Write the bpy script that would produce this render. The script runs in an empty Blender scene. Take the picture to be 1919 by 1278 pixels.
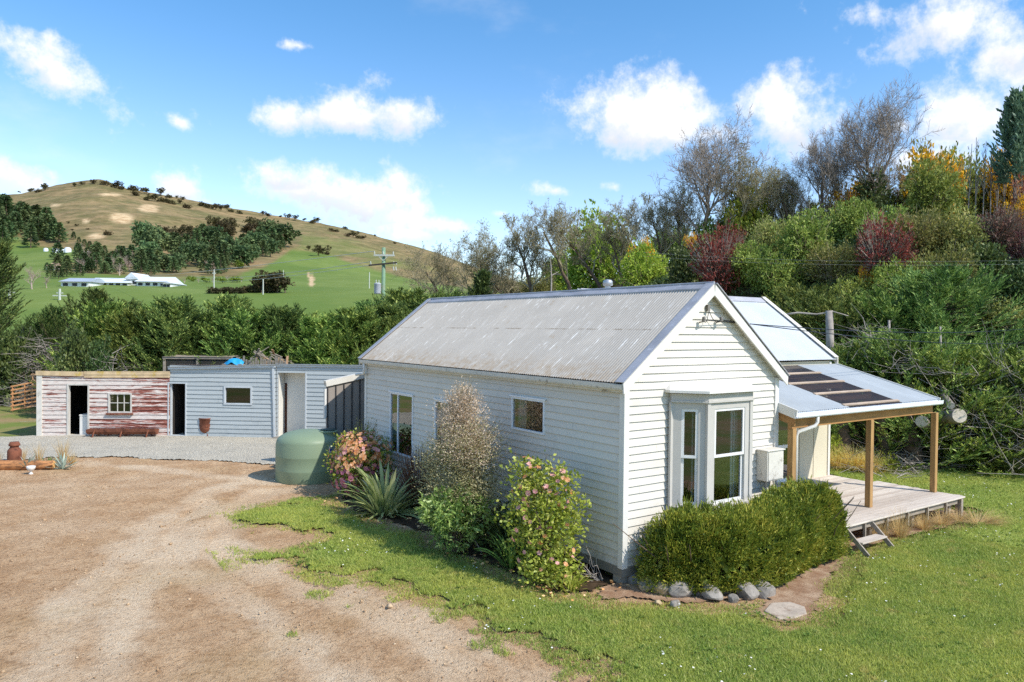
import bpy, bmesh, math, random
import numpy as np
from mathutils import Vector, Matrix

# ------------------------------------------------------------------ camera model (measured from the photograph)
W0, H0 = 1919.0, 1278.0
FPX = 1400.0
PITCH, ROLL, YAW = 0.0151194, 0.0108613, 0.9601821
CAM = np.array([-9.7789, -10.2639, 4.8112])
FW = np.array([math.cos(YAW)*math.cos(PITCH), math.sin(YAW)*math.cos(PITCH), -math.sin(PITCH)])
RT0 = np.array([math.sin(YAW), -math.cos(YAW), 0.0])
UP0 = np.cross(RT0, FW)
RT = RT0*math.cos(ROLL)+UP0*math.sin(ROLL)
UP = UP0*math.cos(ROLL)-RT0*math.sin(ROLL)
FH = np.array([math.cos(YAW), math.sin(YAW), 0.0])

def ray(u, v): return FW+RT*(u-959.5)/FPX-UP*(v-639.0)/FPX
def G(u, v, z=0.0):
    d = ray(u, v); return CAM+d*((z-CAM[2])/d[2])
def PX(u, v, x):
    d = ray(u, v); return CAM+d*((x-CAM[0])/d[0])
def PY(u, v, y):
    d = ray(u, v); return CAM+d*((y-CAM[1])/d[1])
def DD(u, v, dep): return CAM+ray(u, v)*dep
def PL(u, v, P0, n):
    d = ray(u, v); return CAM+d*(np.dot(np.array(P0)-CAM, n)/np.dot(d, n))
def depth_of(p): return float(np.dot(np.array(p)-CAM, FW))
def col_x(u, x, z=0.0):
    """ground point in the vertical plane x that stands in the direction u"""
    lo, hi = 560.0, 2600.0
    for _ in range(50):
        m = .5*(lo+hi)
        if PX(u, m, x)[2] > z: lo = m
        else: hi = m
    return PX(u, lo, x)
def lat(a, d): return np.array([CAM[0], CAM[1], 0])+FH*d+RT0*a

SC = bpy.context.scene
COL = SC.collection
OFF = {}

# ------------------------------------------------------------------ object helpers
def tag(o, label=None, cat=None, group=None, kind=None):
    if label: o['label'] = label
    if cat: o['category'] = cat
    if group: o['group'] = group
    if kind: o['kind'] = kind
    return o
def thing(name, label, cat, loc=(0, 0, 0), group=None, rotz=0.0):
    o = bpy.data.objects.new(name, None); COL.objects.link(o)
    o.empty_display_size = .2
    o.location = Vector([float(c) for c in loc]); o.rotation_euler = (0, 0, rotz)
    OFF[o.name] = np.array([float(c) for c in loc])
    return tag(o, label, cat, group)
def link(name, me, parent=None, mat=None):
    o = bpy.data.objects.new(name, me); COL.objects.link(o)
    if parent is not None:
        o.parent = parent; OFF[o.name] = OFF.get(parent.name, np.zeros(3))
    else: OFF[o.name] = np.zeros(3)
    if mat is not None:
        if not me.materials: me.materials.append(mat)
    return o
def raw_mesh(name, V, F, mat=None, smooth=False, uv=None, attr=None):
    """V (n,3), F (m,k) integer array or a list of such arrays"""
    V = np.asarray(V, dtype=np.float32)
    Fs = F if isinstance(F, list) else [F]
    Fs = [np.asarray(f, dtype=np.int32) for f in Fs if len(f)]
    me = bpy.data.meshes.new(name)
    nl = sum(f.size for f in Fs); nf = sum(len(f) for f in Fs)
    me.vertices.add(len(V)); me.vertices.foreach_set('co', V.ravel())
    me.loops.add(nl); me.loops.foreach_set('vertex_index', np.concatenate([f.ravel() for f in Fs]))
    me.polygons.add(nf)
    tot = np.concatenate([np.full(len(f), f.shape[1], np.int32) for f in Fs])
    st = np.concatenate([[0], np.cumsum(tot)[:-1]]).astype(np.int32)
    me.polygons.foreach_set('loop_start', st); me.polygons.foreach_set('loop_total', tot)
    if smooth: me.polygons.foreach_set('use_smooth', np.ones(nf, dtype=bool))
    if mat is not None: me.materials.append(mat)
    if uv is not None:
        l = me.uv_layers.new(name='UVMap'); l.data.foreach_set('uv', np.asarray(uv, np.float32).ravel())
    if attr:
        for k, a in attr.items():
            at = me.attributes.new(k, 'FLOAT', 'POINT'); at.data.foreach_set('value', np.asarray(a, np.float32))
    me.update(calc_edges=True)
    return me
def obj(name, V, F, mat, parent=None, **kw):
    off = OFF.get(parent.name, np.zeros(3)) if parent is not None else 0
    me = raw_mesh(name, np.asarray(V, float)-off, F, mat, **kw)
    return link(name, me, parent)
def copy_tree(o, parent=None):
    c = o.copy(); COL.objects.link(c)
    c.parent = parent
    OFF[c.name] = OFF.get(o.name, np.zeros(3))
    for ch in o.children: copy_tree(ch, c)
    return c

class MB:
    """collects shapes in a local frame (M) and links them as one mesh object"""
    def __init__(s, M=None): s.v = []; s.f = []; s.M = M; s.uv = None
    def add(s, vs, fs):
        b = len(s.v); s.v += [tuple(map(float, p)) for p in vs]; s.f += [tuple(b+i for i in f) for f in fs]; return s
    def box(s, x0, x1, y0, y1, z0, z1):
        return s.add([(x0,y0,z0),(x1,y0,z0),(x1,y1,z0),(x0,y1,z0),(x0,y0,z1),(x1,y0,z1),(x1,y1,z1),(x0,y1,z1)],
              [(0,3,2,1),(4,5,6,7),(0,1,5,4),(1,2,6,5),(2,3,7,6),(3,0,4,7)])
    def beam(s, p0, p1, w, h, up=(0, 0, 1)):
        p0 = np.array(p0, float); p1 = np.array(p1, float); d = p1-p0; d /= np.linalg.norm(d)
        r = np.cross(d, up); n = np.linalg.norm(r)
        if n < 1e-6: r = np.array([1., 0, 0])
        else: r /= n
        t = np.cross(r, d); a = r*w/2; b = t*h/2
        return s.add([p0-a-b,p0+a-b,p0+a+b,p0-a+b,p1-a-b,p1+a-b,p1+a+b,p1-a+b],
              [(0,1,2,3),(7,6,5,4),(0,4,5,1),(1,5,6,2),(2,6,7,3),(3,7,4,0)])
    def prism(s, poly, y0, y1):
        """poly of (x,z) extruded in y"""
        n = len(poly)
        vs = [(x, y0, z) for x, z in poly]+[(x, y1, z) for x, z in poly]
        return s.add(vs, [tuple(range(n)), tuple(range(2*n-1, n-1, -1))]+[(i, n+i, n+(i+1) % n, (i+1) % n) for i in range(n)])
    def vprism(s, poly, z0, z1):
        n = len(poly)
        vs = [(x, y, z0) for x, y in poly]+[(x, y, z1) for x, y in poly]
        return s.add(vs, [tuple(range(n-1, -1, -1)), tuple(range(n, 2*n))]+[(i, (i+1) % n, n+(i+1) % n, n+i) for i in range(n)])
    def tube(s, pts, rad, n=8, cap=True):
        pts = [np.array(p, float) for p in pts]
        if not hasattr(rad, '__len__'): rad = [rad]*len(pts)
        b = len(s.v); t0 = None
        for i, p in enumerate(pts):
            d = (pts[min(i+1, len(pts)-1)]-pts[max(i-1, 0)]); d /= max(np.linalg.norm(d), 1e-9)
            if t0 is None:
                t0 = np.cross(d, (0, 0, 1.) if abs(d[2]) < .9 else (1., 0, 0))
            t0 = t0-d*np.dot(t0, d); t0 /= np.linalg.norm(t0); q = np.cross(d, t0)
            for k in range(n):
                a = 2*math.pi*k/n
                s.v.append(tuple(p+(t0*math.cos(a)+q*math.sin(a))*rad[i]))
        for i in range(len(pts)-1):
            for k in range(n):
                s.f.append((b+i*n+k, b+i*n+(k+1) % n, b+(i+1)*n+(k+1) % n, b+(i+1)*n+k))
        if cap:
            s.f.append(tuple(b+k for k in range(n-1, -1, -1))); e = b+(len(pts)-1)*n
            s.f.append(tuple(e+k for k in range(n)))
        return s
    def lathe(s, prof, c=(0, 0, 0), n=24):
        b = len(s.v)
        for r, z in prof:
            for k in range(n):
                a = 2*math.pi*k/n; s.v.append((c[0]+r*math.cos(a), c[1]+r*math.sin(a), c[2]+z))
        for i in range(len(prof)-1):
            for k in range(n):
                s.f.append((b+i*n+k, b+i*n+(k+1) % n, b+(i+1)*n+(k+1) % n, b+(i+1)*n+k))
        return s
    def build(s, name, mat, parent=None, smooth=False, bevel=0.0):
        V = np.array(s.v, float)
        if s.M is not None:
            V = V@np.array(s.M)[:3, :3].T+np.array(s.M)[:3, 3]
        off = OFF.get(parent.name, np.zeros(3)) if parent is not None else np.zeros(3)
        me = bpy.data.meshes.new(name)
        me.from_pydata([tuple(p) for p in (V-off)], [], s.f)
        if smooth: me.polygons.foreach_set('use_smooth', np.ones(len(me.polygons), dtype=bool))
        me.materials.append(mat); me.update()
        o = link(name, me, parent)
        if bevel > 0:
            m = o.modifiers.new('b', 'BEVEL'); m.width = bevel; m.segments = 2; m.limit_method = 'ANGLE'
        return o

# ------------------------------------------------------------------ value noise for shapes and masks
def _h(ix, iy, s):
    n = (ix.astype(np.int64)*374761393+iy.astype(np.int64)*668265263+s*974634777) & 0x7fffffff
    n = ((n ^ (n >> 13))*1274126177) & 0x7fffffff
    return ((n ^ (n >> 16)) & 0xffff)/65535.0
def vnoise(x, y, s=0):
    x = np.asarray(x, float); y = np.asarray(y, float)
    ix = np.floor(x); iy = np.floor(y); fx = x-ix; fy = y-iy
    fx = fx*fx*(3-2*fx); fy = fy*fy*(3-2*fy)
    a = _h(ix, iy, s); b = _h(ix+1, iy, s); c = _h(ix, iy+1, s); d = _h(ix+1, iy+1, s)
    return (a*(1-fx)+b*fx)*(1-fy)+(c*(1-fx)+d*fx)*fy
def fbm(x, y, o=4, s=0):
    r = 0; a = .5
    for i in range(o):
        r = r+a*vnoise(x*2**i, y*2**i, s+i*17); a *= .5
    return r/(1-.5**o)
def sd_poly(px, py, poly):
    """signed distance, positive inside"""
    poly = np.array(poly, float)[:, :2]; n = len(poly)
    d = np.full(px.shape, 1e9); ins = np.zeros(px.shape, bool)
    for i in range(n):
        a = poly[i]; b = poly[(i+1) % n]; e = b-a
        wx = px-a[0]; wy = py-a[1]
        t = np.clip((wx*e[0]+wy*e[1])/(e@e+1e-12), 0, 1)
        d = np.minimum(d, np.hypot(wx-e[0]*t, wy-e[1]*t))
        c = ((a[1] > py) != (b[1] > py))
        with np.errstate(divide='ignore', invalid='ignore'):
            xi = (b[0]-a[0])*(py-a[1])/(b[1]-a[1])+a[0]
        ins ^= c & (px < xi)
    return np.where(ins, d, -d)
def sstep(a, b, x):
    t = np.clip((x-a)/(b-a), 0, 1); return t*t*(3-2*t)

# ------------------------------------------------------------------ materials
def srgb(r, g, b):
    f = lambda c: (c/12.92 if c <= .04045 else ((c+.055)/1.055)**2.4)
    return (f(r/255), f(g/255), f(b/255), 1)
class NT:
    def __init__(s, name):
        s.m = bpy.data.materials.new(name); s.m.use_nodes = True
        s.t = s.m.node_tree; s.t.nodes.clear()
        s.out = s.t.nodes.new('ShaderNodeOutputMaterial')
    def n(s, typ, **kw):
        nd = s.t.nodes.new('ShaderNode'+typ)
        for k, v in kw.items():
            if k.startswith('i_'):
                nd.inputs[k[2:].replace('_', ' ')].default_value = v
            else: setattr(nd, k, v)
        return nd
    def l(s, a, b): s.t.links.new(a, b)
    def noise(s, scale, detail=4, rough=.6, vec=None, dist=0.0):
        nd = s.n('TexNoise'); nd.inputs['Scale'].default_value = scale; nd.inputs['Detail'].default_value = detail
        nd.inputs['Roughness'].default_value = rough; nd.inputs['Distortion'].default_value = dist
        if vec is not None: s.l(vec, nd.inputs['Vector'])
        return nd.outputs['Fac']
    def ramp(s, fac, stops):
        r = s.n('ValToRGB'); e = r.color_ramp.elements
        while len(e) < len(stops): e.new(.5)
        for q, (p, c) in zip(e, stops):
            q.position = p; q.color = c if len(c) == 4 else (*c, 1)
        s.l(fac, r.inputs['Fac']); return r.outputs['Color']
    def rampf(s, fac, a, b):
        m = s.n('MapRange'); m.interpolation_type = 'SMOOTHSTEP'
        m.inputs['From Min'].default_value = a; m.inputs['From Max'].default_value = b
        s.l(fac, m.inputs['Value']); return m.outputs['Result']
    def mix(s, fac, a, b, mode='MIX'):
        m = s.n('Mix'); m.data_type = 'RGBA'; m.blend_type = mode
        for sk, v in ((m.inputs[0], fac), (m.inputs[6], a), (m.inputs[7], b)):
            if isinstance(v, (tuple, list)): sk.default_value = v if len(v) == 4 else (*v, 1)
            elif isinstance(v, (int, float)): sk.default_value = v
            else: s.l(v, sk)
        return m.outputs[2]
    def math(s, op, a, b=0.0, c=0.0):
        m = s.n('Math'); m.operation = op
        for sk, v in zip(m.inputs, (a, b, c)):
            if isinstance(v, (int, float)): sk.default_value = v
            else: s.l(v, sk)
        return m.outputs[0]
    def coord(s, kind='Object'):
        return s.n('TexCoord').outputs[kind]
    def geo(s, k): return s.n('NewGeometry').outputs[k]
    def mapv(s, vec, scale=(1, 1, 1), rot=(0, 0, 0)):
        m = s.n('Mapping'); m.inputs['Scale'].default_value = scale; m.inputs['Rotation'].default_value = rot
        s.l(vec, m.inputs['Vector']); return m.outputs[0]
    def attr(s, name):
        a = s.n('Attribute'); a.attribute_name = name; return a.outputs['Fac']
    def bump(s, h, strength=.3, dist=.02):
        b = s.n('Bump'); b.inputs['Strength'].default_value = strength; b.inputs['Distance'].default_value = dist
        s.l(h, b.inputs['Height']); return b.outputs['Normal']
    def principled(s, col, rough=.7, metal=0.0, normal=None, spec=.4):
        p = s.n('BsdfPrincipled')
        if isinstance(col, (tuple, list)): p.inputs['Base Color'].default_value = col if len(col) == 4 else (*col, 1)
        else: s.l(col, p.inputs['Base Color'])
        if isinstance(rough, (int, float)): p.inputs['Roughness'].default_value = rough
        else: s.l(rough, p.inputs['Roughness'])
        p.inputs['Metallic'].default_value = metal
        p.inputs['Specular IOR Level'].default_value = spec
        if normal is not None: s.l(normal, p.inputs['Normal'])
        return p
    def done(s, sh):
        s.l(sh, s.out.inputs['Surface']); return s.m

def mul(c, k): return (min(c[0]*k, 1), min(c[1]*k, 1), min(c[2]*k, 1), 1)
def simple(name, c, rough=.7, var=.15, scale=3.0, bump=0.0, bscale=40.0, metal=0.0, spec=.35, dirt=None, stretch=(1, 1, 1)):
    t = NT(name); p = t.geo('Position'); p = t.mapv(p, stretch)
    f = t.noise(scale, 5, .62, p)
    col = t.mix(t.rampf(f, .25, .75), mul(c, 1-var), mul(c, 1+var))
    if dirt:
        dc, th, sc_ = dirt
        col = t.mix(t.rampf(t.noise(sc_, 6, .7, p), th, th+.18), col, dc)
    nm = t.bump(t.noise(bscale, 4, .6, p), bump, .01) if bump else None
    return t.done(t.principled(col, rough, metal, nm, spec).outputs[0])
def lk(c, k=1.0): return (min(c[0]*(1+.62*k), .9), min(c[1]*(1+.50*k), .9), min(c[2]*(1+.18*k), .9), 1)
def leafmat(name, stops, trans=.3, rough=.55, nscale=.6, spec=.25, lift=1.0, vary=0.0):
    """foliage: the tone of every leaf is its own, drifting slowly over the crown"""
    t = NT(name)
    r = t.geo('Random Per Island')
    f = t.noise(nscale, 3, .6, t.geo('Position'))
    k = t.math('ADD', t.math('MULTIPLY', r, .62), t.math('MULTIPLY_ADD', f, 1.1, -.36))
    n = len(stops)
    col = t.ramp(k, [(i/(n-1)*.9+.05, lk(c, lift)) for i, c in enumerate(stops)])
    if vary:
        oi = t.n('ObjectInfo'); h_ = t.n('HueSaturation'); rv = oi.outputs['Random']
        t.l(t.math('MULTIPLY_ADD', rv, 2*vary, 1-vary*.85), h_.inputs['Value']); t.l(t.math('MULTIPLY_ADD', t.math('FRACT', t.math('MULTIPLY', rv, 7.3)), .05, .472), h_.inputs['Hue']); h_.inputs['Saturation'].default_value = .96
        t.l(col, h_.inputs['Color']); col = h_.outputs['Color']
    p = t.principled(col, rough, 0, None, spec)
    tr = t.n('BsdfTranslucent'); t.l(col, tr.inputs['Color'])
    m = t.n('MixShader'); m.inputs[0].default_value = trans
    t.l(p.outputs[0], m.inputs[1]); t.l(tr.outputs[0], m.inputs[2])
    return t.done(m.outputs[0])
def c3(r, g, b): return srgb(r, g, b)
EXPOSURE = 0.82
SUNE = 2.95
SKYK = .15
SKYSAT = 1.06
SKYTINT = (.80, .95, 1.0, 1)
# ------------------------------------------------------------------ camera, sky, sun
cam = bpy.data.cameras.new('camera'); co = bpy.data.objects.new('camera', cam); COL.objects.link(co)
cam.sensor_width = 36.0; cam.lens = FPX/W0*36.0; cam.clip_end = 6000; cam.clip_start = .1
co.matrix_world = Matrix(((RT[0], UP[0], -FW[0], CAM[0]), (RT[1], UP[1], -FW[1], CAM[1]), (RT[2], UP[2], -FW[2], CAM[2]), (0, 0, 0, 1)))
SC.camera = co
SC.cycles.use_denoising = False
SUN_EL = math.radians(44.5); SUN_H = np.array([.43, -.903, 0])     # towards the sun, level
SUND = np.array([SUN_H[0]*math.cos(SUN_EL), SUN_H[1]*math.cos(SUN_EL), math.sin(SUN_EL)])
sl = bpy.data.lights.new('sun', 'SUN'); sl.energy = SUNE; sl.angle = math.radians(.53); sl.color = (1, .955, .88)
so = bpy.data.objects.new('sun', sl); COL.objects.link(so)
so.rotation_euler = Vector(SUND).to_track_quat('Z', 'Y').to_euler(); so.location = (20, -40, 40)
SC.view_settings.view_transform = 'Standard'; SC.view_settings.look = 'None'; SC.view_settings.exposure = EXPOSURE
SC.view_settings.gamma = 1; SC.view_settings.use_curve_mapping = False

w = bpy.data.worlds.new('World'); SC.world = w; w.use_nodes = True
w.cycles.sampling_method = 'MANUAL'; w.cycles.sample_map_resolution = 256
wt = NT.__new__(NT); wt.t = w.node_tree; wt.t.nodes.clear()
wout = wt.n('OutputWorld')
sky = wt.n('TexSky'); sky.sky_type = 'NISHITA'; sky.sun_disc = False
sky.sun_elevation = SUN_EL; sky.sun_rotation = math.atan2(SUN_H[0], SUN_H[1]); sky.altitude = 100
sky.air_density = 1.0; sky.dust_density = .25; sky.ozone_density = 1.6
gen = wt.coord('Generated')
CLOUDS = [  # u, v, half width, half height, coverage, tilt  (as seen in the photograph)
    (600, 218, 175, 46, .95, -.1), (720, 150, 55, 46, .62, .5), (745, 215, 80, 40, .9, 0), (590, 355, 170, 52, 1.0, .1),
    (500, 318, 85, 26, .55, .0), (75, 125, 150, 66, .95, .42), (20, 330, 75, 44, 1.0, .3), (355, 362, 50, 28, 1.0, .3), (425, 215, 40, 22, .6, .6),
    (330, 228, 60, 26, .5, .3), (560, 85, 60, 18, .5, 0), (1225, 225, 135, 60, 1.0, .12), (1470, 215, 100, 75, 1.0, .1), (1340, 250, 120, 40, .7, 0),
    (1790, 215, 85, 75, .85, .3), (1640, 25, 95, 50, .8, .2), (1780, 45, 160, 75, .9, .28), (1890, 105, 80, 75, .9, .3), (1740, 300, 80, 26, .9, .1),
    (850, 425, 90, 22, .7, .1), (1040, 358, 70, 18, .85, .1), (1150, 350, 40, 16, .6, 0), (930, 400, 50, 18, .55, 0), (780, 440, 60, 16, .5, 0),
    (1690, 235, 60, 30, .45, 0), (-120, 300, 120, 60, .8, .2), (2080, 180, 120, 60, .8, .1), (-250, 110, 150, 60, .7, .2)]
nvec = wt.n('TexNoise'); nvec.inputs['Scale'].default_value = 5.5; nvec.inputs['Detail'].default_value = 8; nvec.inputs['Roughness'].default_value = .58
wt.l(gen, nvec.inputs['Vector'])
nbig = wt.noise(14, 7, .62, gen); nfine = nvec.outputs['Fac']
nhi = wt.noise(42, 5, .65, gen)
nn = wt.math('ADD', wt.math('ADD', wt.math('MULTIPLY', nbig, .6), wt.math('MULTIPLY', nfine, .6)), wt.math('MULTIPLY', nhi, .30))
nn = wt.math('SUBTRACT', nn, .75)
def dotc(vec, k):
    d = wt.n('VectorMath'); d.operation = 'DOT_PRODUCT'; wt.l(vec, d.inputs[0]); d.inputs[1].default_value = tuple(float(c) for c in k)
    return d.outputs['Value']
total = None; accy = None; accw = None
for (u, v, a, b, cov, tilt) in CLOUDS:
    d = ray(u, v); L_ = np.linalg.norm(d); d = d/L_
    r_ = np.cross(d, (0, 0, 1.)); r_ /= np.linalg.norm(r_); u_ = np.cross(r_, d)
    ca, sa = math.cos(tilt), math.sin(tilt); k = FPX*L_
    ax = (r_*ca-u_*sa)*(k/a/1.0)/L_**0; bx = (u_*ca+r_*sa)*(k/b)
    X_ = dotc(gen, ax); Y_ = dotc(gen, bx)
    q = wt.math('ADD', wt.math('MULTIPLY', X_, X_), wt.math('MULTIPLY', Y_, Y_))
    front = wt.math('GREATER_THAN', dotc(gen, d), .3)
    s_ = wt.math('MULTIPLY_ADD', wt.math('SQRT', q), -.55, cov*.72)
    s_ = wt.math('MULTIPLY', wt.math('ADD', s_, 1.0), front)
    s_ = wt.math('SUBTRACT', s_, 1.0)
    wg = wt.math('MULTIPLY', wt.math('MAXIMUM', wt.math('MULTIPLY_ADD', q, -.45, 1.0), 0.0), front); wy_ = wt.math('MULTIPLY', wg, Y_)
    accy = wy_ if accy is None else wt.math('ADD', accy, wy_); accw = wg if accw is None else wt.math('ADD', accw, wg)
    total = s_ if total is None else wt.math('SMOOTH_MAX', total, s_, .12)
# a scatter of small fair-weather clouds over the rest of the sky dome
field = wt.math('ADD', total, wt.math('MULTIPLY', nn, 2.3))
cm = wt.rampf(field, .04, .60)
wisp = wt.math('MULTIPLY', wt.rampf(wt.noise(3.2, 7, .6, wt.mapv(gen, (1, 1, 2.2))), .56, .8), .22)
cm = wt.math('MAXIMUM', cm, wisp)
# shaded undersides: denser parts of a cloud are greyer
dens = wt.rampf(field, .3, 1.1)
under = wt.math('ADD', wt.math('DIVIDE', accy, wt.math('MAXIMUM', accw, .02)), wt.math('MULTIPLY', nn, 2.2))
ccol = wt.mix(wt.math('MULTIPLY', wt.rampf(field, .12, .6), wt.rampf(under, .25, -.75)), (4.3, 4.32, 4.4), (2.75, 2.95, 3.3))
gz_s = wt.n('SeparateXYZ'); wt.l(gen, gz_s.inputs[0]); zz = gz_s.outputs['Z']
tint_ = wt.mix(wt.rampf(zz, .10, .42), (.86, .85, .90), (.54, .76, .87)); tint_ = wt.mix(wt.rampf(zz, .5, .8), tint_, (.95, 1.0, 1.0))  # unseen upper dome kept brighter than the low sky, for fill light
grade = wt.mix(1.0, sky.outputs[0], tint_, 'MULTIPLY')
hs = wt.n('HueSaturation'); hs.inputs['Saturation'].default_value = SKYSAT; hs.inputs['Value'].default_value = 1.0
wt.l(grade, hs.inputs['Color'])
skc = wt.mix(cm, hs.outputs[0], ccol)
bg = wt.n('Background'); bg.inputs['Strength'].default_value = SKYK; wt.l(skc, bg.inputs['Color']); wt.l(bg.outputs[0], wout.inputs['Surface'])

# ------------------------------------------------------------------ the lie of the land
CREST = np.array([(-900, 400), (-300, 380), (-60, 366), (0, 362), (40, 362), (60, 358), (100, 350), (150, 344), (190, 343), (240, 352), (300, 366), (350, 378),
    (400, 388), (460, 398), (520, 408), (600, 420), (680, 437), (740, 453), (800, 468), (840, 482), (900, 505), (1000, 540), (1150, 575), (1400, 590), (2600, 598)], float)
BASEL = np.array([(-40, 62), (-16, 60), (-2.5, 54), (9.2, 39), (13, 32), (18, 27.5), (30, 23), (60, 18)], float)   # foot of the bank: lateral, depth
BANKH = np.array([(-16, .0), (-9, 2.0), (-2.5, 4.6), (3, 6.0), (9, 7.4), (14, 8.6), (20, 10.0), (26, 11.0), (60, 13)], float)
def terrain(x, y):
    x = np.asarray(x, float); y = np.asarray(y, float)
    dx = x-CAM[0]; dy = y-CAM[1]
    d = dx*FH[0]+dy*FH[1]; a = dx*RT0[0]+dy*RT0[1]
    dd = np.maximum(d, 1.0); u = 959.5+FPX*a/dd
    vc = np.interp(u, CREST[:, 0], CREST[:, 1])
    s = np.clip((d-150)/550, 0, 1)**.85
    v = 545+(vc-545)*s
    # spurs and hollows on the far slope
    v = v+((fbm(a/130+5, d/170, 3, 3)-.5)*54+(fbm(a/36+9, d/70, 3, 33)-.5)*15)*np.clip((d-170)/160, 0, 1)*np.clip((700-d)/180, 0, 1)
    z = CAM[2]+(616-v)/FPX*d
    z150 = CAM[2]+(616-545)/FPX*150
    t = np.clip((d-56)/(150-56), 0, 1); znear = z150*t*t*(3-2*t)*.75+z150*.25*t
    z = np.where(d < 150, znear, z)
    zc = CAM[2]+(616-vc)/FPX*700
    z = np.where(d > 700, zc-(d-700)*.22, z)
    z = np.where(d < 56, 0, z)
    # the bank on the right
    d0 = np.interp(a, BASEL[:, 0], BASEL[:, 1]); hm = np.interp(a, BANKH[:, 0], BANKH[:, 1])
    e = (d-d0)
    t = np.clip(e/np.maximum(hm*1.35, .5), 0, 1)
    b = hm*(t*.75+.25*t*t*(3-2*t))+np.clip(e-hm*1.35, 0, 60)*.06*(hm > .1)
    b = b*np.clip((260-d)/120, 0, 1)
    b = b+(fbm(x/3.2, y/3.2, 3, 9)-.5)*1.0*np.clip(e/3, 0, 1)*np.clip(hm/3, 0, 1)
    return np.maximum(z, b)
def T(x, y): return float(terrain(np.array([x]), np.array([y]))[0])
def hit(u, v, d0=20.0, d1=1400.0, n=1500):
    """where the sight line through (u, v) meets the land"""
    ds = np.geomspace(d0, d1, n); P = CAM[None, :]+ray(u, v)[None, :]*ds[:, None]
    g = P[:, 2]-terrain(P[:, 0], P[:, 1]); k = np.where(g < 0)[0]
    if len(k) == 0: return None
    return P[k[0]]

# ------------------------------------------------------------------ ground zones (world outlines taken on the ground plane)
def gpoly(pts): return np.array([G(u, v)[:2] for u, v in pts])
LAWN = gpoly([(1078, 1400), (1060, 1262), (1015, 1212), (935, 1222), (880, 1185), (800, 1160), (735, 1125), (690, 1110), (640, 1096), (570, 1085), (520, 1068), (455, 1060),
    (470, 1035), (540, 1030), (560, 1010), (520, 1000), (470, 1005), (420, 1000), (415, 985), (445, 960), (500, 945), (560, 935), (610, 928), (650, 925), (700, 905), (780, 880), (900, 860)])
LAWN = np.vstack([LAWN, [(3, 12), (5, 5), (8, 4.5), (12.5, 4.0), (15, 7)], gpoly([(1640, 868), (1919, 876), (2100, 884)]), [(40, -4), (40, -30), (0, -30)]])
PATCHES = [gpoly([(345, 1040), (375, 1035), (440, 1045), (455, 1065), (400, 1080), (350, 1075)]), gpoly([(0, 925), (40, 925), (95, 935), (60, 945), (0, 945)]),
    gpoly([(260, 1100), (300, 1098), (305, 1106), (265, 1110)]), gpoly([(580, 1105), (620, 1105), (620, 1125), (585, 1122)]), gpoly([(340, 1086), (420, 1086), (420, 1096), (340, 1096)])]
PATHP = gpoly([(1430, 1150), (1465, 1165), (1510, 1158), (1545, 1090), (1585, 1040), (1640, 1018), (1720, 1000), (1800, 975), (1800, 960), (1700, 960), (1560, 985), (1520, 1040), (1480, 1075), (1445, 1105), (1440, 1125)])
BED = gpoly([(1160, 1060), (1150, 1085), (1110, 1112), (1130, 1128), (1200, 1128), (1300, 1135), (1400, 1130), (1440, 1122), (1470, 1080), (1400, 1020), (1300, 990), (1200, 1000)])
GARDEN = gpoly([(1160, 1096), (1110, 1112), (1060, 1118), (990, 1092), (900, 1052), (850, 1040), (800, 1000), (740, 985), (680, 965), (640, 945), (640, 920), (700, 900), (760, 880), (850, 900), (1000, 1000), (1120, 1060)])
GRAVEL = gpoly([(-260, 880), (-100, 868), (60, 862), (130, 858), (200, 858), (300, 862), (400, 866), (520, 872), (560, 885), (700, 880), (760, 850), (560, 815), (520, 812), (318, 812), (70, 815), (-20, 822), (-160, 826), (-300, 830)])

def lawn_mask(x, y, loose=True):
    s = sd_poly(x, y, LAWN)
    n = (fbm(x*1.1, y*1.1, 4, 21)-.5)*1.7+(fbm(x*4, y*4, 3, 31)-.5)*.9
    m = s+n*np.clip(1.2-s*.35, .25, 1)
    for P in (PATCHES if loose else []):
        m = np.maximum(m, sd_poly(x, y, P)+(fbm(x*4, y*4, 3, 41)-.5)*.7-.06)
    if loose: m = np.maximum(m, (vnoise(x*1.7, y*1.7, 77)-.965)*9-.02+(fbm(x*6, y*6, 2, 78)-.5)*.12)   # stray tufts in the dirt
    for P, q in ((PATHP, .10), (BED, .12), (GARDEN, .2)):
        m = np.minimum(m, -sd_poly(x, y, P)+(fbm(x*3, y*3, 3, 51)-.5)*q*3)
    return m

# the land: one sheet to the horizon (polar grid, finest where the photograph looks)
ang = np.concatenate([np.arange(-50, 50.01, .14), np.arange(54, 310, 4.0)])
rad = np.concatenate([np.geomspace(.8, 12, 10), np.geomspace(13, 75, 120), np.geomspace(77, 760, 170), np.geomspace(800, 5000, 14)])
A_, R_ = np.meshgrid(np.radians(ang), rad)
th = YAW-A_
gx = CAM[0]+np.cos(th)*R_; gy = CAM[1]+np.sin(th)*R_
gz = terrain(gx, gy)
dep = (gx-CAM[0])*FH[0]+(gy-CAM[1])*FH[1]; la = (gx-CAM[0])*RT0[0]+(gy-CAM[1])*RT0[1]
uu = 959.5+FPX*la/np.maximum(dep, 1); vv = 616-(gz-CAM[2])/np.maximum(dep, 1)*FPX
gz = gz+np.where(dep > 120, (fbm(gx/9, gy/9, 3, 61)-.5)*1.6*np.clip((dep-120)/200, 0, 1), 0)-.06*(dep < 56)
nA = len(ang); nR = len(rad)
idx = np.arange(nA*nR).reshape(nR, nA)
a0 = idx[:-1, :]; a1 = np.roll(a0, -1, axis=1); b0 = idx[1:, :]; b1 = np.roll(b0, -1, axis=1)
QF = np.stack([a0, b0, b1, a1], -1).reshape(-1, 4)
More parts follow.
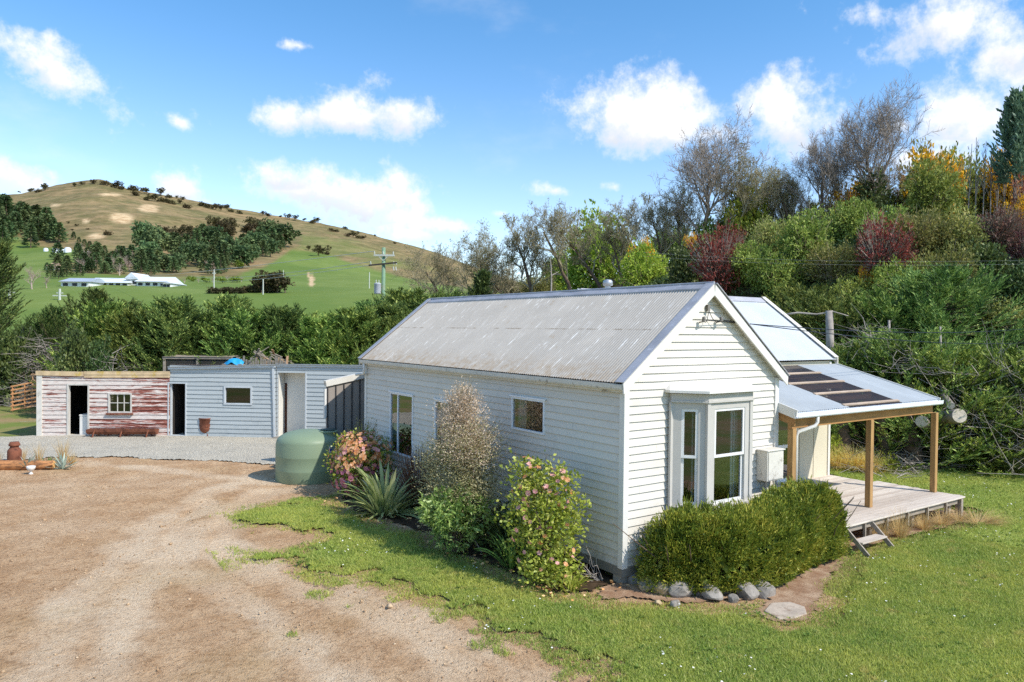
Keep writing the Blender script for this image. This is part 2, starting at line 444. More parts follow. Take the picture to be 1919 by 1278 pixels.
# paddock green on the lower slopes, tussock above, bare slips, scrub
pad_poly = np.array([(436, 523), (470, 510), (500, 500), (545, 471), (600, 472), (640, 485), (700, 505), (760, 520), (840, 535), (1000, 560), (1400, 600), (1400, 720), (-600, 720), (-600, 455), (0, 447), (40, 455), (75, 468), (120, 472), (170, 478), (160, 500), (100, 505), (90, 515), (330, 525), (400, 520)], float)
green = sd_poly(uu, vv, pad_poly)
green = sstep(-3, 5, green+(fbm(gx/12, gy/12, 3, 5)-.5)*7)*(dep > 50)
g2 = sstep(0, 14, sd_poly(uu, vv, np.array([(545, 425), (560, 470), (700, 505), (810, 500), (720, 470), (640, 450)], float))+(fbm(gx/20, gy/20, 3, 6)-.5)*40)
green = np.maximum(green, g2*.45)
green = np.maximum(green, sstep(2, 16, sd_poly(uu, vv, np.array([(285, 378), (330, 385), (370, 395), (330, 392)], float))+4)*.5*(dep > 300))
slip = np.zeros_like(uu)
for (cu, cv, su, sv) in ((228, 416, 20, 9), (278, 396, 20, 9), (103, 392, 10, 3), (160, 422, 6, 3), (583, 528, 5, 14), (205, 372, 20, 3), (180, 450, 20, 5), (578, 517, 3, 5)):
    slip = np.maximum(slip, sstep(1.25, .5, np.hypot((uu-cu)/su, (vv-cv)/sv)+(fbm(gx/14, gy/14, 3, 8)-.5)*1.1)*(dep > 140))
bank = sstep(.15, .6, np.where((dep < 130) & (la > -12), gz, 0))
near = ((dep < 54) & (bank < .5)).astype(float)
land_t = NT('land_surface')
pos = land_t.geo('Position')
n1 = land_t.noise(.02, 6, .65, pos); n2 = land_t.noise(.25, 6, .7, pos); n3 = land_t.noise(2.2, 5, .7, pos)
tus = land_t.mix(land_t.rampf(n1, .35, .68), c3(150, 126, 90), c3(122, 114, 74))
n4 = land_t.noise(.07, 6, .75, land_t.mapv(pos, (1, 1, 2.5)))
tus = land_t.mix(land_t.math('MULTIPLY', land_t.rampf(n4, .42, .66), .75), tus, c3(92, 90, 52))
tus = land_t.mix(land_t.math('MULTIPLY', land_t.rampf(n4, .50, .30), .5), tus, c3(172, 144, 106))
tus = land_t.mix(land_t.math('MULTIPLY', land_t.rampf(n2, .48, .74), .6), tus, c3(82, 66, 44))
pas = land_t.mix(land_t.rampf(n1, .38, .62), c3(96, 116, 54), c3(116, 130, 68))
pas = land_t.mix(land_t.math('MULTIPLY', land_t.rampf(n4, .42, .62), .45), pas, c3(98, 116, 48))
pas = land_t.mix(land_t.math('MULTIPLY', land_t.rampf(n2, .5, .7), .35), pas, c3(120, 128, 66))
slc = land_t.mix(land_t.rampf(n2, .4, .65), c3(206, 180, 140), c3(170, 138, 100))
soil = land_t.mix(land_t.rampf(n3, .4, .65), c3(70, 62, 44), c3(54, 58, 34))
zs_ = land_t.n('SeparateXYZ'); land_t.l(pos, zs_.inputs[0])
trk = land_t.math('FRACT', land_t.math('MULTIPLY_ADD', zs_.outputs['Z'], .22, land_t.math('MULTIPLY', n1, 5.0)))
trk = land_t.math('MULTIPLY', land_t.rampf(trk, .22, .0), land_t.rampf(n4, .35, .6))
tus = land_t.mix(land_t.math('MULTIPLY', trk, .45), tus, c3(96, 80, 54))
c = land_t.mix(land_t.attr('green'), tus, pas); c = land_t.mix(land_t.attr('slip'), c, slc)
c = land_t.mix(land_t.attr('near'), c, land_t.mix(land_t.rampf(n2, .4, .62), c3(112, 124, 62), c3(150, 128, 92)))
c = land_t.mix(land_t.attr('bank'), c, soil)
land_m = land_t.done(land_t.principled(c, .95, 0, land_t.bump(n3, .5, .15), .1).outputs[0])
land = obj('ground', np.stack([gx, gy, gz], -1).reshape(-1, 3), QF, land_m, smooth=True,
    attr={'green': green.ravel(), 'slip': slip.ravel(), 'bank': bank.ravel(), 'near': near.ravel()})
tag(land, 'bare yard and paddock land rising to the brown hill', kind='structure')

def sheet(name, mask_fn, x0, x1, y0, y1, step, z, mat, attrs=None, relief=None, keep=0.0):
    xs = np.arange(x0, x1, step); ys = np.arange(y0, y1, step)
    X_, Y_ = np.meshgrid(xs, ys); M = mask_fn(X_, Y_)
    m = M > keep
    cell = m[:-1, :-1] & m[1:, :-1] & m[:-1, 1:] & m[1:, 1:]
    I = np.arange(X_.size).reshape(X_.shape)
    F_ = np.stack([I[:-1, :-1][cell], I[:-1, 1:][cell], I[1:, 1:][cell], I[1:, :-1][cell]], -1)
    used = np.unique(F_); re = np.zeros(X_.size, int); re[used] = np.arange(len(used))
    Z_ = np.full(X_.shape, z) if relief is None else z+relief(X_, Y_, M)
    V = np.stack([X_, Y_, Z_], -1).reshape(-1, 3)[used]
    at = {k: f(X_, Y_).ravel()[used] for k, f in (attrs or {}).items()}
    o = obj(name, V, re[F_], mat, smooth=True, attr=at); o['kind'] = 'structure'
    return o
def inview(x, y, m=2.0):
    d = (x-CAM[0])*FH[0]+(y-CAM[1])*FH[1]; a = (x-CAM[0])*RT0[0]+(y-CAM[1])*RT0[1]
    return np.minimum(np.minimum(d-5, d*.72+m-np.abs(a)), 5)

# dirt yard: pale compacted wheel tracks, darker loose crumbs, low relief
TRACKS = [([(60, 1300), (130, 1130), (215, 1050), (300, 980), (380, 930), (470, 900)], .38), ([(190, 1300), (250, 1120), (330, 1040), (400, 980), (470, 930), (560, 915)], .38),
          ([(900, 1300), (800, 1200), (700, 1150), (560, 1090), (450, 1060), (420, 1010), (440, 960), (500, 920)], .36), ([(640, 1300), (560, 1200), (440, 1130), (340, 1060), (330, 990), (390, 940)], .3),
          ([(1010, 1300), (930, 1230), (840, 1190), (760, 1150), (660, 1110), (600, 1090)], .3), ([(150, 870), (300, 880), (420, 895), (520, 905)], .35)]
TRK = [(gpoly(p), w_) for p, w_ in TRACKS]
def near_line(x, y, P):
    d = np.full(x.shape, 1e9)
    for a, b in zip(P[:-1], P[1:]):
        e = b-a; t = np.clip(((x-a[0])*e[0]+(y-a[1])*e[1])/(e@e), 0, 1)
        d = np.minimum(d, np.hypot(x-a[0]-e[0]*t, y-a[1]-e[1]*t))
    return d
def pale(x, y):
    p = np.zeros(x.shape)
    for P, w_ in TRK:
        p = np.maximum(p, sstep(w_*2.0, w_*.3, near_line(x, y, P)+(fbm(x*1.4, y*1.4, 4, 13)-.5)*.9))
    return np.clip(p*(.35+fbm(x*.9, y*.9, 3, 15))+(fbm(x*.5, y*.5, 3, 14)-.55)*1.0, 0, 1)
def dirt_relief(x, y, M):
    r = (fbm(x*1.3, y*1.3, 4, 16)-.5)*.05+(fbm(x*7, y*7, 3, 17)-.5)*.022
    for P, w_ in TRK[2:5]:
        q = near_line(x, y, P); r = r-.018*sstep(w_*1.2, w_*.5, q)
        t = x*.8-y*.6
        r = r+sstep(w_*1.3, w_*.7, q)*np.sin(t*2*math.pi/.16)*.006*(fbm(x*2, y*2, 2, 18) > .45)
    return r*np.clip(M*2, 0, 1)
dt = NT('dirt'); pos = dt.geo('Position')
d1 = dt.noise(1.1, 7, .68, pos); d2 = dt.noise(9, 6, .72, pos); d3 = dt.noise(42, 4, .7, pos); d0 = dt.noise(.35, 4, .6, pos)
base = dt.mix(dt.rampf(d1, .34, .66), c3(188, 148, 108), c3(214, 178, 138))
base = dt.mix(dt.math('MULTIPLY', dt.rampf(d2, .48, .66), .7), base, c3(146, 108, 74))
base = dt.mix(dt.math('MULTIPLY', dt.attr('pale'), .8), base, dt.mix(dt.rampf(d2, .35, .7), c3(236, 212, 180), c3(220, 190, 154)))
base = dt.mix(dt.math('MULTIPLY', dt.rampf(d0, .5, .72), .3), base, c3(184, 154, 104))
base = dt.mix(dt.math('MULTIPLY', dt.rampf(d3, .58, .70), .75), base, c3(226, 206, 178))
base = dt.mix(dt.math('MULTIPLY', dt.rampf(d3, .44, .32), .6), base, c3(112, 84, 60))
vo = dt.n('TexVoronoi'); vo.inputs['Scale'].default_value = 16; dt.l(pos, vo.inputs['Vector'])
hgt = dt.math('ADD', dt.math('MULTIPLY', d2, .8), dt.math('ADD', dt.math('MULTIPLY', d3, .5), dt.math('MULTIPLY', dt.rampf(vo.outputs['Distance'], .25, .05), .35)))
dirt_m = dt.done(dt.principled(base, .95, 0, dt.bump(hgt, 1.0, .08), .15).outputs[0])
DIRTP = np.vstack([gpoly([(-60, 1500), (-200, 1278), (-260, 1000), (-120, 868), (60, 858), (130, 855), (200, 853), (300, 857), (400, 861), (520, 866), (600, 880), (760, 870)]), [(3, 10), (2.5, 2), (3, -3), (-1, -8), (-5, -9)]])
dirt = sheet('dirt_yard', lambda x, y: np.minimum(sd_poly(x, y, DIRTP)+(fbm(x*2, y*2, 3, 19)-.5)*.5, inview(x, y)), -16, 3, -9, 22, .07, .012, dirt_m, {'pale': pale}, dirt_relief)

gv = NT('gravel'); pos = gv.geo('Position')
v1 = gv.n('TexVoronoi'); v1.inputs['Scale'].default_value = 22; gv.l(pos, v1.inputs['Vector'])
g1 = gv.noise(.8, 6, .7, pos); g2n = gv.noise(30, 3, .7, pos)
gc = gv.mix(gv.rampf(g1, .35, .68), c3(196, 184, 162), c3(170, 161, 144))
gc = gv.mix(.55, gc, gv.ramp(v1.outputs['Color'], [(0, c3(146, 140, 128)), (.5, c3(190, 181, 162)), (1, c3(226, 217, 200))]))
gc = gv.mix(gv.math('MULTIPLY', gv.rampf(g2n, .56, .7), .5), gc, c3(104, 98, 88))
gravel_m = gv.done(gv.principled(gc, .95, 0, gv.bump(v1.outputs['Distance'], .9, .05), .15).outputs[0])
gravel = sheet('gravel_drive', lambda x, y: sd_poly(x, y, GRAVEL)+(fbm(x*1.5, y*1.5, 4, 23)-.5)*.7, -17, 3, 11, 32, .12, .03, gravel_m, None, lambda x, y, M: (fbm(x*1.2, y*1.2, 3, 24)-.5)*.03+np.minimum(M*.1, .02))

# mown lawn: soil-coloured sheet under a dense coat of short blades
lt = NT('lawn_sward'); pos = lt.geo('Position')
l1 = lt.noise(.7, 5, .6, pos); l2 = lt.noise(6, 6, .7, pos); l3 = lt.noise(38, 4, .75, pos)
lc = lt.mix(lt.rampf(l1, .36, .66), c3(134, 152, 66), c3(160, 168, 84))
lc = lt.mix(lt.math('MULTIPLY', lt.rampf(l2, .5, .75), .55), lc, c3(140, 136, 62))
lc = lt.mix(lt.math('MULTIPLY', lt.rampf(l3, .5, .3), .6), lc, c3(84, 102, 42))
lawn_m = lt.done(lt.principled(lc, .9, 0, lt.bump(lt.math('ADD', l2, l3), .8, .04), .1).outputs[0])
lawn = sheet('lawn', lambda x, y: np.minimum(lawn_mask(x, y, False)-.52, inview(x, y, 9)), -8, 42, -12, 16, .09, .052, lawn_m, None, lambda x, y, M: (fbm(x*.8, y*.8, 3, 25)-.5)*.05+np.minimum(np.clip(M, 0, 1)*.1, .02))

pt = NT('bare_earth_path'); pos = pt.geo('Position')
p1 = pt.noise(2.5, 6, .7, pos); p2 = pt.noise(30, 5, .75, pos)
pc = pt.mix(pt.rampf(p1, .35, .7), c3(150, 116, 90), c3(186, 158, 130))
pc = pt.mix(pt.math('MULTIPLY', pt.rampf(p2, .5, .7), .6), pc, c3(110, 80, 60))
path_m = pt.done(pt.principled(pc, .95, 0, pt.bump(p2, .8, .03), .1).outputs[0])
sheet('earth_path', lambda x, y: np.maximum(sd_poly(x, y, PATHP)+.12, sd_poly(x, y, BED)-.06)+(fbm(x*3, y*3, 3, 51)-.5)*.3, -2, 14, -5, 3, .06, .034, path_m)
gsoil = simple('garden_soil', c3(72, 58, 44), .95, .35, 6, .8, 30, spec=.1)
sheet('garden_bed', lambda x, y: sd_poly(x, y, GARDEN)+(fbm(x*3, y*3, 3, 52)-.5)*.4, -5, 1.5, -1, 14, .08, .05, gsoil)

# grass blades (one mass nobody could count)
grng = np.random.default_rng(5)
def blades(n, xr, yr, h, wd, keep):
    x = grng.uniform(*xr, n); y = grng.uniform(*yr, n)
    m = (lawn_mask(x, y) > keep+grng.random(n)**1.6*.75) & (inview(x, y, 2.5) > 0); x = x[m]; y = y[m]; n = len(x)
    ms = lawn_mask(x, y, False)-.52; z = np.where(ms > 0, .05+np.minimum(np.clip(ms, 0, 1)*.1, .02), .012)+(fbm(x*.8, y*.8, 3, 25)-.5)*.05
    hh = h*grng.uniform(.5, 1.5, n)*(.6+.9*fbm(x*1.6, y*1.6, 3, 26)); a = grng.uniform(0, 2*math.pi, n); t = grng.normal(0, .5, (n, 2))
    s = np.stack([np.cos(a), np.sin(a), np.zeros(n)], -1)*(wd*grng.uniform(.6, 1.4, n))[:, None]
    P = np.stack([x, y, z], -1); tip = P+np.stack([t[:, 0]*hh, t[:, 1]*hh, hh], -1)
    return np.stack([P-s, P+s, tip], 1).reshape(-1, 3)
Vb = np.vstack([blades(520000, (-6, 9), (-8, 4), .040, .0065, -.06), blades(400000, (-6, 22), (-6, 13), .048, .010, -.06), blades(160000, (-6, 4), (-5, 12), .045, .007, -.02)])
gm = NT('grass_blade'); pos = gm.geo('Position')
k1 = gm.noise(.45, 4, .6, pos); k2 = gm.noise(2.6, 5, .7, pos); k3 = gm.geo('Random Per Island')
gcol = gm.mix(gm.rampf(k1, .36, .64), c3(148, 168, 72), c3(190, 192, 88)); gcol = gm.mix(gm.math('MULTIPLY', gm.rampf(k2, .50, .72), .75), gcol, c3(108, 144, 54))
gcol = gm.mix(gm.math('MULTIPLY', gm.rampf(k2, .46, .28), .85), gcol, c3(206, 184, 112))
gcol = gm.mix(gm.math('MULTIPLY', k3, .75), gcol, gm.mix(k3, c3(104, 132, 52), c3(198, 196, 122)))
pp_ = gm.principled(gcol, .6, 0, None, .2); tt_ = gm.n('BsdfTranslucent'); gm.l(gcol, tt_.inputs['Color']); mm_ = gm.n('MixShader'); mm_.inputs[0].default_value = .35; gm.l(pp_.outputs[0], mm_.inputs[1]); gm.l(tt_.outputs[0], mm_.inputs[2]); grass_m = gm.done(mm_.outputs[0])
gr = obj('lawn_grass', Vb, np.arange(len(Vb)).reshape(-1, 3), grass_m); tag(gr, 'short green mown grass with daisies around the cottage', 'grass', kind='stuff')
wq = np.random.default_rng(15); n = 5200; wx = wq.uniform(-5, 18, n); wy = wq.uniform(-8, 9, n); m = (lawn_mask(wx, wy) > .05) & (inview(wx, wy, .4) > 0) & (fbm(wx*.8, wy*.8, 3, 16) > .47); wx, wy = wx[m], wy[m]; n = len(wx); kf = 7
an = (np.arange(kf)*2*math.pi/kf)[None, :]+wq.uniform(0, 6, n)[:, None]; rr = wq.uniform(.03, .075, n)[:, None]*wq.uniform(.6, 1.2, (n, kf)); el_ = wq.uniform(.2, .9, (n, kf))
c0 = np.stack([wx, wy, np.full(n, .075)], -1)[:, None, :]; dr = np.stack([np.cos(an)*np.cos(el_), np.sin(an)*np.cos(el_), np.sin(el_)], -1)*rr[..., None]; sd_ = np.stack([-np.sin(an), np.cos(an), 0*an], -1)*(rr*.28)[..., None]
Vw = np.stack([c0+dr*0, c0+dr*.55+sd_, c0+dr, c0+dr*.55-sd_], 2).reshape(-1, 3)
tag(obj('lawn_weeds', Vw, np.arange(len(Vw)).reshape(-1, 4), leafmat('weed_leaf', [c3(58, 84, 30), c3(84, 112, 44), c3(116, 136, 60), c3(150, 156, 84)], .3, .5, 1, lift=.4)), 'broad leaved weeds scattered through the mown lawn', 'weeds', kind='stuff')
# daisies and crumbs
def flecks(n, fn, xr, yr, r, z, seed):
    q = np.random.default_rng(seed); x = q.uniform(*xr, n); y = q.uniform(*yr, n); m = fn(x, y) & (inview(x, y, .5) > 0); x = x[m]; y = y[m]; n = len(x)
    rr = r*q.uniform(.6, 1.4, n); k = 6; a = np.arange(k)*2*math.pi/k
    tl = q.normal(0, .25, (n, 2))
    V = np.stack([x[:, None]+np.cos(a)*rr[:, None], y[:, None]+np.sin(a)*rr[:, None], z*q.uniform(.7, 1.2, n)[:, None]+rr[:, None]*(np.cos(a)*tl[:, :1]+np.sin(a)*tl[:, 1:])], -1)
    return V.reshape(-1, 3), np.arange(n*k).reshape(n, k)
V, F = flecks(5200, lambda x, y: (lawn_mask(x, y) > .3) & (fbm(x*.9, y*.9, 3, 81) > .55), (-5, 26), (-8, 10), .014, .13, 82)
tag(obj('lawn_daisies', V, F, simple('daisy_white', c3(225, 222, 210), .8, .05)), 'tiny white daisies dotted over the green lawn', 'flowers', kind='stuff')
def stones(n, fn, xr, yr, r, seed, z0=.02):
    q = np.random.default_rng(seed); x = q.uniform(*xr, n); y = q.uniform(*yr, n); m = fn(x, y) & (inview(x, y, .5) > 0); x = x[m]; y = y[m]; n = len(x)
    o8 = np.array([(1,0,0),(0,1,0),(-1,0,0),(0,-1,0),(0,0,.7),(0,0,-.7)], float)
    rr = r*q.lognormal(0, .5, n)
    V = o8[None]*q.uniform(.6, 1.3, (n, 6, 1))*rr[:, None, None]
    an = q.uniform(0, 6.28, n); c_, s_ = np.cos(an), np.sin(an)
    V = np.stack([V[..., 0]*c_[:, None]-V[..., 1]*s_[:, None], V[..., 0]*s_[:, None]+V[..., 1]*c_[:, None], V[..., 2]], -1)
    V += np.stack([x, y, np.full(n, z0)], -1)[:, None, :]
    f8 = np.array([(0,1,4),(1,2,4),(2,3,4),(3,0,4),(1,0,5),(2,1,5),(3,2,5),(0,3,5)])
    return V.reshape(-1, 3), (np.arange(n)[:, None, None]*6+f8[None]).reshape(-1, 3)
stone_m = leafmat('pebble', [c3(120, 96, 72), c3(158, 128, 98), c3(180, 152, 120), c3(200, 178, 150)], 0, .9, .8, lift=.1)
V, F = stones(17000, lambda x, y: (sd_poly(x, y, DIRTP) > .1) & (lawn_mask(x, y) < .05) & (fbm(x*.7, y*.7, 3, 91) > .44), (-14, 3), (-8, 20), .011, 92)
V2, F2 = stones(70, lambda x, y: (sd_poly(x, y, DIRTP) > .1) & (lawn_mask(x, y) < -.1), (-14, 3), (-8, 14), .03, 93)
tag(obj('yard_pebbles', np.vstack([V, V2]), np.vstack([F, F2+len(V)]), stone_m), 'loose pebbles and clods on the bare dirt yard', 'pebbles', kind='stuff')
V, F = flecks(1500, lambda x, y: (sd_poly(x, y, GARDEN) > -.45) & (fbm(x*1.3, y*1.3, 3, 95) > .5), (-5, 1), (-2, 12), .03, .10, 96)
tag(obj('fallen_leaves', V, F, leafmat('fallen_petal', [c3(110, 72, 44), c3(176, 128, 84), c3(210, 168, 134), c3(202, 150, 140)], 0, .9, 1)), 'brown leaves and faded petals fallen under the camellia bushes', 'leaves', kind='stuff')
# ------------------------------------------------------------------ weatherboard helper
brng = np.random.default_rng(11)
def siding(name, O, ex, en, z0, z1, xl, xr, ops, mat, parent, h=.152, lap=.026, wob=.004, seed=0):
    """lapped boards on the plane through O: ex along the wall, en outwards, clipped to xl(z)..xr(z), cut round the openings"""
    O = np.array(O, float); ex = np.array(ex, float); en = np.array(en, float); q = np.random.default_rng(seed+100)
    V = []; UV = []; F = []
    z = z0; x_a = min(xl(z0), xl(z1)); x_b = max(xr(z0), xr(z1)); row = 0
    nrow = int(math.ceil((z1-z0)/h-1e-6)); kn = 7
    J = q.normal(0, wob, (nrow+2, kn)); J[0] = 0; J[nrow:] = 0
    def jit(r, x):
        t = np.clip((x-x_a)/max(x_b-x_a, .01), 0, .9999)*(kn-1); i = int(t); return J[r, i]*(1-(t-i))+J[r, i+1]*(t-i)
    def P(x, zz, o): p = O+ex*x+en*o; p[2] += zz; return p
    while z < z1-1e-6:
        zt = min(z+h, z1); cuts = sorted({z, zt} | {c for o in ops for c in o[2:4] if z < c < zt})
        for a, b in zip(cuts[:-1], cuts[1:]):
            iv = [(xl(a), xr(a), xl(b), xr(b))]
            for (o0, o1, p0, p1) in ops:
                if p0 <= a+1e-6 and p1 >= b-1e-6:
                    nv = []
                    for (la, ra, lb, rb) in iv:
                        if o1 <= min(la, lb) or o0 >= max(ra, rb): nv.append((la, ra, lb, rb)); continue
                        if o0 > max(la, lb): nv.append((la, o0, lb, o0))
                        if o1 < min(ra, rb): nv.append((o1, ra, o1, rb))
                    iv = nv
            oa = lap*(1-(a-z)/h)+.002; ob = lap*(1-(b-z)/h)+.002
            for (la, ra, lb, rb) in iv:
                if max(ra-la, rb-lb) < .01: continue
                rb = max(rb, lb); ra = max(ra, la)
                n = max(1, int((max(ra, rb)-min(la, lb))/.7))
                for k in range(n):
                    t0, t1 = k/n, (k+1)/n
                    xa0, xa1 = la+(ra-la)*t0, la+(ra-la)*t1; xb0, xb1 = lb+(rb-lb)*t0, lb+(rb-lb)*t1
                    ja = (lambda x: jit(row, x)) if a == z else (lambda x: 0); jb = (lambda x: jit(row+1, x)) if b == zt else (lambda x: 0)
                    i = len(V)
                    V += [P(xa0, a+ja(xa0), oa), P(xa1, a+ja(xa1), oa), P(xb1, b+jb(xb1), ob), P(xb0, b+jb(xb0), ob)]
                    uvq = [(xa0, row+max((a-z)/h, .02)), (xa1, row+max((a-z)/h, .02)), (xb1, row+(b-z)/h*.999), (xb0, row+(b-z)/h*.999)]
                    F.append((i, i+1, i+2, i+3)); UV += uvq
                    if a == z:
                        V += [P(xa0, a+ja(xa0), -.004), P(xa1, a+ja(xa1), -.004), P(xa1, a+ja(xa1), oa), P(xa0, a+ja(xa0), oa)]
                        F.append((i+4, i+5, i+6, i+7)); UV += [(xa0, row+.004), (xa1, row+.004), (xa1, row+.004), (xa0, row+.004)]
        z = zt; row += 1
    return obj(name, np.array(V), np.array(F), mat, parent, uv=np.array(UV))

def board_paint(name, c, dark=.25, soil=c3(120, 112, 96), streak=.3):
    t = NT(name); uv = t.coord('UV'); pos = t.geo('Position')
    sp = t.n('SeparateXYZ'); t.l(uv, sp.inputs[0])
    rowi = t.math('FLOOR', sp.outputs['Y']); wn = t.n('TexWhiteNoise'); wn.noise_dimensions = '1D'; t.l(rowi, wn.inputs['W'])
    col = t.mix(wn.outputs['Value'], mul(c, .95), mul(c, 1.03))
    n = t.noise(1.6, 6, .7, t.mapv(pos, (1, 1, 1.6)))
    col = t.mix(t.math('MULTIPLY', t.rampf(n, .5, .78), dark), col, soil)
    s = t.noise(9, 5, .7, t.mapv(uv, (.25, 1.1, 1)))
    col = t.mix(t.math('MULTIPLY', t.rampf(s, .6, .8), streak), col, mul(c, .72))
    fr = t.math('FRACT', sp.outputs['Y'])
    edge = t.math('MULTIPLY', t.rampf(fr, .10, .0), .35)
    col = t.mix(edge, col, mul(c, .55)); col = t.mix(t.math('MULTIPLY', t.math('LESS_THAN', fr, .012), .8), col, mul(c, .2))  # foot and lip of each board coloured darker to deepen the lap shadow
    jx = t.math('FRACT', t.math('MULTIPLY_ADD', sp.outputs['X'], .27, t.math('MULTIPLY', wn.outputs['Value'], 3.7))); col = t.mix(t.math('MULTIPLY', t.math('LESS_THAN', jx, .0022), .6), col, mul(c, .35))
    spl = t.math('MULTIPLY', t.rampf(sp.outputs['Y'], 4.5, .0), t.rampf(t.noise(2.2, 6, .75, pos), .38, .7)); col = t.mix(t.math('MULTIPLY', spl, .45), col, soil)
    return t.done(t.principled(col, .62, 0, t.bump(t.noise(14, 4, .6, t.mapv(uv, (.12, 2, 1))), .15, .01), .35).outputs[0])
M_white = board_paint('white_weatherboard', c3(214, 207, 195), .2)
M_trim = simple('white_trim', c3(218, 214, 206), .5, .05, 2, .08, 30, dirt=(c3(150, 140, 122), .62, 3))
M_trimold = simple('old_white_trim', c3(210, 204, 192), .65, .08, 3, .2, 40, dirt=(c3(120, 108, 88), .56, 5))
M_bay = simple('warm_grey_paint', c3(188, 183, 175), .6, .06, 2, .1, 30, dirt=(c3(140, 132, 120), .64, 4))
M_sash = simple('sash_white', c3(222, 220, 216), .5, .05, 4, .25, 50, dirt=(c3(120, 112, 104), .62, 18))
M_concrete = simple('concrete_pile', c3(150, 142, 130), .9, .15, 6, .4, 30)
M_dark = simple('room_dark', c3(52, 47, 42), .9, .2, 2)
M_room = simple('room_wall', c3(120, 112, 104), .9, .1, 2)
M_curtain = simple('curtain_cloth', c3(196, 200, 206), .9, .1, 3)
M_black = simple('black_plastic', c3(26, 26, 28), .45, .05, 3)
M_metalw = simple('white_aluminium', c3(228, 230, 232), .4, .03, 3, spec=.5)
M_steel = simple('galvanised', c3(176, 178, 180), .42, .08, 4, metal=.6, spec=.5)

def glassmat(name, tint, refl=.9, ior=1.5):
    t = NT(name)
    fr = t.n('Fresnel'); fr.inputs['IOR'].default_value = ior
    n = t.noise(1.1, 2, .5, t.geo('Position')); nm = t.bump(n, .06, .03)
    gl = t.n('BsdfGlossy'); gl.inputs['Roughness'].default_value = .02; gl.inputs['Color'].default_value = (refl, refl, refl, 1); t.l(nm, gl.inputs['Normal'])
    tr = t.n('BsdfTransparent'); tr.inputs['Color'].default_value = tint
    m = t.n('MixShader'); f = t.math('MULTIPLY_ADD', fr.outputs[0], 2.6, .04); t.l(f, m.inputs[0])
    t.l(tr.outputs[0], m.inputs[1]); t.l(gl.outputs[0], m.inputs[2]); return t.done(m.outputs[0])
M_glass = glassmat('window_glass', (.72, .76, .76, 1))
M_glassdirty = glassmat('old_glass', (.5, .52, .5, 1), .7)

def roofmat(name, c, speck, rust, k=1.0, metal=.15, rough=.5, slope_axis='Y'):
    """aged corrugated iron; uv = (metres along the ridge, metres up from the gutter)"""
    t = NT(name); uv = t.coord('UV'); sp = t.n('SeparateXYZ'); t.l(uv, sp.inputs[0])
    big = t.noise(.55, 5, .65, uv)
    col = t.mix(t.rampf(big, .35, .68), mul(c, .9), mul(c, 1.08))
    sh = t.math('FLOOR', t.math('MULTIPLY', sp.outputs['X'], 1/.76)); wn = t.n('TexWhiteNoise'); wn.noise_dimensions = '1D'; t.l(sh, wn.inputs['W'])
    col = t.mix(wn.outputs['Value'], mul(c, .93), col)
    s = t.noise(1.0, 8, .75, t.mapv(uv, (13, 1.3, 1)))
    col = t.mix(t.math('MULTIPLY', t.rampf(s, .56, .66), .75*k), col, speck)
    s2 = t.noise(1.0, 5, .7, t.mapv(uv, (3.4, .9, 1)))
    col = t.mix(t.math('MULTIPLY', t.rampf(s2, .55, .75), .35*k), col, mul(speck, .95))
    ed = t.math('MULTIPLY', t.rampf(sp.outputs['Y'], .85, .0), t.rampf(t.noise(5, 5, .7, uv), .35, .7))
    col = t.mix(t.math('MULTIPLY', ed, .6*k), col, rust)
    lp = t.math('ABSOLUTE', t.math('SUBTRACT', sp.outputs['Y'], 1.62)); lp = t.math('MULTIPLY', t.rampf(lp, .035, .0), t.rampf(t.noise(2.2, 4, .7, t.mapv(uv, (1, .1, 1))), .42, .62))
    col = t.mix(t.math('MULTIPLY', lp, .6*k), col, mul(rust, .5))
    r = t.noise(2.4, 6, .7, uv)
    col = t.mix(t.math('MULTIPLY', t.rampf(r, .60, .78), .55*k), col, rust)
    return t.done(t.principled(col, rough, metal, None, .25).outputs[0])
M_roof = roofmat('weathered_iron', c3(186, 177, 164), c3(230, 225, 216), c3(158, 132, 98), 1.3, .0, .6)
M_roofw = roofmat('white_iron', c3(200, 204, 206), c3(222, 224, 225), c3(170, 160, 140), .4, .1, .5)
M_roofv = roofmat('zinc_iron', c3(180, 184, 184), c3(196, 200, 202), c3(150, 152, 152), .3, .04, .55)
M_ridge = simple('ridge_iron', c3(172, 170, 173), .55, .15, 2, dirt=(c3(206, 204, 206), .56, 6), metal=.2)

def corr(name, O, ex, es, length, slope, mat, parent, wl=.076, amp=.0085, u0=0.0, sub=6):
    """corrugated sheet: ex along the waves' march, es up the slope"""
    O = np.array(O, float); ex = np.array(ex, float); es = np.array(es, float); es /= np.linalg.norm(es)
    nn_ = np.cross(ex, es)
    if nn_[2] < 0: nn_ = -nn_
    n = int(length/wl*sub); xs = np.linspace(0, length, n+1); off = amp*np.sin((xs+u0)*2*math.pi/wl)
    rows = np.linspace(0, slope, 4)
    V = np.concatenate([O+ex*xs[:, None]+nn_*off[:, None]+es*r for r in rows])
    i = np.arange(n); F = []
    for k in range(3):
        b = k*(n+1); F.append(np.stack([b+i, b+i+1, b+n+1+i+1, b+n+1+i], -1))
    F = np.vstack(F); xx = np.tile(xs+u0, 4); yy = np.repeat(rows, n+1)
    uv = np.stack([xx[F], yy[F]], -1).reshape(-1, 2)
    return obj(name, V, F, mat, parent, smooth=True, uv=uv)

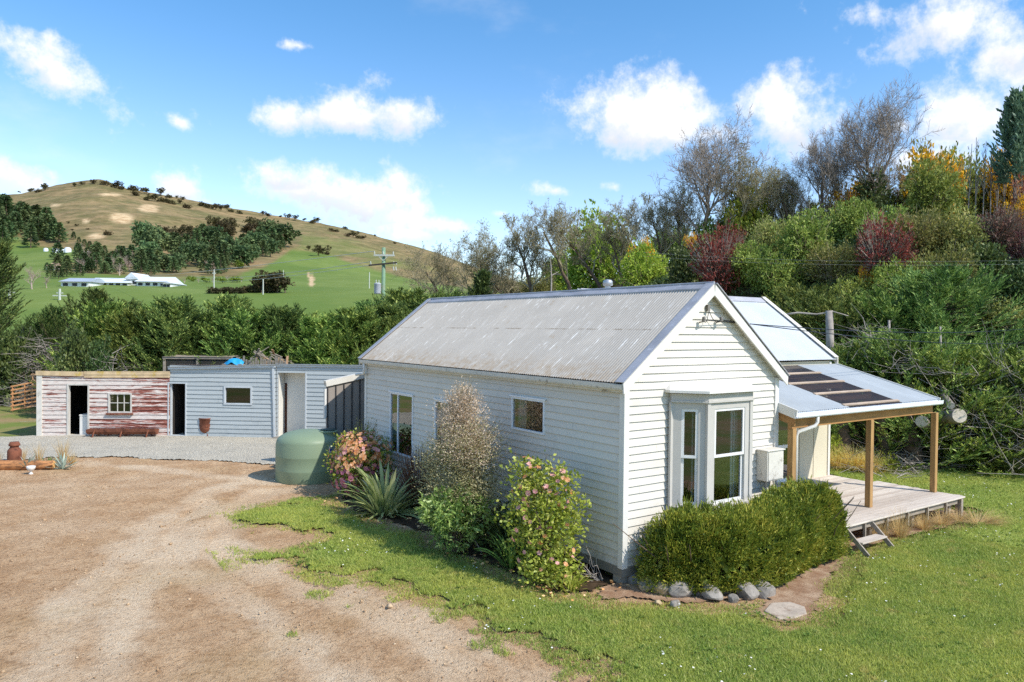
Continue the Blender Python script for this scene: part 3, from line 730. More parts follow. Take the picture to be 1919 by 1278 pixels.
# ------------------------------------------------------------------ the cottage
L_, WD, HE, HR = 11.72, 4.61, 3.82, 5.75
BOT = .35
house = thing('weatherboard_cottage', 'white weatherboard cottage with a weathered grey iron gable roof and a bay window', 'house', (0, 0, 0))
rise = (HR-HE)/(WD/2+.15)
roofz = lambda x: HR-abs(x-WD/2)*rise
wins = [('w1', PX(733, 737, 0), PX(776, 742, 0), 1.15), ('w2', PX(817, 747, 0), PX(862, 752, 0), 1.35), ('w3', PX(961, 742, 0), PX(1023, 750, 0), 2.56)]
WREC = []
for nm, a, b, zb in wins:
    WREC.append((b[1], a[1], zb, {'w1': 2.93, 'w2': 2.93, 'w3': 3.3}[nm]))
# long wall along y at x = 0 (outwards -x)
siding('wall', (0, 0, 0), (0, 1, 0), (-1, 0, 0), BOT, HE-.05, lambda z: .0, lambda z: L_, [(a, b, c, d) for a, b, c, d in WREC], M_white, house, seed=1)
# gable wall along x at y = 0 (outwards -y)
BX0, BX1, BZ0, BZ1 = 1.17, 3.44, .55, 3.62
gl_ = lambda z: max(0, (z-(roofz(0)-.05))/rise) if z > roofz(0)-.05 else 0.0
gr_ = lambda z: WD-gl_(z)
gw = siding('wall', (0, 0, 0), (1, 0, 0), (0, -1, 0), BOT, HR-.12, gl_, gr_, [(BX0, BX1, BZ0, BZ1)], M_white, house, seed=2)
b = MB(); b.box(0, .02, 0, .02, 0, .01)
# far and right walls (plain lining, seen only from the side)
mb = MB(); mb.add([(WD, 0, BOT), (WD, L_, BOT), (WD, L_, HE-.05), (WD, 0, HE-.05)], [(0, 1, 2, 3)]); mb.build('wall', M_white, house)
mb = MB(); mb.add([(0, L_, BOT), (WD, L_, BOT), (WD, L_, HE-.05), (WD/2, L_, HR-.05), (0, L_, HE-.05)], [(0, 4, 3, 2, 1)]); mb.build('wall', M_white, house)
mb = MB(); mb.box(.05, WD-.05, .05, L_-.05, BOT+.1, BOT+.14); mb.build('floor', M_dark, house)
mb = MB(); mb.box(1.9, 1.98, 3.9, L_-.1, BOT+.15, 3.0); mb.box(.1, 1.9, 3.9, 3.96, BOT+.15, 3.0); mb.box(.1, WD-.1, 3.0, 3.06, BOT+.15, 3.3); mb.build('partition', M_room, house)
mb = MB(); mb.box(.06, WD-.06, .06, L_-.06, 3.45, 3.49); mb.build('ceiling', M_room, house)
# base board and corner boards
mb = MB()
mb.box(-.032, 0, -.03, L_, BOT-.17, BOT+.005); mb.box(-.03, WD+.02, -.034, 0, BOT-.17, BOT+.004); mb.build('base_board', M_white, house)
mb = MB(); mb.box(-.046, .0, -.048, .085, BOT-.02, HE-.06); mb.box(-.0, .085, -.047, -.0, BOT-.02, HE-.04); mb.build('corner_board', M_trim, house)
mb = MB(); mb.box(WD-.08, WD+.045, -.046, .0, BOT-.02, HE-.02); mb.build('corner_board', M_trim, house)
mb = MB(); mb.box(-.045, .0, L_-.09, L_+.04, BOT-.02, HE-.06); mb.build('corner_board', M_trim, house)
for (x, y) in ((.0, .05), (.0, 2.2), (.0, 4.4), (.0, 6.6), (.0, 8.8), (0, 11.5), (2.2, .05), (4.4, .05)):
    mb = MB(); mb.box(x-.02, x+.2, y-.02, y+.18, -.05, BOT-.16); mb.build('foundation_pile', M_concrete, house)
mb = MB(); mb.box(.5, WD-.1, .5, L_-.2, -.02, .15); mb.build('underfloor', M_dark, house)

# roof
OE, OG = .16, .14
ez = roofz(-OE)
sl_len = math.hypot(WD/2+OE, HR-ez)
corr('roof', (-OE, -OG, ez+.03), (0, 1, 0), (WD/2+OE, 0, HR-ez), L_+2*OG, sl_len, M_roof, house)
rr = corr('roof', (WD+OE, -OG, ez+.03), (0, 1, 0), (-(WD/2+OE), 0, HR-ez), L_+2*OG, sl_len, M_roof, house, sub=4)
mb = MB()
nx, nz = rise/math.hypot(1, rise), 1/math.hypot(1, rise)
n_r = 24
rj = brng.normal(0, .006, n_r+1)
for sgn in (-1, 1):
    for i in range(n_r):
        y0 = -OG-.01+(L_+2*OG+.02)*i/n_r; y1 = -OG-.01+(L_+2*OG+.02)*(i+1)/n_r
        ax = WD/2; w_ = .19
        def pt(dist, y, j): return (ax+sgn*dist*nz, y, HR-dist*nx+.062+j)
        mb.add([pt(0, y0, rj[i]), pt(0, y1, rj[i+1]), pt(w_, y1, rj[i+1]), pt(w_, y0, rj[i]),
                pt(w_, y1, rj[i+1]-.03), pt(w_, y0, rj[i]-.03)], [(0, 1, 2, 3) if sgn < 0 else (3, 2, 1, 0), (3, 2, 4, 5)])
mb.tube([(WD/2, -OG-.012, HR+.066), (WD/2, L_*.5, HR+.06), (WD/2, L_+OG+.012, HR+.066)], .024, 8)
mb.build('ridge_cap', M_ridge, rr)
# barge boards and barge flashings on both gables
def barge(y, parent, outward):
    for s in (-1, 1):
        p0 = np.array([WD/2+s*(WD/2+OE+.02), y, ez+.0]); p1 = np.array([WD/2, y, HR+.008])
        mb = MB(); d = (p1-p0)/np.linalg.norm(p1-p0); up = np.array([-d[2]*s*-1, 0, abs(d[0])]); up = np.array([s*nx, 0, nz])
        q = [p0+up*.03, p1+up*.03+np.array([0, 0, .0]), p1-up*.0-np.array([0, 0, .20]), p0-up*.0-np.array([0, 0, .17])]
        t = np.array([0, outward*.032, 0])
        mb.add([*q, *[k+t for k in q]], [(0, 1, 2, 3), (7, 6, 5, 4), (0, 4, 5, 1), (1, 5, 6, 2), (2, 6, 7, 3), (3, 7, 4, 0)])
        mb.build('barge_board', M_trim, parent)
        mb = MB(); a = p0+up*.052; b_ = p1+up*.052; e = np.array([0, outward*.06, 0]); f_ = np.array([0, -outward*.17, 0]); g = up*.014
        q = [a+e, b_+e, b_+f_, a+f_]
        mb.add([*q, *[k+g for k in q]], [(0, 1, 2, 3), (7, 6, 5, 4), (0, 4, 5, 1), (1, 5, 6, 2), (2, 6, 7, 3), (3, 7, 4, 0)])
        mb.build('barge_flashing', M_ridge, parent)
barge(-OG, house, -1); barge(L_+OG, house, 1)
# soffit strip under the gable overhang
mb = MB()
for s in (-1, 1):
    p = lambda d, y: (WD/2+s*d, y, HR-.10-d*rise)
    mb.add([p(0, -OG), p(WD/2+.1, -OG), p(WD/2+.1, .02), p(0, .02)], [(0, 1, 2, 3)])
mb.build('soffit', M_trimold, house)
# fascia, gutter and downpipe along the long side
mb = MB(); mb.box(-OE+.05, -OE+.075, -OG+.02, L_+OG, ez-.16, ez-.0); mb.build('fascia', M_trimold, house)
mb = MB()
prof = [(-.0, .05), (-.0, -.05), (-.03, -.07), (-.075, -.065), (-.095, -.03), (-.10, .04), (-.092, .04), (-.087, -.028), (-.07, -.055), (-.032, -.06), (-.008, -.045), (-.008, .05)]
n = len(prof); ys = (-OG, L_+OG)
mb.add([(-OE+.05+x, y, ez-.045+z) for y in ys for x, z in prof], [tuple(range(n-1, -1, -1)), tuple(range(n, 2*n))]+[(i, (i+1) % n, n+(i+1) % n, n+i) for i in range(n)])
mb.build('gutter', M_trimold, house)
mb = MB(); yq = L_-.18
mb.tube([(-OE-.0, yq, ez-.1), (-OE-.0, yq, ez-.36), (-OE+.02, yq+.06, ez-.43), (-OE+.06, yq+.75, ez-.50)], .042, 10); mb.build('downpipe', M_trim, house, True)
# side windows: metal frames, panes, one with a sliding sash
def flatwin(name, x, y0, y1, z0, z1, mull, parent, fm=M_metalw, t=.045, sill=False):
    wn = thing(name, None, None) if False else None
    mb = MB(); a = x-.045; b_ = x+.05
    mb.box(a, b_, y0, y0+t, z0, z1); mb.box(a, b_, y1-t, y1, z0, z1); mb.box(a, b_, y0+t, y1-t, z1-t, z1); mb.box(a, b_, y0+t, y1-t, z0, z0+t)
    for m in mull: mb.box(a+.01, b_-.01, m-t*.5, m+t*.5, z0+t, z1-t)
    mb.box(x-.07, x-.044, y0-.05, y1+.05, z1-.0, z1+.035)
    fr = mb.build('window', fm, parent)
    mb = MB(); mb.add([(x-.01, y0+t, z0+t), (x-.01, y1-t, z0+t), (x-.01, y1-t, z1-t), (x-.01, y0+t, z1-t)], [(0, 3, 2, 1)]); mb.build('pane', M_glass, fr)
    return fr
wn1 = flatwin('window', 0, *WREC[0], [WREC[0][1]-.50], house)
wn2 = flatwin('window', 0, *WREC[1], [], house)
wn3 = flatwin('window', 0, *WREC[2], [], house)
for wn, wr, s in ((wn2, WREC[1], .5), (wn3, WREC[2], .28)):
    mb = MB(); y1 = wr[1]-.06
    for k in range(8): mb.box(.12+.015*(k % 2), .14+.015*(k % 2), y1-s*(k+1)/8, y1-s*k/8, wr[2]+.05, wr[3]-.06)
    mb.build('curtain', M_curtain, wn)

# the bay window on the gable
bay = MB()
FX0, FX1, FY = 1.66, 2.95, -.60
outl = [(BX0, -.0), (BX0, -.10), (FX0, FY), (FX1, FY), (BX1, -.10), (BX1, -.0)]
bayroot = None
def facet(mb, p, q, z0, z1, th, u0, u1):
    """slab between the plan points p and q, over the part u0..u1"""
    p = np.array(p, float); q = np.array(q, float); d = q-p; n_ = np.array([d[1], -d[0]]); n_ /= np.linalg.norm(n_)
    a = p+d*u0; b_ = p+d*u1; c = b_-n_*th; e = a-n_*th
    mb.vprism([tuple(a), tuple(b_), tuple(c), tuple(e)] if True else [], z0, z1)
ZS0, ZS1, ZT = 1.42, 3.30, 3.60
mb = MB()
segs = [(outl[1], outl[2], .27, .73), (outl[2], outl[3], .145, .86), (outl[3], outl[4], .27, .73)]
for p, q, a, b_ in segs:
    facet(mb, p, q, ZS0, ZS1, .06, 0, a); facet(mb, p, q, ZS0, ZS1, .06, b_, 1)
    facet(mb, p, q, .5, ZS0, .06, 0, 1); facet(mb, p, q, ZS1, ZT, .06, 0, 1)
mb.box(BX0, BX0+.06, -.11, 0, .5, ZT); mb.box(BX1-.06, BX1, -.11, 0, .5, ZT)
bayo = mb.build('bay_window', M_bay, house)
def grow(poly, k):
    c = np.array([(BX0+BX1)/2, 0]); return [(c[0]+(x-c[0])*(1+k/abs(x-c[0])) if abs(x-c[0]) > .01 else x, y-(k if y < -.3 else (k*.5 if y < -.01 else 0))) for x, y in poly]
mb = MB()
o1 = grow(outl[1:5], .028)
mb2 = MB()
for i in range(3):
    facet(mb, o1[i], o1[i+1], ZS1+.165, ZT+.0, .05, 0, 1)
    facet(mb, grow(outl[1:5], .05)[i], grow(outl[1:5], .05)[i+1], ZS1+.13, ZS1+.165, .05, 0, 1)
    facet(mb2, grow(outl[1:5], .05)[i], grow(outl[1:5], .05)[i+1], ZS0-.10, ZS0-.03, .05, 0, 1)
mb.build('cornice', M_bay, bayo); mb2.build('sill', M_bay, bayo)
mb = MB()
for k in (1, 2, 3, 4):   # pilaster cover strips at the corners
    x, y = outl[k]; mb.box(x-.045, x+.045, y-.022, y+.03, .5, ZS1+.125)
mb.build('corner_strip', M_bay, bayo)
ro = grow(outl[1:5], .13); zr = ZT+.02
mb = MB(); top = [(BX0+.02, .0), (BX1-.02, .0)]
lowp = [(ro[0][0], 0.0)]+ro+[(ro[3][0], 0.0)]
V = [(x, y, zr) for x, y in lowp]+[(x, y, zr+.05) for x, y in lowp]+[(BX0+.05, -.0, 3.80), (BX0+.3, -.02, 3.80), (BX1-.3, -.02, 3.80), (BX1-.05, -.0, 3.80)]
F = [(i, i+1, 7+i, 6+i) for i in range(5)]
F += [(5, 4, 3, 2, 1, 0), (6, 7, 12), (7, 8, 13, 12), (8, 9, 14, 13), (9, 10, 15, 14), (10, 11, 15)]
mb.add(V, F); mb.build('roof', M_trim, bayo)
def sash(p, q, a, b_, z0, z1, parent):
    p = np.array(p); q = np.array(q); d = q-p; n_ = np.array([d[1], -d[0]]); n_ /= np.linalg.norm(n_); Ld = np.linalg.norm(d)
    zm = (z0+z1)/2-.02; mb = MB(); fw = .055
    def slab(u0, u1, za, zb, dep, th=.04):
        A = p+d*u0-n_*dep; B = p+d*u1-n_*dep; mb.vprism([tuple(A), tuple(B), tuple(B-n_*th), tuple(A-n_*th)], za, zb)
    f = fw/Ld
    for za, zb, dep in ((zm, z1, .012), (z0, zm+.04, .05)):
        slab(a, a+f, za, zb, dep); slab(b_-f, b_, za, zb, dep); slab(a+f, b_-f, za, za+.055, dep); slab(a+f, b_-f, zb-.05, zb, dep)
    s_ = mb.build('sash', M_sash, parent)
    mb = MB()
    for za, zb, dep in ((zm+.05, z1-.045, .03), (z0+.05, zm-.01, .07)):
        A = p+d*(a+f)-n_*dep; B = p+d*(b_-f)-n_*dep; mb.add([(*A, za), (*B, za), (*B, zb), (*A, zb)], [(0, 1, 2, 3)])
    mb.build('pane', M_glass, parent)
for p, q, a, b_ in segs: sash(p, q, a, b_, ZS0, ZS1, bayo)
mb = MB()
for k in range(7): mb.box(2.55+.045*k, 2.59+.045*k, -.42+.02*(k % 2), -.40+.02*(k % 2), 1.0, 3.35)
for k in range(4): mb.box(1.55+.03*k, 1.575+.03*k, -.30-.05*k, -.28-.05*k, 1.0, 3.35)
mb.build('curtain', M_curtain, bayo)

# meter box, service insulators, flue
mb = MB(); mb.box(3.93, 4.50, -.30, -.02, 1.60, 2.26); mb.box(3.90, 4.53, -.33, -.03, 2.245, 2.27)
mo = mb.build('meter_box', M_trimold, house, bevel=.008)
mb = MB(); mb.box(3.96, 4.47, -.315, -.301, 1.63, 2.22); mb.build('door', M_trimold, mo)
mb = MB(); mb.tube([(4.2, -.1, 1.6), (4.2, -.1, .5)], .03, 8); mb.build('conduit', M_trim, mo)
M_ins = simple('insulator_grey', c3(126, 120, 112), .4, .1, 8)
ins = MB(); ins.box(2.20, 2.27, -.09, -.02, 5.24, 5.36); io = ins.build('service_bracket', M_ins, house)
def hang(a, b_, sag, n=10):
    a = np.array(a, float); b_ = np.array(b_, float); return [a+(b_-a)*t-np.array([0, 0, sag*4*t*(1-t)]) for t in np.linspace(0, 1, n)]
for (x, z) in ((2.02, 5.02), (2.55, 5.03)):
    ins = MB(); ins.tube([(x, -.02, z-.02), (x, -.14, z-.0), (x, -.14, z+.05)], .014, 6); ins.lathe([(.0, .0), (.04, .0), (.04, .03), (.026, .04), (.04, .05), (.034, .09), (0, .1)], (x, -.14, z+.0), 10)
    ii = ins.build('insulator', M_ins, house)
    mb = MB(); mb.tube(hang((x, -.14, z+.03), (2.24, -.08, 5.25), .13), .007, 5); mb.build('wire', M_black, ii)
fl = PX(1139, 545, 3.15); fz = PX(1139, 523, 3.15)[2]-.62
mb = MB(); mb.lathe([(.075, -.7), (.075, .5)], (3.15, fl[1], fz), 16); mb.lathe([(.0, .62), (.09, .60), (.125, .56), (.125, .46), (.1, .45), (.0, .45)], (3.15, fl[1], fz), 16); mb.lathe([(.20, .02), (.16, .16), (.09, .27), (.08, .30)], (3.15, fl[1], fz), 16)
mb.build('flue', M_steel, house, True)

# the back wing: ridge along x, white iron, cream sheet walls
WX0, WX1, WY0, WY1 = WD-.3, 10.9, 2.62, 7.6
WHE, WHR = 3.98, 5.86
M_cream = simple('cream_sheet', c3(206, 196, 172), .7, .05, 1.5, .05, 20, dirt=(c3(150, 138, 116), .66, 3))
mb = MB()
mb.box(WX0, WX1, WY0, WY0+.08, .35, WHE); mb.add([(WX1, WY0, .35), (WX1, WY1, .35), (WX1, WY1, WHE), (WX1, (WY0+WY1)/2, WHR-.05), (WX1, WY0, WHE)], [(0, 1, 2, 3, 4)])
mb.add([(WX0, WY1, .35), (WX1, WY1, .35), (WX1, WY1, WHE), (WX0, WY1, WHE)], [(0, 1, 2, 3)])
wing = mb.build('wing_wall', M_cream, house)
mb = MB()
for x in (9.42, 10.12): mb.box(x-.012, x+.012, WY0-.006, WY0, .5, 3.6)
mb.build('joint_strip', simple('joint_tan', c3(150, 140, 120), .8), wing)  # strips a darker tan than the cream sheets
mb = MB(); mb.box(WX1-.07, WX1+.03, WY0-.03, WY0+.06, .35, WHE-.02); mb.build('corner_trim', M_trim, wing)
sl2 = math.hypot((WY1-WY0)/2+.12, WHR-WHE+.05)
wr1 = corr('wing_roof', (WX0-1.2, WY0-.12, WHE+.05), (1, 0, 0), (0, (WY1-WY0)/2+.12, WHR-WHE), WX1-WX0+1.2+.18, sl2, M_roofw, house)
corr('wing_roof', (WX0-1.2, WY1+.12, WHE+.05), (1, 0, 0), (0, -((WY1-WY0)/2+.12), WHR-WHE), WX1-WX0+1.2+.18, sl2, M_roofw, house, sub=4)
ym = (WY0+WY1)/2; rs2 = (WHR-WHE)/((WY1-WY0)/2+.12)
mb = MB()
for s in (-1, 1):
    mb.add([(WX0-1.1, ym, WHR+.085), (WX1+.2, ym, WHR+.085), (WX1+.2, ym+s*.2, WHR+.075-.2*rs2), (WX0-1.1, ym+s*.2, WHR+.075-.2*rs2)], [(0, 1, 2, 3)])
mb.build('ridge_cap', M_ridge, wr1)
mb = MB()
for s in (-1, 1):
    y0 = ym+s*((WY1-WY0)/2+.14)
    q = [np.array([WX1+.16, y0, WHE+.10]), np.array([WX1+.16, ym, WHR+.10]), np.array([WX1+.16, ym, WHR-.12]), np.array([WX1+.16, y0, WHE-.1])]
    mb.add([*q, *[k+np.array([.04, 0, 0]) for k in q]], [(0, 1, 2, 3), (7, 6, 5, 4), (0, 4, 5, 1), (1, 5, 6, 2), (2, 6, 7, 3), (3, 7, 4, 0)])
    mb.beam((WX1+.12, y0, WHE+.115), (WX1+.12, ym, WHR+.115), .2, .02)
mb.build('barge_board', M_trimold, wr1)
# glazed door in the wing wall beside the verandah post
dx0 = PY(1452, 800, WY0)[0]; dx1 = PY(1491, 800, WY0)[0]
mb = MB(); y = WY0-.035; z0, z1 = .6, 2.72; t = .09; zm = 1.55
mb.box(dx0, dx0+t, y-.02, y+.02, z0, z1); mb.box(dx1-t, dx1, y-.02, y+.02, z0, z1); mb.box(dx0+t, dx1-t, y-.02, y+.02, z1-t, z1); mb.box(dx0+t, dx1-t, y-.02, y+.02, z0, z0+t); mb.box(dx0+t, dx1-t, y-.02, y+.02, zm, zm+t)
dr = mb.build('door', M_metalw, house)
mb = MB()
mb.add([(dx0+t, y, z0+t), (dx1-t, y, z0+t), (dx1-t, y, zm), (dx0+t, y, zm)], [(0, 1, 2, 3)]); mb.add([(dx0+t, y, zm+t), (dx1-t, y, zm+t), (dx1-t, y, z1-t), (dx0+t, y, z1-t)], [(0, 1, 2, 3)])
mb.build('pane', M_glass, dr)
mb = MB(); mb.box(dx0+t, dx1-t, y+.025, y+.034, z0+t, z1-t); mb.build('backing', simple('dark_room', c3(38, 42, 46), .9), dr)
mb = MB(); mb.box(dx1-.075, dx1-.02, y-.06, y-.02, 1.62, 1.84); mb.build('handle', M_black, dr)

# the grey battened screen behind the cottage
M_batten = simple('grey_sheet', c3(150, 140, 130), .8, .08, 2, .15, 30, dirt=(c3(112, 102, 92), .6, 3))
LY = 14.0; lx0 = PY(613, 716, LY)[0]; lx1 = 1.9
screen = thing('screen_fence', 'grey battened screen with a sloping white cap between the cottage and blue shed', 'fence', (.6, LY, 0))
mb = MB(); lz = lambda x: 2.97+(x-lx0)*.185
mb.add([(lx0, LY, 0), (lx1, LY, 0), (lx1, LY, lz(lx1)), (lx0, LY, lz(lx0)), (lx0, LY+.1, 0), (lx1, LY+.1, 0), (lx1, LY+.1, lz(lx1)), (lx0, LY+.1, lz(lx0))], [(0, 1, 2, 3), (4, 0, 3, 7), (5, 4, 7, 6), (1, 5, 6, 2), (3, 2, 6, 7)])
mb.build('panel', M_batten, screen)
M_db = simple('dark_batten', c3(66, 62, 60), .8)
x = lx0+.02
while x < 1.6:
    mb = MB(); mb.box(x-.016, x+.016, LY-.035, LY-.001, .0, lz(x)-.16); mb.build('batten', M_db, screen); x += .29
mb = MB(); mb.beam((lx0-.06, LY+.03, lz(lx0)-.05), (lx1, LY+.03, lz(lx1)-.05), .2, .2); mb.build('cap', M_trimold, screen)
mb = MB(); mb.box(lx0-.09, lx0-.02, LY-.02, LY+.08, 1.75, 2.75); mb.build('bracket', M_trim, screen)

# ------------------------------------------------------------------ verandah
M_pine = None
def timber(name, c, grain=(1, 1, .12), dark=.5, var=.2, rough=.75):
    t = NT(name); pos = t.mapv(t.coord('Object'), grain)
    g = t.noise(9, 6, .7, pos, .3); n = t.noise(1.2, 3, .6, t.geo('Position'))
    col = t.mix(t.rampf(g, .34, .68), mul(c, 1-var), mul(c, 1+var)); col = t.mix(t.math('MULTIPLY', t.rampf(n, .55, .8), dark), col, mul(c, .6))
    return t.done(t.principled(col, rough, 0, t.bump(g, .3, .006), .3).outputs[0])
M_pine = timber('treated_pine', c3(172, 134, 86)); M_pinex = timber('treated_pine_beam', c3(168, 124, 76), (.12, 1, 1))
M_pale = timber('pale_batten', c3(186, 164, 142), (.15, 1, 1))
VY0, VY1, VZ0, VZ1 = -.45, 2.52, 3.06, 3.86
VX0, VX1 = WD+.06, PY(1757, 740, VY0)[0]
ver = thing('verandah', 'open verandah with a low zinc roof, brown skylight strip and pine posts', 'verandah', (8, -.3, .55))
vs = (VZ1-VZ0)/(VY1-VY0); vlen = math.hypot(VY1-VY0, VZ1-VZ0)
SKX0, SKX1 = PY(1588, 750, VY0)[0], PY(1688, 741, VY0)[0]
vz = lambda y: VZ0+(y-VY0)*vs
es = (0, VY1-VY0, VZ1-VZ0)
for (a, b_) in ((VX0, SKX0+.03), (SKX1-.03, VX1)):
    corr('roof', (a, VY0-.05, VZ0+.02), (1, 0, 0), es, b_-a, vlen+.05, M_roofv, ver, u0=a)
t = NT('clear_sheet')
tr = t.n('BsdfTransparent'); tr.inputs['Color'].default_value = (.42, .41, .43, 1)
pb = t.principled(c3(96, 94, 100), .25, 0, None, .5)
m = t.n('MixShader'); m.inputs[0].default_value = .30; t.l(tr.outputs[0], m.inputs[1]); t.l(pb.outputs[0], m.inputs[2]); M_clear = t.done(m.outputs[0])
corr('skylight', (SKX0, VY0-.05, VZ0+.014), (1, 0, 0), es, SKX1-SKX0, vlen+.05, M_clear, ver, u0=SKX0)
for yy in (VY0+.08, .38, 1.12, 1.82):
    mb = MB(); mb.beam((SKX0-.04, yy, vz(yy)+.045), (SKX1+.04, yy, vz(yy)+.045), .085, .03, (0, -vs, 1)); mb.build('skylight_batten', M_pale, ver)
for yy in (.3, 1.1, 1.9):
    mb = MB(); mb.box(VX0, VX1-.1, yy-.023, yy+.023, vz(yy)-.13, vz(yy)-.02); mb.build('purlin', M_pinex, ver)
for x in np.linspace(VX0+.1, VX1-.15, 8):
    mb = MB(); mb.beam((x, VY0+.12, vz(VY0+.12)-.21), (x, VY1, vz(VY1)-.21), .045, .15); mb.build('rafter', M_pine, ver)
mb = MB(); mb.box(VX0, VX1-.05, -.36, -.27, 2.70, 2.92); mb.build('beam', M_pinex, ver, bevel=.006)
mb = MB(); mb.beam((VX0+.03, -.45, 2.86), (VX0+.03, VY1, 2.86+2.97*vs), .05, .2); mb.build('beam', M_pinex, ver)
mb = MB(); mb.beam((VX0-.02, VY0-.06, vz(VY0-.06)-.02), (VX0-.02, VY1, vz(VY1)-.02), .035, .2); mb.build('barge_board', M_trim, ver)
mb = MB(); mb.beam((VX1+.0, VY0-.06, vz(VY0-.06)+.0), (VX1+.0, VY1, vz(VY1)+.0), .03, .14); mb.build('barge_board', M_trim, ver)
mb = MB()
g0 = [(-.0, .05), (-.0, -.05), (-.03, -.075), (-.085, -.075), (-.105, -.05), (-.115, .04), (-.105, .04), (-.095, -.045), (-.08, -.063), (-.032, -.063), (-.01, -.045), (-.01, .05)]
n = len(g0)
mb.add([(x, VY0-.02+yv, VZ0-.04+z) for x in (VX0-.05, VX1+.06) for yv, z in g0], [tuple(range(n)), tuple(range(2*n-1, n-1, -1))]+[(i, n+i, n+(i+1) % n, (i+1) % n) for i in range(n)])
mb.build('gutter', M_metalw, ver)
mb = MB(); px = VX0+.75
mb.tube([(px, VY0-.06, VZ0-.1), (px, VY0-.06, VZ0-.24), (px-.06, VY0-.04, VZ0-.33), (px-.42, -.32, VZ0-.45), (px-.47, -.30, VZ0-.55), (px-.47, -.30, .55)], .042, 12); mb.box(px-.52, px-.42, -.27, -.22, 1.9, 1.93); mb.build('downpipe', M_trim, ver, True)
p1 = G(1628, 950, .55); p2 = G(1745, 921, .55)
for x in (VX0+.1, p1[0], p2[0]):
    mb = MB(); mb.box(x-.068, x+.068, -.385, -.25, .55, 2.70); mb.build('post', M_pine, ver, bevel=.006)

# ------------------------------------------------------------------ deck and step
M_deck = None
t = NT('silvered_deck'); pos = t.geo('Position'); sp = t.n('SeparateXYZ'); t.l(pos, sp.inputs[0])
bi = t.math('FLOOR', t.math('MULTIPLY', sp.outputs['Y'], 1/.15)); wn = t.n('TexWhiteNoise'); wn.noise_dimensions = '1D'; t.l(bi, wn.inputs['W'])
g = t.noise(4, 7, .75, t.mapv(pos, (.5, 12, 6)))
col = t.mix(wn.outputs['Value'], c3(186, 172, 158), c3(216, 204, 190)); col = t.mix(t.math('MULTIPLY', t.rampf(g, .45, .7), .5), col, c3(136, 118, 102))
col = t.mix(t.math('MULTIPLY', t.rampf(t.noise(1.3, 5, .7, pos), .55, .75), .35), col, c3(128, 116, 100))
M_deck = t.done(t.principled(col, .85, 0, t.bump(g, .4, .01), .2).outputs[0])
deck = thing('deck', 'low weathered silver grey timber deck in front of the cottage wing', 'deck', (8, 0, 0))
DX0, DX1 = 4.75, G(1808, 930, .55)[0]
DY0 = -1.06
y = DY0; k = 0
mb = MB()
while y < 2.55:
    e = DX1+brng.uniform(-.03, .04)
    mb.box(DX0, e if y < 1.2 else 10.95, y, y+.142, .515+brng.uniform(-.002, .002), .55+brng.uniform(-.002, .003)); y += .15
mb.build('decking', M_deck, deck, bevel=.004)
M_frame = timber('grey_bearer', c3(156, 144, 130), (.15, 1, 1))
for yy in (DY0+.08, .3, 1.5):
    mb = MB(); mb.box(DX0+.05, DX1-.25, yy, yy+.05, .37, .515); mb.build('bearer', M_frame, deck)
for x in (5.7, 6.55, 7.5, 8.45, 9.4, 10.35):
    mb = MB(); mb.box(x-.022, x+.022, DY0+.02, DY0+.075, .18, .512); mb.build('joist_end', M_frame, deck)
for x in (5.3, 7.1, 9.0, 10.9, 11.5):
    mb = MB(); mb.box(x-.06, x+.06, DY0+.20, DY0+.32, -.05, .513); mb.build('deck_pile', M_frame, deck)
mb = MB(); mb.box(DX1-.16, DX1-.06, DY0+.02, DY0+.14, -.05, .514); mb.box(DX1-.05, DX1+.02, DY0+.12, DY0+.4, .3, .44); mb.build('deck_pile', M_frame, deck)
stp = thing('deck_step', 'grey timber step with sloping sides at the front edge of the deck', 'step', (6.2, -1.4, 0))
sx0, sx1 = 5.68, 6.72
mb = MB(); mb.box(sx0+.02, sx1-.02, -1.46, -1.20, .245, .28); mb.build('tread', M_deck, stp, bevel=.004)
for x in (sx0, sx1):
    mb = MB(); mb.beam((x, DY0-.02, .49), (x, -1.60, .02), .035, .10); mb.build('stringer', M_frame, stp)
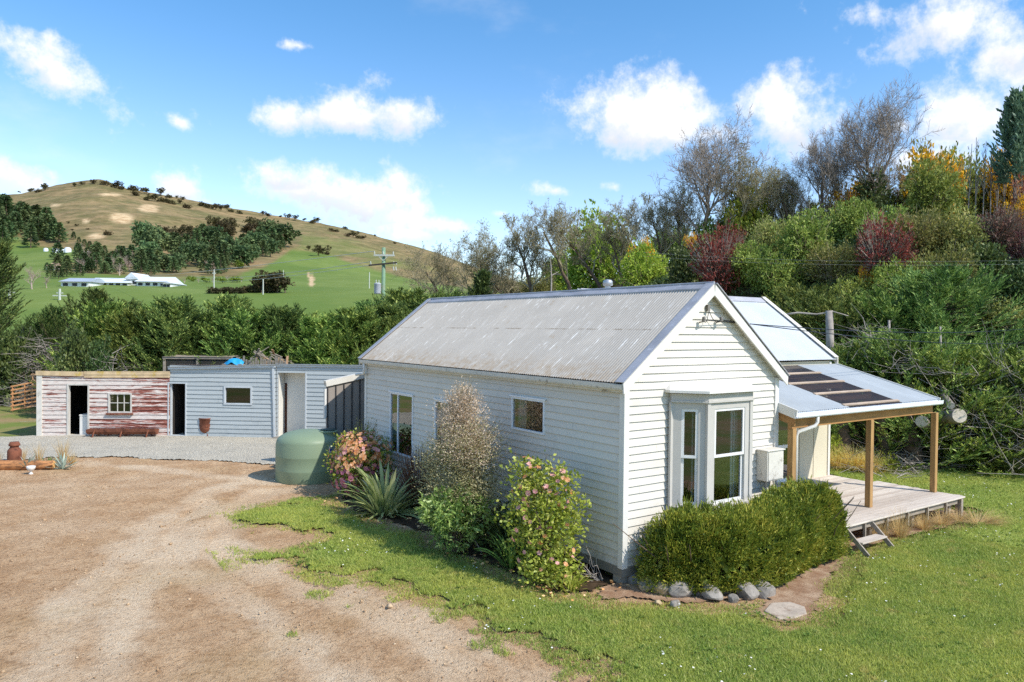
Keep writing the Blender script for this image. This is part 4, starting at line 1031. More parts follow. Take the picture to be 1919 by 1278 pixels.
# ------------------------------------------------------------------ the row of old sheds
S0, S1, S2 = G(74, 818), G(318, 818), G(517, 822)
def frame(P, Q):
    d = (Q-P); d[2] = 0; Ln = np.linalg.norm(d); ex = d/Ln; ey = np.array([-ex[1], ex[0], 0])   # ey: into the shed
    if np.dot(ey, FH) < 0: ey = -ey
    return Ln, ex, ey
M_rust = simple('rusty_iron', c3(122, 74, 54), .85, .3, 4, .4, 30, dirt=(c3(84, 48, 36), .5, 6))
M_oldwood = timber('weathered_timber', c3(150, 138, 122), (.2, 1, 1), .5, .25, .9)
M_reveal = timber('door_reveal', c3(196, 190, 180), (1, 1, .2), .4, .12, .8)
def peeled(name):
    t = NT(name); uv = t.coord('UV'); sp = t.n('SeparateXYZ'); t.l(uv, sp.inputs[0])
    row = t.math('FLOOR', sp.outputs['Y']); fr = t.math('FRACT', sp.outputs['Y'])
    wn = t.n('TexWhiteNoise'); wn.noise_dimensions = '1D'; t.l(row, wn.inputs['W'])
    a = t.noise(1.0, 8, .72, t.mapv(uv, (1.5, 4.5, 1))); b = t.noise(1.0, 4, .6, t.mapv(uv, (.55, .8, 1)))
    pos = t.n('SeparateXYZ'); t.l(uv, pos.inputs[0])
    side = t.math('MULTIPLY_ADD', sp.outputs['X'], .026, -.06)
    k = t.math('ADD', t.math('ADD', a, t.math('MULTIPLY', b, .55)), t.math('ADD', t.math('MULTIPLY', wn.outputs['Value'], .20), side))
    k = t.math('ADD', k, t.math('MULTIPLY', fr, .12))
    white = t.mix(t.rampf(t.noise(5, 5, .7, uv), .35, .7), c3(216, 206, 196), c3(190, 172, 162))
    pink = t.mix(t.rampf(a, .45, .6), c3(184, 124, 110), c3(140, 74, 62))
    wood = t.mix(t.rampf(t.noise(8, 6, .7, t.mapv(uv, (.5, 5, 1))), .35, .65), c3(128, 64, 52), c3(96, 60, 50))
    col = t.mix(t.rampf(k, .975, 1.005), white, pink); col = t.mix(t.rampf(k, 1.025, 1.065), col, wood)
    mo = t.math('MULTIPLY', t.rampf(t.noise(2.0, 5, .7, uv), .66, .72), .8); col = t.mix(mo, col, c3(176, 148, 90))
    col = t.mix(t.math('MULTIPLY', t.rampf(fr, .1, .0), .5), col, c3(90, 70, 62))
    return t.done(t.principled(col, .8, 0, t.bump(k, .4, .01), .2).outputs[0])
M_peel = peeled('peeling_paint')
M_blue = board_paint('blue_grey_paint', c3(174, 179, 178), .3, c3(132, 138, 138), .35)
M_bluetrim = simple('blue_grey_trim', c3(192, 196, 197), .6, .08, 3, .1, 30, dirt=(c3(120, 126, 130), .62, 5))
M_lichen = simple('lichen_board', c3(202, 176, 138), .85, .2, 3, .2, 30, dirt=(c3(190, 160, 44), .52, 2.2))
M_roofold = roofmat('old_shed_iron', c3(150, 140, 130), c3(190, 186, 180), c3(136, 92, 64), 1, .2, .6)

class Frame:
    def __init__(s, P, Q):
        s.P = P.copy(); s.P[2] = 0; s.L, s.ex, s.ey = frame(P.copy(), Q.copy())
        m = np.eye(4); m[:3, 0] = s.ex; m[:3, 1] = s.ey; m[:3, 3] = s.P; s.M = m
    def at(s, u, v, dy=0.0):
        p = PL(u, v, s.P+s.ey*dy, s.ey)-s.P; return float(p@s.ex), float(p[2])
    def w(s, x, y, z): return s.P+s.ex*x+s.ey*y+np.array([0, 0, z])
def shed_shell(fr, root, mat, Ln, D, ztop, zback, ops, rev, roof, seed, back_ops=(), wood=None):
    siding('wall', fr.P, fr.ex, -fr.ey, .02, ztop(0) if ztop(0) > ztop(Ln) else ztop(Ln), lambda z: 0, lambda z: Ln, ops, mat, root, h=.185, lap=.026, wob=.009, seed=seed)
    wood = wood or M_oldwood
    mb = MB(fr.M); mb.box(.0, .06, .03, D, 0, zback); mb.build('wall', mat if mat is not M_blue else M_bluetrim, root)
    mb = MB(fr.M); mb.box(Ln-.06, Ln, .03, D, 0, zback); mb.build('wall', wood, root)
    # back wall with its own opening
    mb = MB(fr.M)
    if back_ops:
        a, b_, c, d = back_ops; mb.box(.06, a, D-.06, D, 0, zback); mb.box(b_, Ln-.06, D-.06, D, 0, zback); mb.box(a, b_, D-.06, D, 0, c); mb.box(a, b_, D-.06, D, d, zback)
        for k in (1, 2): mb.box(a+(b_-a)*k/3-.015, a+(b_-a)*k/3+.015, D-.05, D-.02, c, d)
        mb.box(a, b_, D-.045, D-.025, (c+d)/2-.015, (c+d)/2+.015)
    else: mb.box(.06, Ln-.06, D-.06, D, 0, zback)
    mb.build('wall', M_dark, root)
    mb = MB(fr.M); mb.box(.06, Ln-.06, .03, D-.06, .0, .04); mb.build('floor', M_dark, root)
    mb = MB(fr.M); mb.box(.07, Ln-.07, .10, .13, 2.5, zback); mb.box(.065, .08, .12, D-.07, .04, zback-.03); mb.box(Ln-.08, Ln-.065, .12, D-.07, .04, zback-.03); mb.build('lining', M_dark, root)  # added dark boards whose colour stands in for shade inside the openings
def doorframe(fr, root, x0, x1, z1, mat, w_=.07):
    mb = MB(fr.M); mb.box(x0-w_, x0, -.045, .14, .0, z1+w_); mb.box(x1, x1+w_, -.045, .14, .0, z1+w_); mb.box(x0, x1, -.045, .14, z1, z1+w_); mb.box(x0, x1, -.03, .14, .02, .07)
    return mb.build('door_frame', mat, root)
def winframe(fr, root, x0, x1, z0, z1, mat, mull=(), bars=(), sill=.0, w_=.06, glass=None):
    mb = MB(fr.M); mb.box(x0-w_, x0, -.05, .08, z0-w_, z1+w_); mb.box(x1, x1+w_, -.05, .08, z0-w_, z1+w_); mb.box(x0, x1, -.05, .08, z1, z1+w_); mb.box(x0, x1, -.05, .08, z0-w_, z0)
    for m in mull: mb.box(m-.014, m+.014, -.0, .05, z0, z1)
    for b_ in bars: mb.box(x0, x1, .004, .046, b_-.014, b_+.014)
    wn = mb.build('window', mat, root)
    if sill:
        mb = MB(fr.M); mb.box(x0-sill, x1+sill, -.12, .0, z0-w_-.07, z0-w_-.002); mb.build('sill', M_rust, wn)
    mb = MB(fr.M); mb.add([(x0, .03, z0), (x1, .03, z0), (x1, .03, z1), (x0, .03, z1)], [(0, 1, 2, 3)]); mb.build('pane', glass or M_glassdirty, wn)
    return wn
# red shed
FA = Frame(S0, S1)
shedA = thing('peeling_shed', 'old shed with white paint peeling off red boards and an open doorway', 'shed', tuple(FA.w(FA.L/2, 1.5, 0)))
ax0, _ = FA.at(129, 780); ax1, az1 = FA.at(165, 722); wx0, wz0 = FA.at(206, 771); wx1, wz1 = FA.at(245, 739)
ZA = FA.at(70, 700)[1]; ZA2 = FA.at(305, 702)[1]
shed_shell(FA, shedA, M_peel, FA.L, 3.6, lambda z: ZA, ZA-.25, [(ax0, ax1, 0, az1), (wx0, wx1, wz0, wz1)], None, None, 3, (.6, 1.5, 1.15, 2.05))
doorframe(FA, shedA, ax0, ax1, az1, M_reveal); winframe(FA, shedA, wx0, wx1, wz0, wz1, M_reveal, [wx0+(wx1-wx0)*.36, wx0+(wx1-wx0)*.68], [wz0+(wz1-wz0)*.5], .12)
mb = MB(FA.M); mb.box(-.1, .12, -.055, .03, 0, ZA+.02); mb.box(-.1, -.03, -.04, .2, 0, ZA); mb.build('corner_board', M_trimold, shedA)
xm = FA.at(158, 700)[0]
mb = MB(FA.M); mb.beam((-.12, -.06, ZA+.03), (xm, -.07, ZA+.0), .05, .19); mb.build('fascia', M_lichen, shedA)
mb = MB(FA.M); mb.beam((xm+.02, -.05, ZA+.04), (FA.L+.02, -.05, ZA+.06), .05, .15); mb.build('fascia', M_lichen, shedA)
mb = MB(FA.M); mb.beam((xm+.02, -.045, ZA-.10), (FA.L, -.045, ZA-.08), .03, .12); mb.build('fascia', M_lichen, shedA)
q = FA.w(-.12, -.08, ZA+.10); qe = FA.ey*3.9+np.array([0, 0, -.28])
corr('roof', q, FA.ex, qe, FA.L+.14, np.linalg.norm(qe), M_roofold, shedA, sub=4)
fz_ = thing('chest_freezer', 'white box appliance standing just inside the peeling shed doorway', 'appliance', tuple(FA.w(ax0+.75, .45, .04)))
mb = MB(FA.M); mb.box(ax0+.36, ax0+1.15, .16, .8, .05, .86); bx = mb.build('body', M_trim, fz_, bevel=.02); mb = MB(FA.M); mb.box(ax0+.35, ax0+1.16, .15, .81, .87, .93); mb.build('lid', M_trim, fz_, bevel=.01)
# blue shed
FB = Frame(S1, S2)
shedB = thing('blue_shed', 'blue grey weatherboard shed with a dark open doorway and a small wide window', 'shed', tuple(FB.w(FB.L/2, 1.5, 0)))
bx0, _ = FB.at(317, 780); bx1, bz1 = FB.at(348, 719); vx0, vz0 = FB.at(423, 755); vx1, vz1 = FB.at(470, 727)
ZB = FB.at(310, 690)[1]; ZB2 = FB.at(507, 686)[1]
shed_shell(FB, shedB, M_blue, FB.L, 3.6, lambda z: ZB2-.03, ZB-.2, [(bx0, bx1, 0, bz1), (vx0, vx1, vz0, vz1)], None, None, 4)
doorframe(FB, shedB, bx0, bx1, bz1, M_bluetrim, .05); winframe(FB, shedB, vx0, vx1, vz0, vz1, M_bluetrim, glass=M_glassdirty, w_=.07)
mb = MB(FB.M); mb.beam((-.04, -.06, ZB+.0), (FB.L, -.06, ZB2+.0), .08, .10); mb.build('fascia', M_bluetrim, shedB)
mb = MB(FB.M); mb.beam((-.04, -.09, ZB+.07), (FB.L, -.09, ZB2+.07), .14, .025); mb.build('flashing', M_steel, shedB)
mb = MB(FB.M); mb.beam((FB.L-.03, -.05, .0), (FB.L-.12, -.05, ZB2-.02), .09, .05, (0, 1, 0)); mb.build('corner_board', M_bluetrim, shedB)
q = FB.w(-.0, -.03, ZB2+.02); qe = FB.ey*3.8+np.array([0, 0, -.28])
corr('roof', q, FB.ex, qe, FB.L-.05, np.linalg.norm(qe), M_roofold, shedB, sub=4)
# third section with the cream alcove
S3 = S2+(FB.ex*.93+np.array([FH[0], FH[1], 0])*-.02)*5.0
FC = Frame(S2+FB.ex*.02, S3)
shedC = thing('blue_outbuilding', 'pale blue outbuilding with a white lined entrance recess behind the water tank', 'shed', tuple(FC.w(FC.L/2, 1.5, 0)))
cx0 = .06; cx1, cz1 = FC.at(573, 699)
ZC = FC.at(560, 686)[1]
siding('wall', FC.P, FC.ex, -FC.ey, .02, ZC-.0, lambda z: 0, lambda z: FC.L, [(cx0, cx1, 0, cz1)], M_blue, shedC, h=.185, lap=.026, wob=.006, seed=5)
M_lin = simple('pale_lining', c3(214, 210, 200), .8, .05, 1.5, dirt=(c3(160, 150, 130), .62, 3))
mb = MB(FC.M); mb.box(cx0+.17, cx1, .62, .67, 0, cz1+.1); mb.build('recess_wall', M_lin, shedC)
mb = MB(FC.M); mb.box(cx1, cx1+.05, .02, .7, 0, cz1+.1); mb.build('recess_wall', M_lin, shedC)
mb = MB(FC.M); mb.box(cx0-.02, cx0+.03, .02, 1.0, 0, cz1+.1); mb.build('recess_wall', M_lin, shedC)
mb = MB(FC.M); mb.box(cx0+.03, cx0+.17, .70, .75, .1, 2.35); mb.build('door', timber('brown_door', c3(92, 58, 42), (1, 1, .2)), shedC)
mb = MB(FC.M); mb.box(cx0+.03, cx0+.17, .70, .74, 2.36, cz1+.1); mb.build('door_head', M_lin, shedC)
mb = MB(FC.M); mb.box(cx0, cx1, .02, 1.9, cz1, cz1+.04); mb.build('recess_ceiling', M_trimold, shedC)
mb = MB(FC.M); mb.box(cx0-.1, cx1+.3, -.25, 1.9, -.02, .10); mb.build('threshold', M_concrete, shedC)
mb = MB(FC.M); mb.box(cx1-.01, cx1+.05, -.045, .02, .1, cz1+.04); mb.build('recess_trim', M_bluetrim, shedC)
mb = MB(FC.M); mb.box(FC.L-.06, FC.L, .02, 3.6, 0, ZC-.2); mb.box(0, FC.L, 3.55, 3.6, 0, ZC-.2); mb.build('wall', M_bluetrim, shedC)
mb = MB(FC.M); mb.box(-.02, FC.L, -.07, .0, ZC-.03, ZC+.05); mb.build('fascia', M_bluetrim, shedC)
mb = MB(FC.M); mb.box(-.02, FC.L, -.12, .03, ZC+.06, ZC+.085); mb.build('flashing', M_steel, shedC)
q = FC.w(.0, .0, ZC+.03); qe = FC.ey*3.8+np.array([0, 0, -.28])
corr('roof', q, FC.ex, qe, FC.L, np.linalg.norm(qe), M_roofold, shedC, sub=4)

# rusty trough against the red shed
tx0 = FA.at(172, 808)[0]; tx1 = FA.at(300, 806)[0]
tr_ = thing('feed_trough', 'long rusty feed trough on splayed legs against the peeling shed', 'trough', tuple(FA.w((tx0+tx1)/2, -.3, 0)))
mb = MB(FA.M); n = 9
prof = [(.22*math.cos(a), .36-.22*math.sin(a)) for a in np.linspace(0, math.pi, n)]
V = [(x, -.32+y, z) for x in (tx0, tx1) for y, z in prof]+[(x, -.32+y*.93, z+.012) for x in (tx0+.01, tx1-.01) for y, z in prof]
F = [(i, i+1, n+i+1, n+i) for i in range(n-1)]+[(2*n+i, 3*n+i, 3*n+i+1, 2*n+i+1) for i in range(n-1)]+[tuple(range(n-1, -1, -1)), tuple(range(n, 2*n)), tuple(range(2*n, 3*n)), tuple(range(4*n-1, 3*n-1, -1))]
mb.add(V, F); mb.build('basin', M_rust, tr_)
for x in (tx0+.3, (tx0+tx1)/2, tx1-.35):
    mb = MB(FA.M); mb.beam((x-.02, -.60, .0), (x+.05, -.52, .36), .05, .05); mb.build('leg', M_rust, tr_); mb = MB(FA.M); mb.beam((x+.05, -.12, .0), (x+.05, -.16, .36), .05, .05); mb.build('leg', M_rust, tr_)
# rusty fire pot
bp = G(388, 818)
pot = thing('rusty_boiler_pot', 'round rusty iron boiler pot on short feet before the blue shed', 'pot', tuple(bp))
mb = MB(); mb.lathe([(.0, .16), (.22, .17), (.30, .26), (.335, .45), (.335, .78), (.36, .79), (.36, .83), (.32, .83), (.315, .5), (.2, .3), (0, .28)], bp, 22); mb.build('bowl', M_rust, pot, True)
for k in range(3):
    a = k*2.1+.4; mb = MB(); mb.tube([bp+np.array([.2*math.cos(a), .2*math.sin(a), .2]), bp+np.array([.27*math.cos(a), .27*math.sin(a), 0])], [.05, .035], 6); mb.build('foot', M_rust, pot)
d_ = (np.array([CAM[0], CAM[1], 0])-np.array([bp[0], bp[1], 0])); d_ /= np.linalg.norm(d_); r_ = np.cross(d_, (0, 0, 1.))
c_ = bp+d_*.335+np.array([0, 0, .50]); mb = MB(); mb.beam(c_-r_*.06+d_*.0, c_+r_*.06, .05, .06); mb.build('spout', M_rust, pot)

# water tank
TK = np.array([-1.47, 12.82, 0]); TR = 1.0
tank = thing('water_tank', 'squat round sage green plastic water tank with a domed top beside the cottage', 'water tank', tuple(TK))
M_tank = simple('sage_plastic', c3(126, 142, 114), .5, .04, .8, .05, 12, spec=.4, dirt=(c3(150, 160, 140), .66, 2))
mb = MB(); prof = [(TR-.02, 0), (TR, .04), (TR, .36), (TR+.005, .38), (TR, .40), (TR, .78), (TR+.005, .80), (TR, .82), (TR, 1.14), (TR-.015, 1.18)]
prof += [(TR*math.cos(a)*.985, 1.18+.40*math.sin(a)**.9) for a in np.linspace(.06, math.pi/2-.01, 12)]
mb.lathe(prof, TK, 64); mb.build('body', M_tank, tank, True)
hd = np.array([.50, -.38, 0]); hc = TK+hd+np.array([0, 0, 1.30])
mb = MB(); mb.lathe([(.29, -.1), (.28, .20), (.30, .215), (.30, .25), (.27, .26), (.0, .265)], hc, 28); mb.build('hatch', M_tank, tank, True)
mb = MB(); mb.lathe([(.0, .27), (.24, .272), (.25, .285), (.24, .30), (.0, .31)], hc, 28); mb.build('lid', simple('dark_lid', c3(58, 74, 64), .5), tank, True)
a0 = math.atan2(CAM[1]-TK[1], CAM[0]-TK[0]); mb = MB()
def cyl(a, r, z): return TK+np.array([r*math.cos(a), r*math.sin(a), z])
def patch(a_c, w_, z0, z1, off, m, name):
    mb = MB(); n = 5; vs = []
    for i in range(n+1):
        a = a_c-w_/2+w_*i/n; vs += [cyl(a, TR+off, z0), cyl(a, TR+off, z1)]
    mb.add(vs, [(2*i, 2*i+2, 2*i+3, 2*i+1) for i in range(n)]); return mb.build(name, m, tank)
patch(a0+.72, .15, .95, 1.13, .012, simple('label_white', c3(216, 220, 222), .5), 'label')
patch(a0+.74, .10, .97, 1.11, .016, simple('label_blue', c3(24, 58, 150), .4), 'label')
mb = MB(); pa = cyl(a0+1.0, TR, .12); mb.tube([pa, cyl(a0+1.0, TR+.15, .12), cyl(a0+.95, TR+.35, .04), cyl(a0+.8, TR+.8, .03)], .03, 8); mb.build('outlet_pipe', simple('grey_pipe', c3(200, 206, 212), .5), tank, True)

# the log with the milk can and agaves behind it
lg = thing('cut_log', 'peeled pine log lying along the edge of the gravel', 'log', tuple(G(40, 880)))
A_ = G(-60, 881)+np.array([0, 0, .15]); B_ = G(102, 880)+np.array([0, 0, .15])
t = NT('log_bark'); g = t.noise(5, 6, .7, t.mapv(t.coord('Object'), (.4, 1.4, 3)))
col = t.mix(t.rampf(g, .4, .62), c3(186, 130, 84), c3(120, 84, 58)); M_log = t.done(t.principled(col, .85, 0, t.bump(g, .5, .02), .2).outputs[0])
pts = [A_+(B_-A_)*s for s in np.linspace(0, 1, 9)]
mb = MB(); mb.tube(pts, [.19, .185, .19, .18, .17, .172, .16, .15, .152], 14); mb.build('trunk', M_log, lg, True)
e = (B_-A_)/np.linalg.norm(B_-A_); mb = MB(); mb.tube([B_+e*.0, B_+e*.012], [.148, .146], 14); mb.build('cut_face', simple('cut_wood', c3(224, 168, 104), .8, .15, 12), lg)
mc = G(27, 868)
can = thing('milk_can', 'rusty brown milk can standing behind the pine log', 'milk can', tuple(mc))
mb = MB(); mb.lathe([(0, 0), (.21, 0), (.215, .03), (.215, .42), (.20, .47), (.135, .55), (.13, .62)], mc, 24); mb.build('body', M_rust, can, True)
mb = MB(); mb.lathe([(.13, .60), (.175, .61), (.175, .66), (.15, .70), (.14, .74), (0, .745)], mc, 24); mb.build('lid', M_rust, can, True)
wp = G(58, 889)
wpt = thing('white_urn', 'small white garden urn on bare dirt before the pine log', 'urn', tuple(wp))
mb = MB(); mb.lathe([(0, 0), (.07, 0), (.06, .03), (.03, .07), (.035, .10), (.08, .13), (.12, .19), (.135, .26), (.12, .27), (.10, .24), (0, .22)], wp, 20); mb.build('bowl', M_trim, wpt, True)

# pallets and paling heap left of the sheds
M_pallet = timber('pallet_wood', c3(188, 134, 88), (.3, 1, 1), .4, .25, .85); M_palletold = timber('pallet_grey', c3(178, 142, 108), (.3, 1, 1), .5, .25, .9)
def pallet(name, label, base, right, upv, w_, h_, mat, nb=7):
    r = thing(name, label, 'pallet', tuple(base), group='pallets leaning left of the sheds')
    base = np.array(base, float); right = np.array(right, float)/np.linalg.norm(right); upv = np.array(upv, float)/np.linalg.norm(upv); n_ = np.cross(right, upv)
    for k in range(3):
        mb = MB(); x = w_*(.04+.46*k); mb.beam(base+right*x, base+right*x+upv*h_, .045, .09, n_); mb.build('bearer', mat, r)
    for k in range(nb):
        mb = MB(); z = h_*(.04+.92*k/(nb-1)); p = base+upv*z+n_*.055; mb.beam(p-right*.02, p+right*w_, .02, .09, upv); mb.build('board', mat, r)
    return r
RH = np.array([RT0[0], RT0[1], 0])
pb_ = G(22, 771)
pallet('pallet', 'orange brown wooden pallet tilted on its edge left of the peeling shed', pb_, RH*.9-np.array([0, 0, -.18]), np.array([0, 0, 1.])-RH*.30+FH*.45, 1.5, 1.55, M_pallet)
pallet('pallet', 'taller grey brown pallet standing upright between the leaning pallet and peeling shed', G(42, 764)+FH*.8, RH, np.array([0, 0, 1.])-RH*.06+FH*.12, 1.4, 1.95, M_palletold, 6)

# things behind the sheds whose tops show over the roofs
cb = FA.w(FA.at(195, 690)[0]+.2, 6.2, 0)
cage = thing('old_bird_cage', 'old timber and wire netting run with a twiggy roof behind the peeling shed', 'animal run', tuple(cb))
cw, ch = 3.3, 3.12
M_net = NT('wire_netting'); tr = M_net.n('BsdfTransparent'); pbn = M_net.principled(c3(70, 66, 62), .8); mx = M_net.n('MixShader'); mx.inputs[0].default_value = .55; M_net.l(tr.outputs[0], mx.inputs[1]); M_net.l(pbn.outputs[0], mx.inputs[2]); M_net = M_net.done(mx.outputs[0])
mr = np.eye(4); mr[:3, 0] = FA.ex; mr[:3, 1] = FA.ey; mr[:3, 3] = cb
for x in (0, cw*.5, cw):
    mb = MB(mr); mb.box(x-.06, x+.06, -.05, .05, 0, ch); mb.build('post', M_oldwood, cage)
mb = MB(mr); mb.box(-.1, cw+.1, -.06, .06, ch, ch+.10); mb.build('rail', M_oldwood, cage)
mb = MB(mr); mb.add([(0, 0, 0), (cw, 0, 0), (cw, 0, ch), (0, 0, ch)], [(0, 1, 2, 3)]); mb.build('netting', M_net, cage)
mb = MB(mr); mb.add([(-.1, -.1, ch+.11), (cw+.1, -.1, ch+.11), (cw+.1, 1.6, ch+.16), (-.1, 1.6, ch+.16)], [(0, 1, 2, 3)]); mb.build('roof', M_oldwood, cage)
pf = FB.w(.35, 5.6, 0); nrow = 13
pal = thing('paling_fence', 'rough grey paling fence seen over the blue shed roof', 'fence', tuple(pf))
mr = np.eye(4); mr[:3, 0] = FB.ex; mr[:3, 1] = FB.ey; mr[:3, 3] = pf
for k in range(22):
    h_ = 3.22+brng.uniform(-.12, .12); x = k*.125+brng.uniform(-.02, .02); mb = MB(mr); mb.box(x, x+.095, 0, .02, 0, h_); mb.build('paling', M_oldwood, pal)
mb = MB(mr); mb.box(-.05, 2.8, .02, .07, 2.6, 2.7); mb.build('rail', M_oldwood, pal)
ta = FB.w(.5, 5.2, 3.0)
tb = thing('blue_tarpaulin', 'bright blue tarpaulin bundle showing above the blue shed roof', 'tarpaulin', tuple(FB.w(.5, 5.2, 0)))
q = np.random.default_rng(3); n = 14
gx_, gy_ = np.meshgrid(np.linspace(-.5, .5, n), np.linspace(-.35, .35, n)); rr_ = np.hypot(gx_/.5, gy_/.35)
gz_ = 3.22-.25*rr_**2+(fbm(gx_*5+3, gy_*5, 3, 4)-.5)*.25
V = FB.P+np.array([.75, 0, 0])*0+(gx_[..., None]+.62)*FB.ex+(gy_[..., None]+5.1)*FB.ey+gz_[..., None]*np.array([0, 0, 1.])
I = np.arange(n*n).reshape(n, n); F = np.stack([I[:-1, :-1], I[:-1, 1:], I[1:, 1:], I[1:, :-1]], -1).reshape(-1, 4)
obj('cover', V.reshape(-1, 3), F, simple('blue_tarp', c3(38, 150, 200), .5, .1, 3), tb, smooth=True)
mb = MB(FB.M); mb.box(.1, 1.1, 4.8, 5.4, 0, 2.95); mb.build('stack', M_oldwood, tb)
dwp = FB.w(1.9, 6.3, 0)
wh = thing('timber_heap', 'heap of broken boards and branches behind the blue shed', 'wood pile', tuple(dwp)); q = np.random.default_rng(8)
for k in range(26):
    p = dwp+FB.ex*q.uniform(-.8, 1.1)+FB.ey*q.uniform(-.4, .4)+np.array([0, 0, q.uniform(2.6, 3.5)])
    d = FB.ex*q.normal(0, .7)+FB.ey*q.normal(0, .4)+np.array([0, 0, abs(q.normal(.6, .4))]); d /= np.linalg.norm(d); ln = q.uniform(.5, 1.3)
    mb = MB(); mb.beam(p-d*ln/2, p+d*ln/2, .09, .035); mb.build('board', M_oldwood if k % 3 else M_palletold, wh)
mb = MB(FB.M); mb.box(1.2, 2.9, 5.95, 6.7, 0, 2.7); mb.build('stack', M_oldwood, wh)
# ------------------------------------------------------------------ foliage builders
def unit(a): return a/np.maximum(np.linalg.norm(a, axis=-1, keepdims=True), 1e-9)
def leaves(q, P, D, ln, wd, jl=.35, shape=0):
    """leaf-shaped quads from P along D"""
    n = len(P); D = unit(D); S = unit(np.cross(D, q.normal(0, 1, (n, 3))))
    l = (ln*q.uniform(1-jl, 1+jl, n))[:, None]; w_ = (wd*q.uniform(1-jl, 1+jl, n))[:, None]*.5
    N = np.cross(D, S)
    m = P+D*l*.5+N*l*.06
    V = np.stack([P, m+S*w_, P+D*l, m-S*w_], 1).reshape(-1, 3)
    return V
def quads(V): return np.arange(len(V)).reshape(-1, 4)
def merge(parts):
    V = []; F4 = []; F3 = []; b = 0
    for v, f in parts:
        f = np.asarray(f)
        (F4 if f.shape[1] == 4 else F3).append(f+b); V.append(v); b += len(v)
    return np.vstack(V), [np.vstack(x) for x in (F4, F3) if x]
def tubes(segs, sides=4):
    """segs: list of (points (k,3), radii (k,)) -> V, F, joined"""
    Vs = []; Fs = []; b = 0
    for P, r in segs:
        P = np.asarray(P, float); k = len(P)
        d = np.gradient(P, axis=0); d = unit(d)
        ref = np.array([0, 0, 1.]) if abs(d[0, 2]) < .8 else np.array([1., 0, 0])
        t = unit(np.cross(d, ref)); u = np.cross(d, t)
        a = np.arange(sides)*2*math.pi/sides
        ring = P[:, None, :]+np.asarray(r, float)[:, None, None]*(t[:, None, :]*np.cos(a)[None, :, None]+u[:, None, :]*np.sin(a)[None, :, None])
        Vs.append(ring.reshape(-1, 3)); i = np.arange(k-1)[:, None]*sides; j = np.arange(sides)[None, :]; jn = (j+1) % sides
        Fs.append((np.stack([i+j, i+jn, i+sides+jn, i+sides+j], -1).reshape(-1, 4))+b); b += k*sides
    return np.vstack(Vs), np.vstack(Fs)
def twigs_batch(P0, P1, r0, r1):
    """many straight three-sided twigs at once"""
    d = unit(P1-P0); ref = np.where(np.abs(d[:, 2:3]) < .8, np.array([[0, 0, 1.]]), np.array([[1., 0, 0]])); t = unit(np.cross(d, ref)); u = np.cross(d, t)
    V = []
    for P, r in ((P0, r0), (P1, r1)):
        for k in range(3):
            a = k*2*math.pi/3; V.append(P+(t*math.cos(a)+u*math.sin(a))*np.reshape(r, (-1, 1)))
    V = np.stack(V, 1); n = len(P0); b = np.arange(n)[:, None]*6
    F = np.stack([np.stack([b[:, 0]+k, b[:, 0]+(k+1) % 3, b[:, 0]+3+(k+1) % 3, b[:, 0]+3+k], -1) for k in range(3)], 1).reshape(-1, 4)
    return V.reshape(-1, 3), F
def bare_tree(q, h, lean=(0, 0), spread=.55, up=.35, levels=5, kids=(7, 6, 5, 4, 4), fork=.25, r0=None, gnarl=.12, lenk=.62):
    """leafless crown: every level grows from the one before; returns thick limbs and fine twigs"""
    r0 = r0 or h*.022
    k = 7; s = np.linspace(0, 1, k)
    tr = np.stack([lean[0]*h*s**1.4, lean[1]*h*s**1.4, h*.62*s], -1); tr[1:] += np.cumsum(q.normal(0, h*.012, (k-1, 3)), 0)
    limbs = [(tr, r0*(1-.6*s))]; cur = [(tr, r0*(1-.6*s), h*.62)]; tw0 = []; tw1 = []; twr = []
    for lv in range(levels):
        nxt = []
        for P, R, Ln in cur:
            n = kids[min(lv, len(kids)-1)]; dirp = unit(P[-1]-P[-2])
            for j in range(n):
                t = (fork if lv == 0 else .25)+(1-(fork if lv == 0 else .25))*(j+q.uniform(.1, .9))/n
                i = min(int(t*(len(P)-1)), len(P)-2); f = t*(len(P)-1)-i; p = P[i]*(1-f)+P[i+1]*f
                axis = unit(P[i+1]-P[i]); rnd = q.normal(0, 1, 3)
                if lv == 0: rnd = np.array([math.cos(j*2.39996), math.sin(j*2.39996), 0])+q.normal(0, .15, 3)
                side = unit(rnd-axis*np.dot(rnd, axis))
                d = unit(axis*(1-spread)+side*spread*1.25*q.uniform(.75, 1.15)+np.array([0, 0, up]))
                l = Ln*lenk*q.uniform(.7, 1.15)*(1.05-.35*t if lv == 0 else 1)
                rad = max(R[i]*.52, h*.00115)
                if lv >= levels-2:
                    e = p+d*l; m = (p+e)/2+q.normal(0, l*.07, 3)
                    tw0 += [p, m]; tw1 += [m, e+np.array([0, 0, l*.06])]; twr += [(rad, rad*.75), (rad*.75, rad*.45)]
                    nxt.append((np.array([p, m, e]), np.array([rad, rad*.75, rad*.5]), l))
                else:
                    kk = 5; ss = np.linspace(0, 1, kk); Q = p+d*l*ss[:, None]; Q[1:] += np.cumsum(q.normal(0, l*gnarl*.45, (kk-1, 3)), 0); Q[:, 2] += l*.10*ss**2
                    rr = rad*(1-.6*ss); limbs.append((Q, rr)); nxt.append((Q, rr, l))
        cur = nxt
    tips = np.array([c[0][-1] for c in cur])
    V1, F1 = tubes(limbs[:1], 8); V2, F2 = tubes(limbs[1:], 5)
    tw0 = np.array(tw0); tw1 = np.array(tw1); twr = np.array(twr)
    V3, F3 = twigs_batch(tw0, tw1, twr[:, 0], twr[:, 1])
    return (V1, F1), merge([(V2, F2), (V3, F3)]), tips
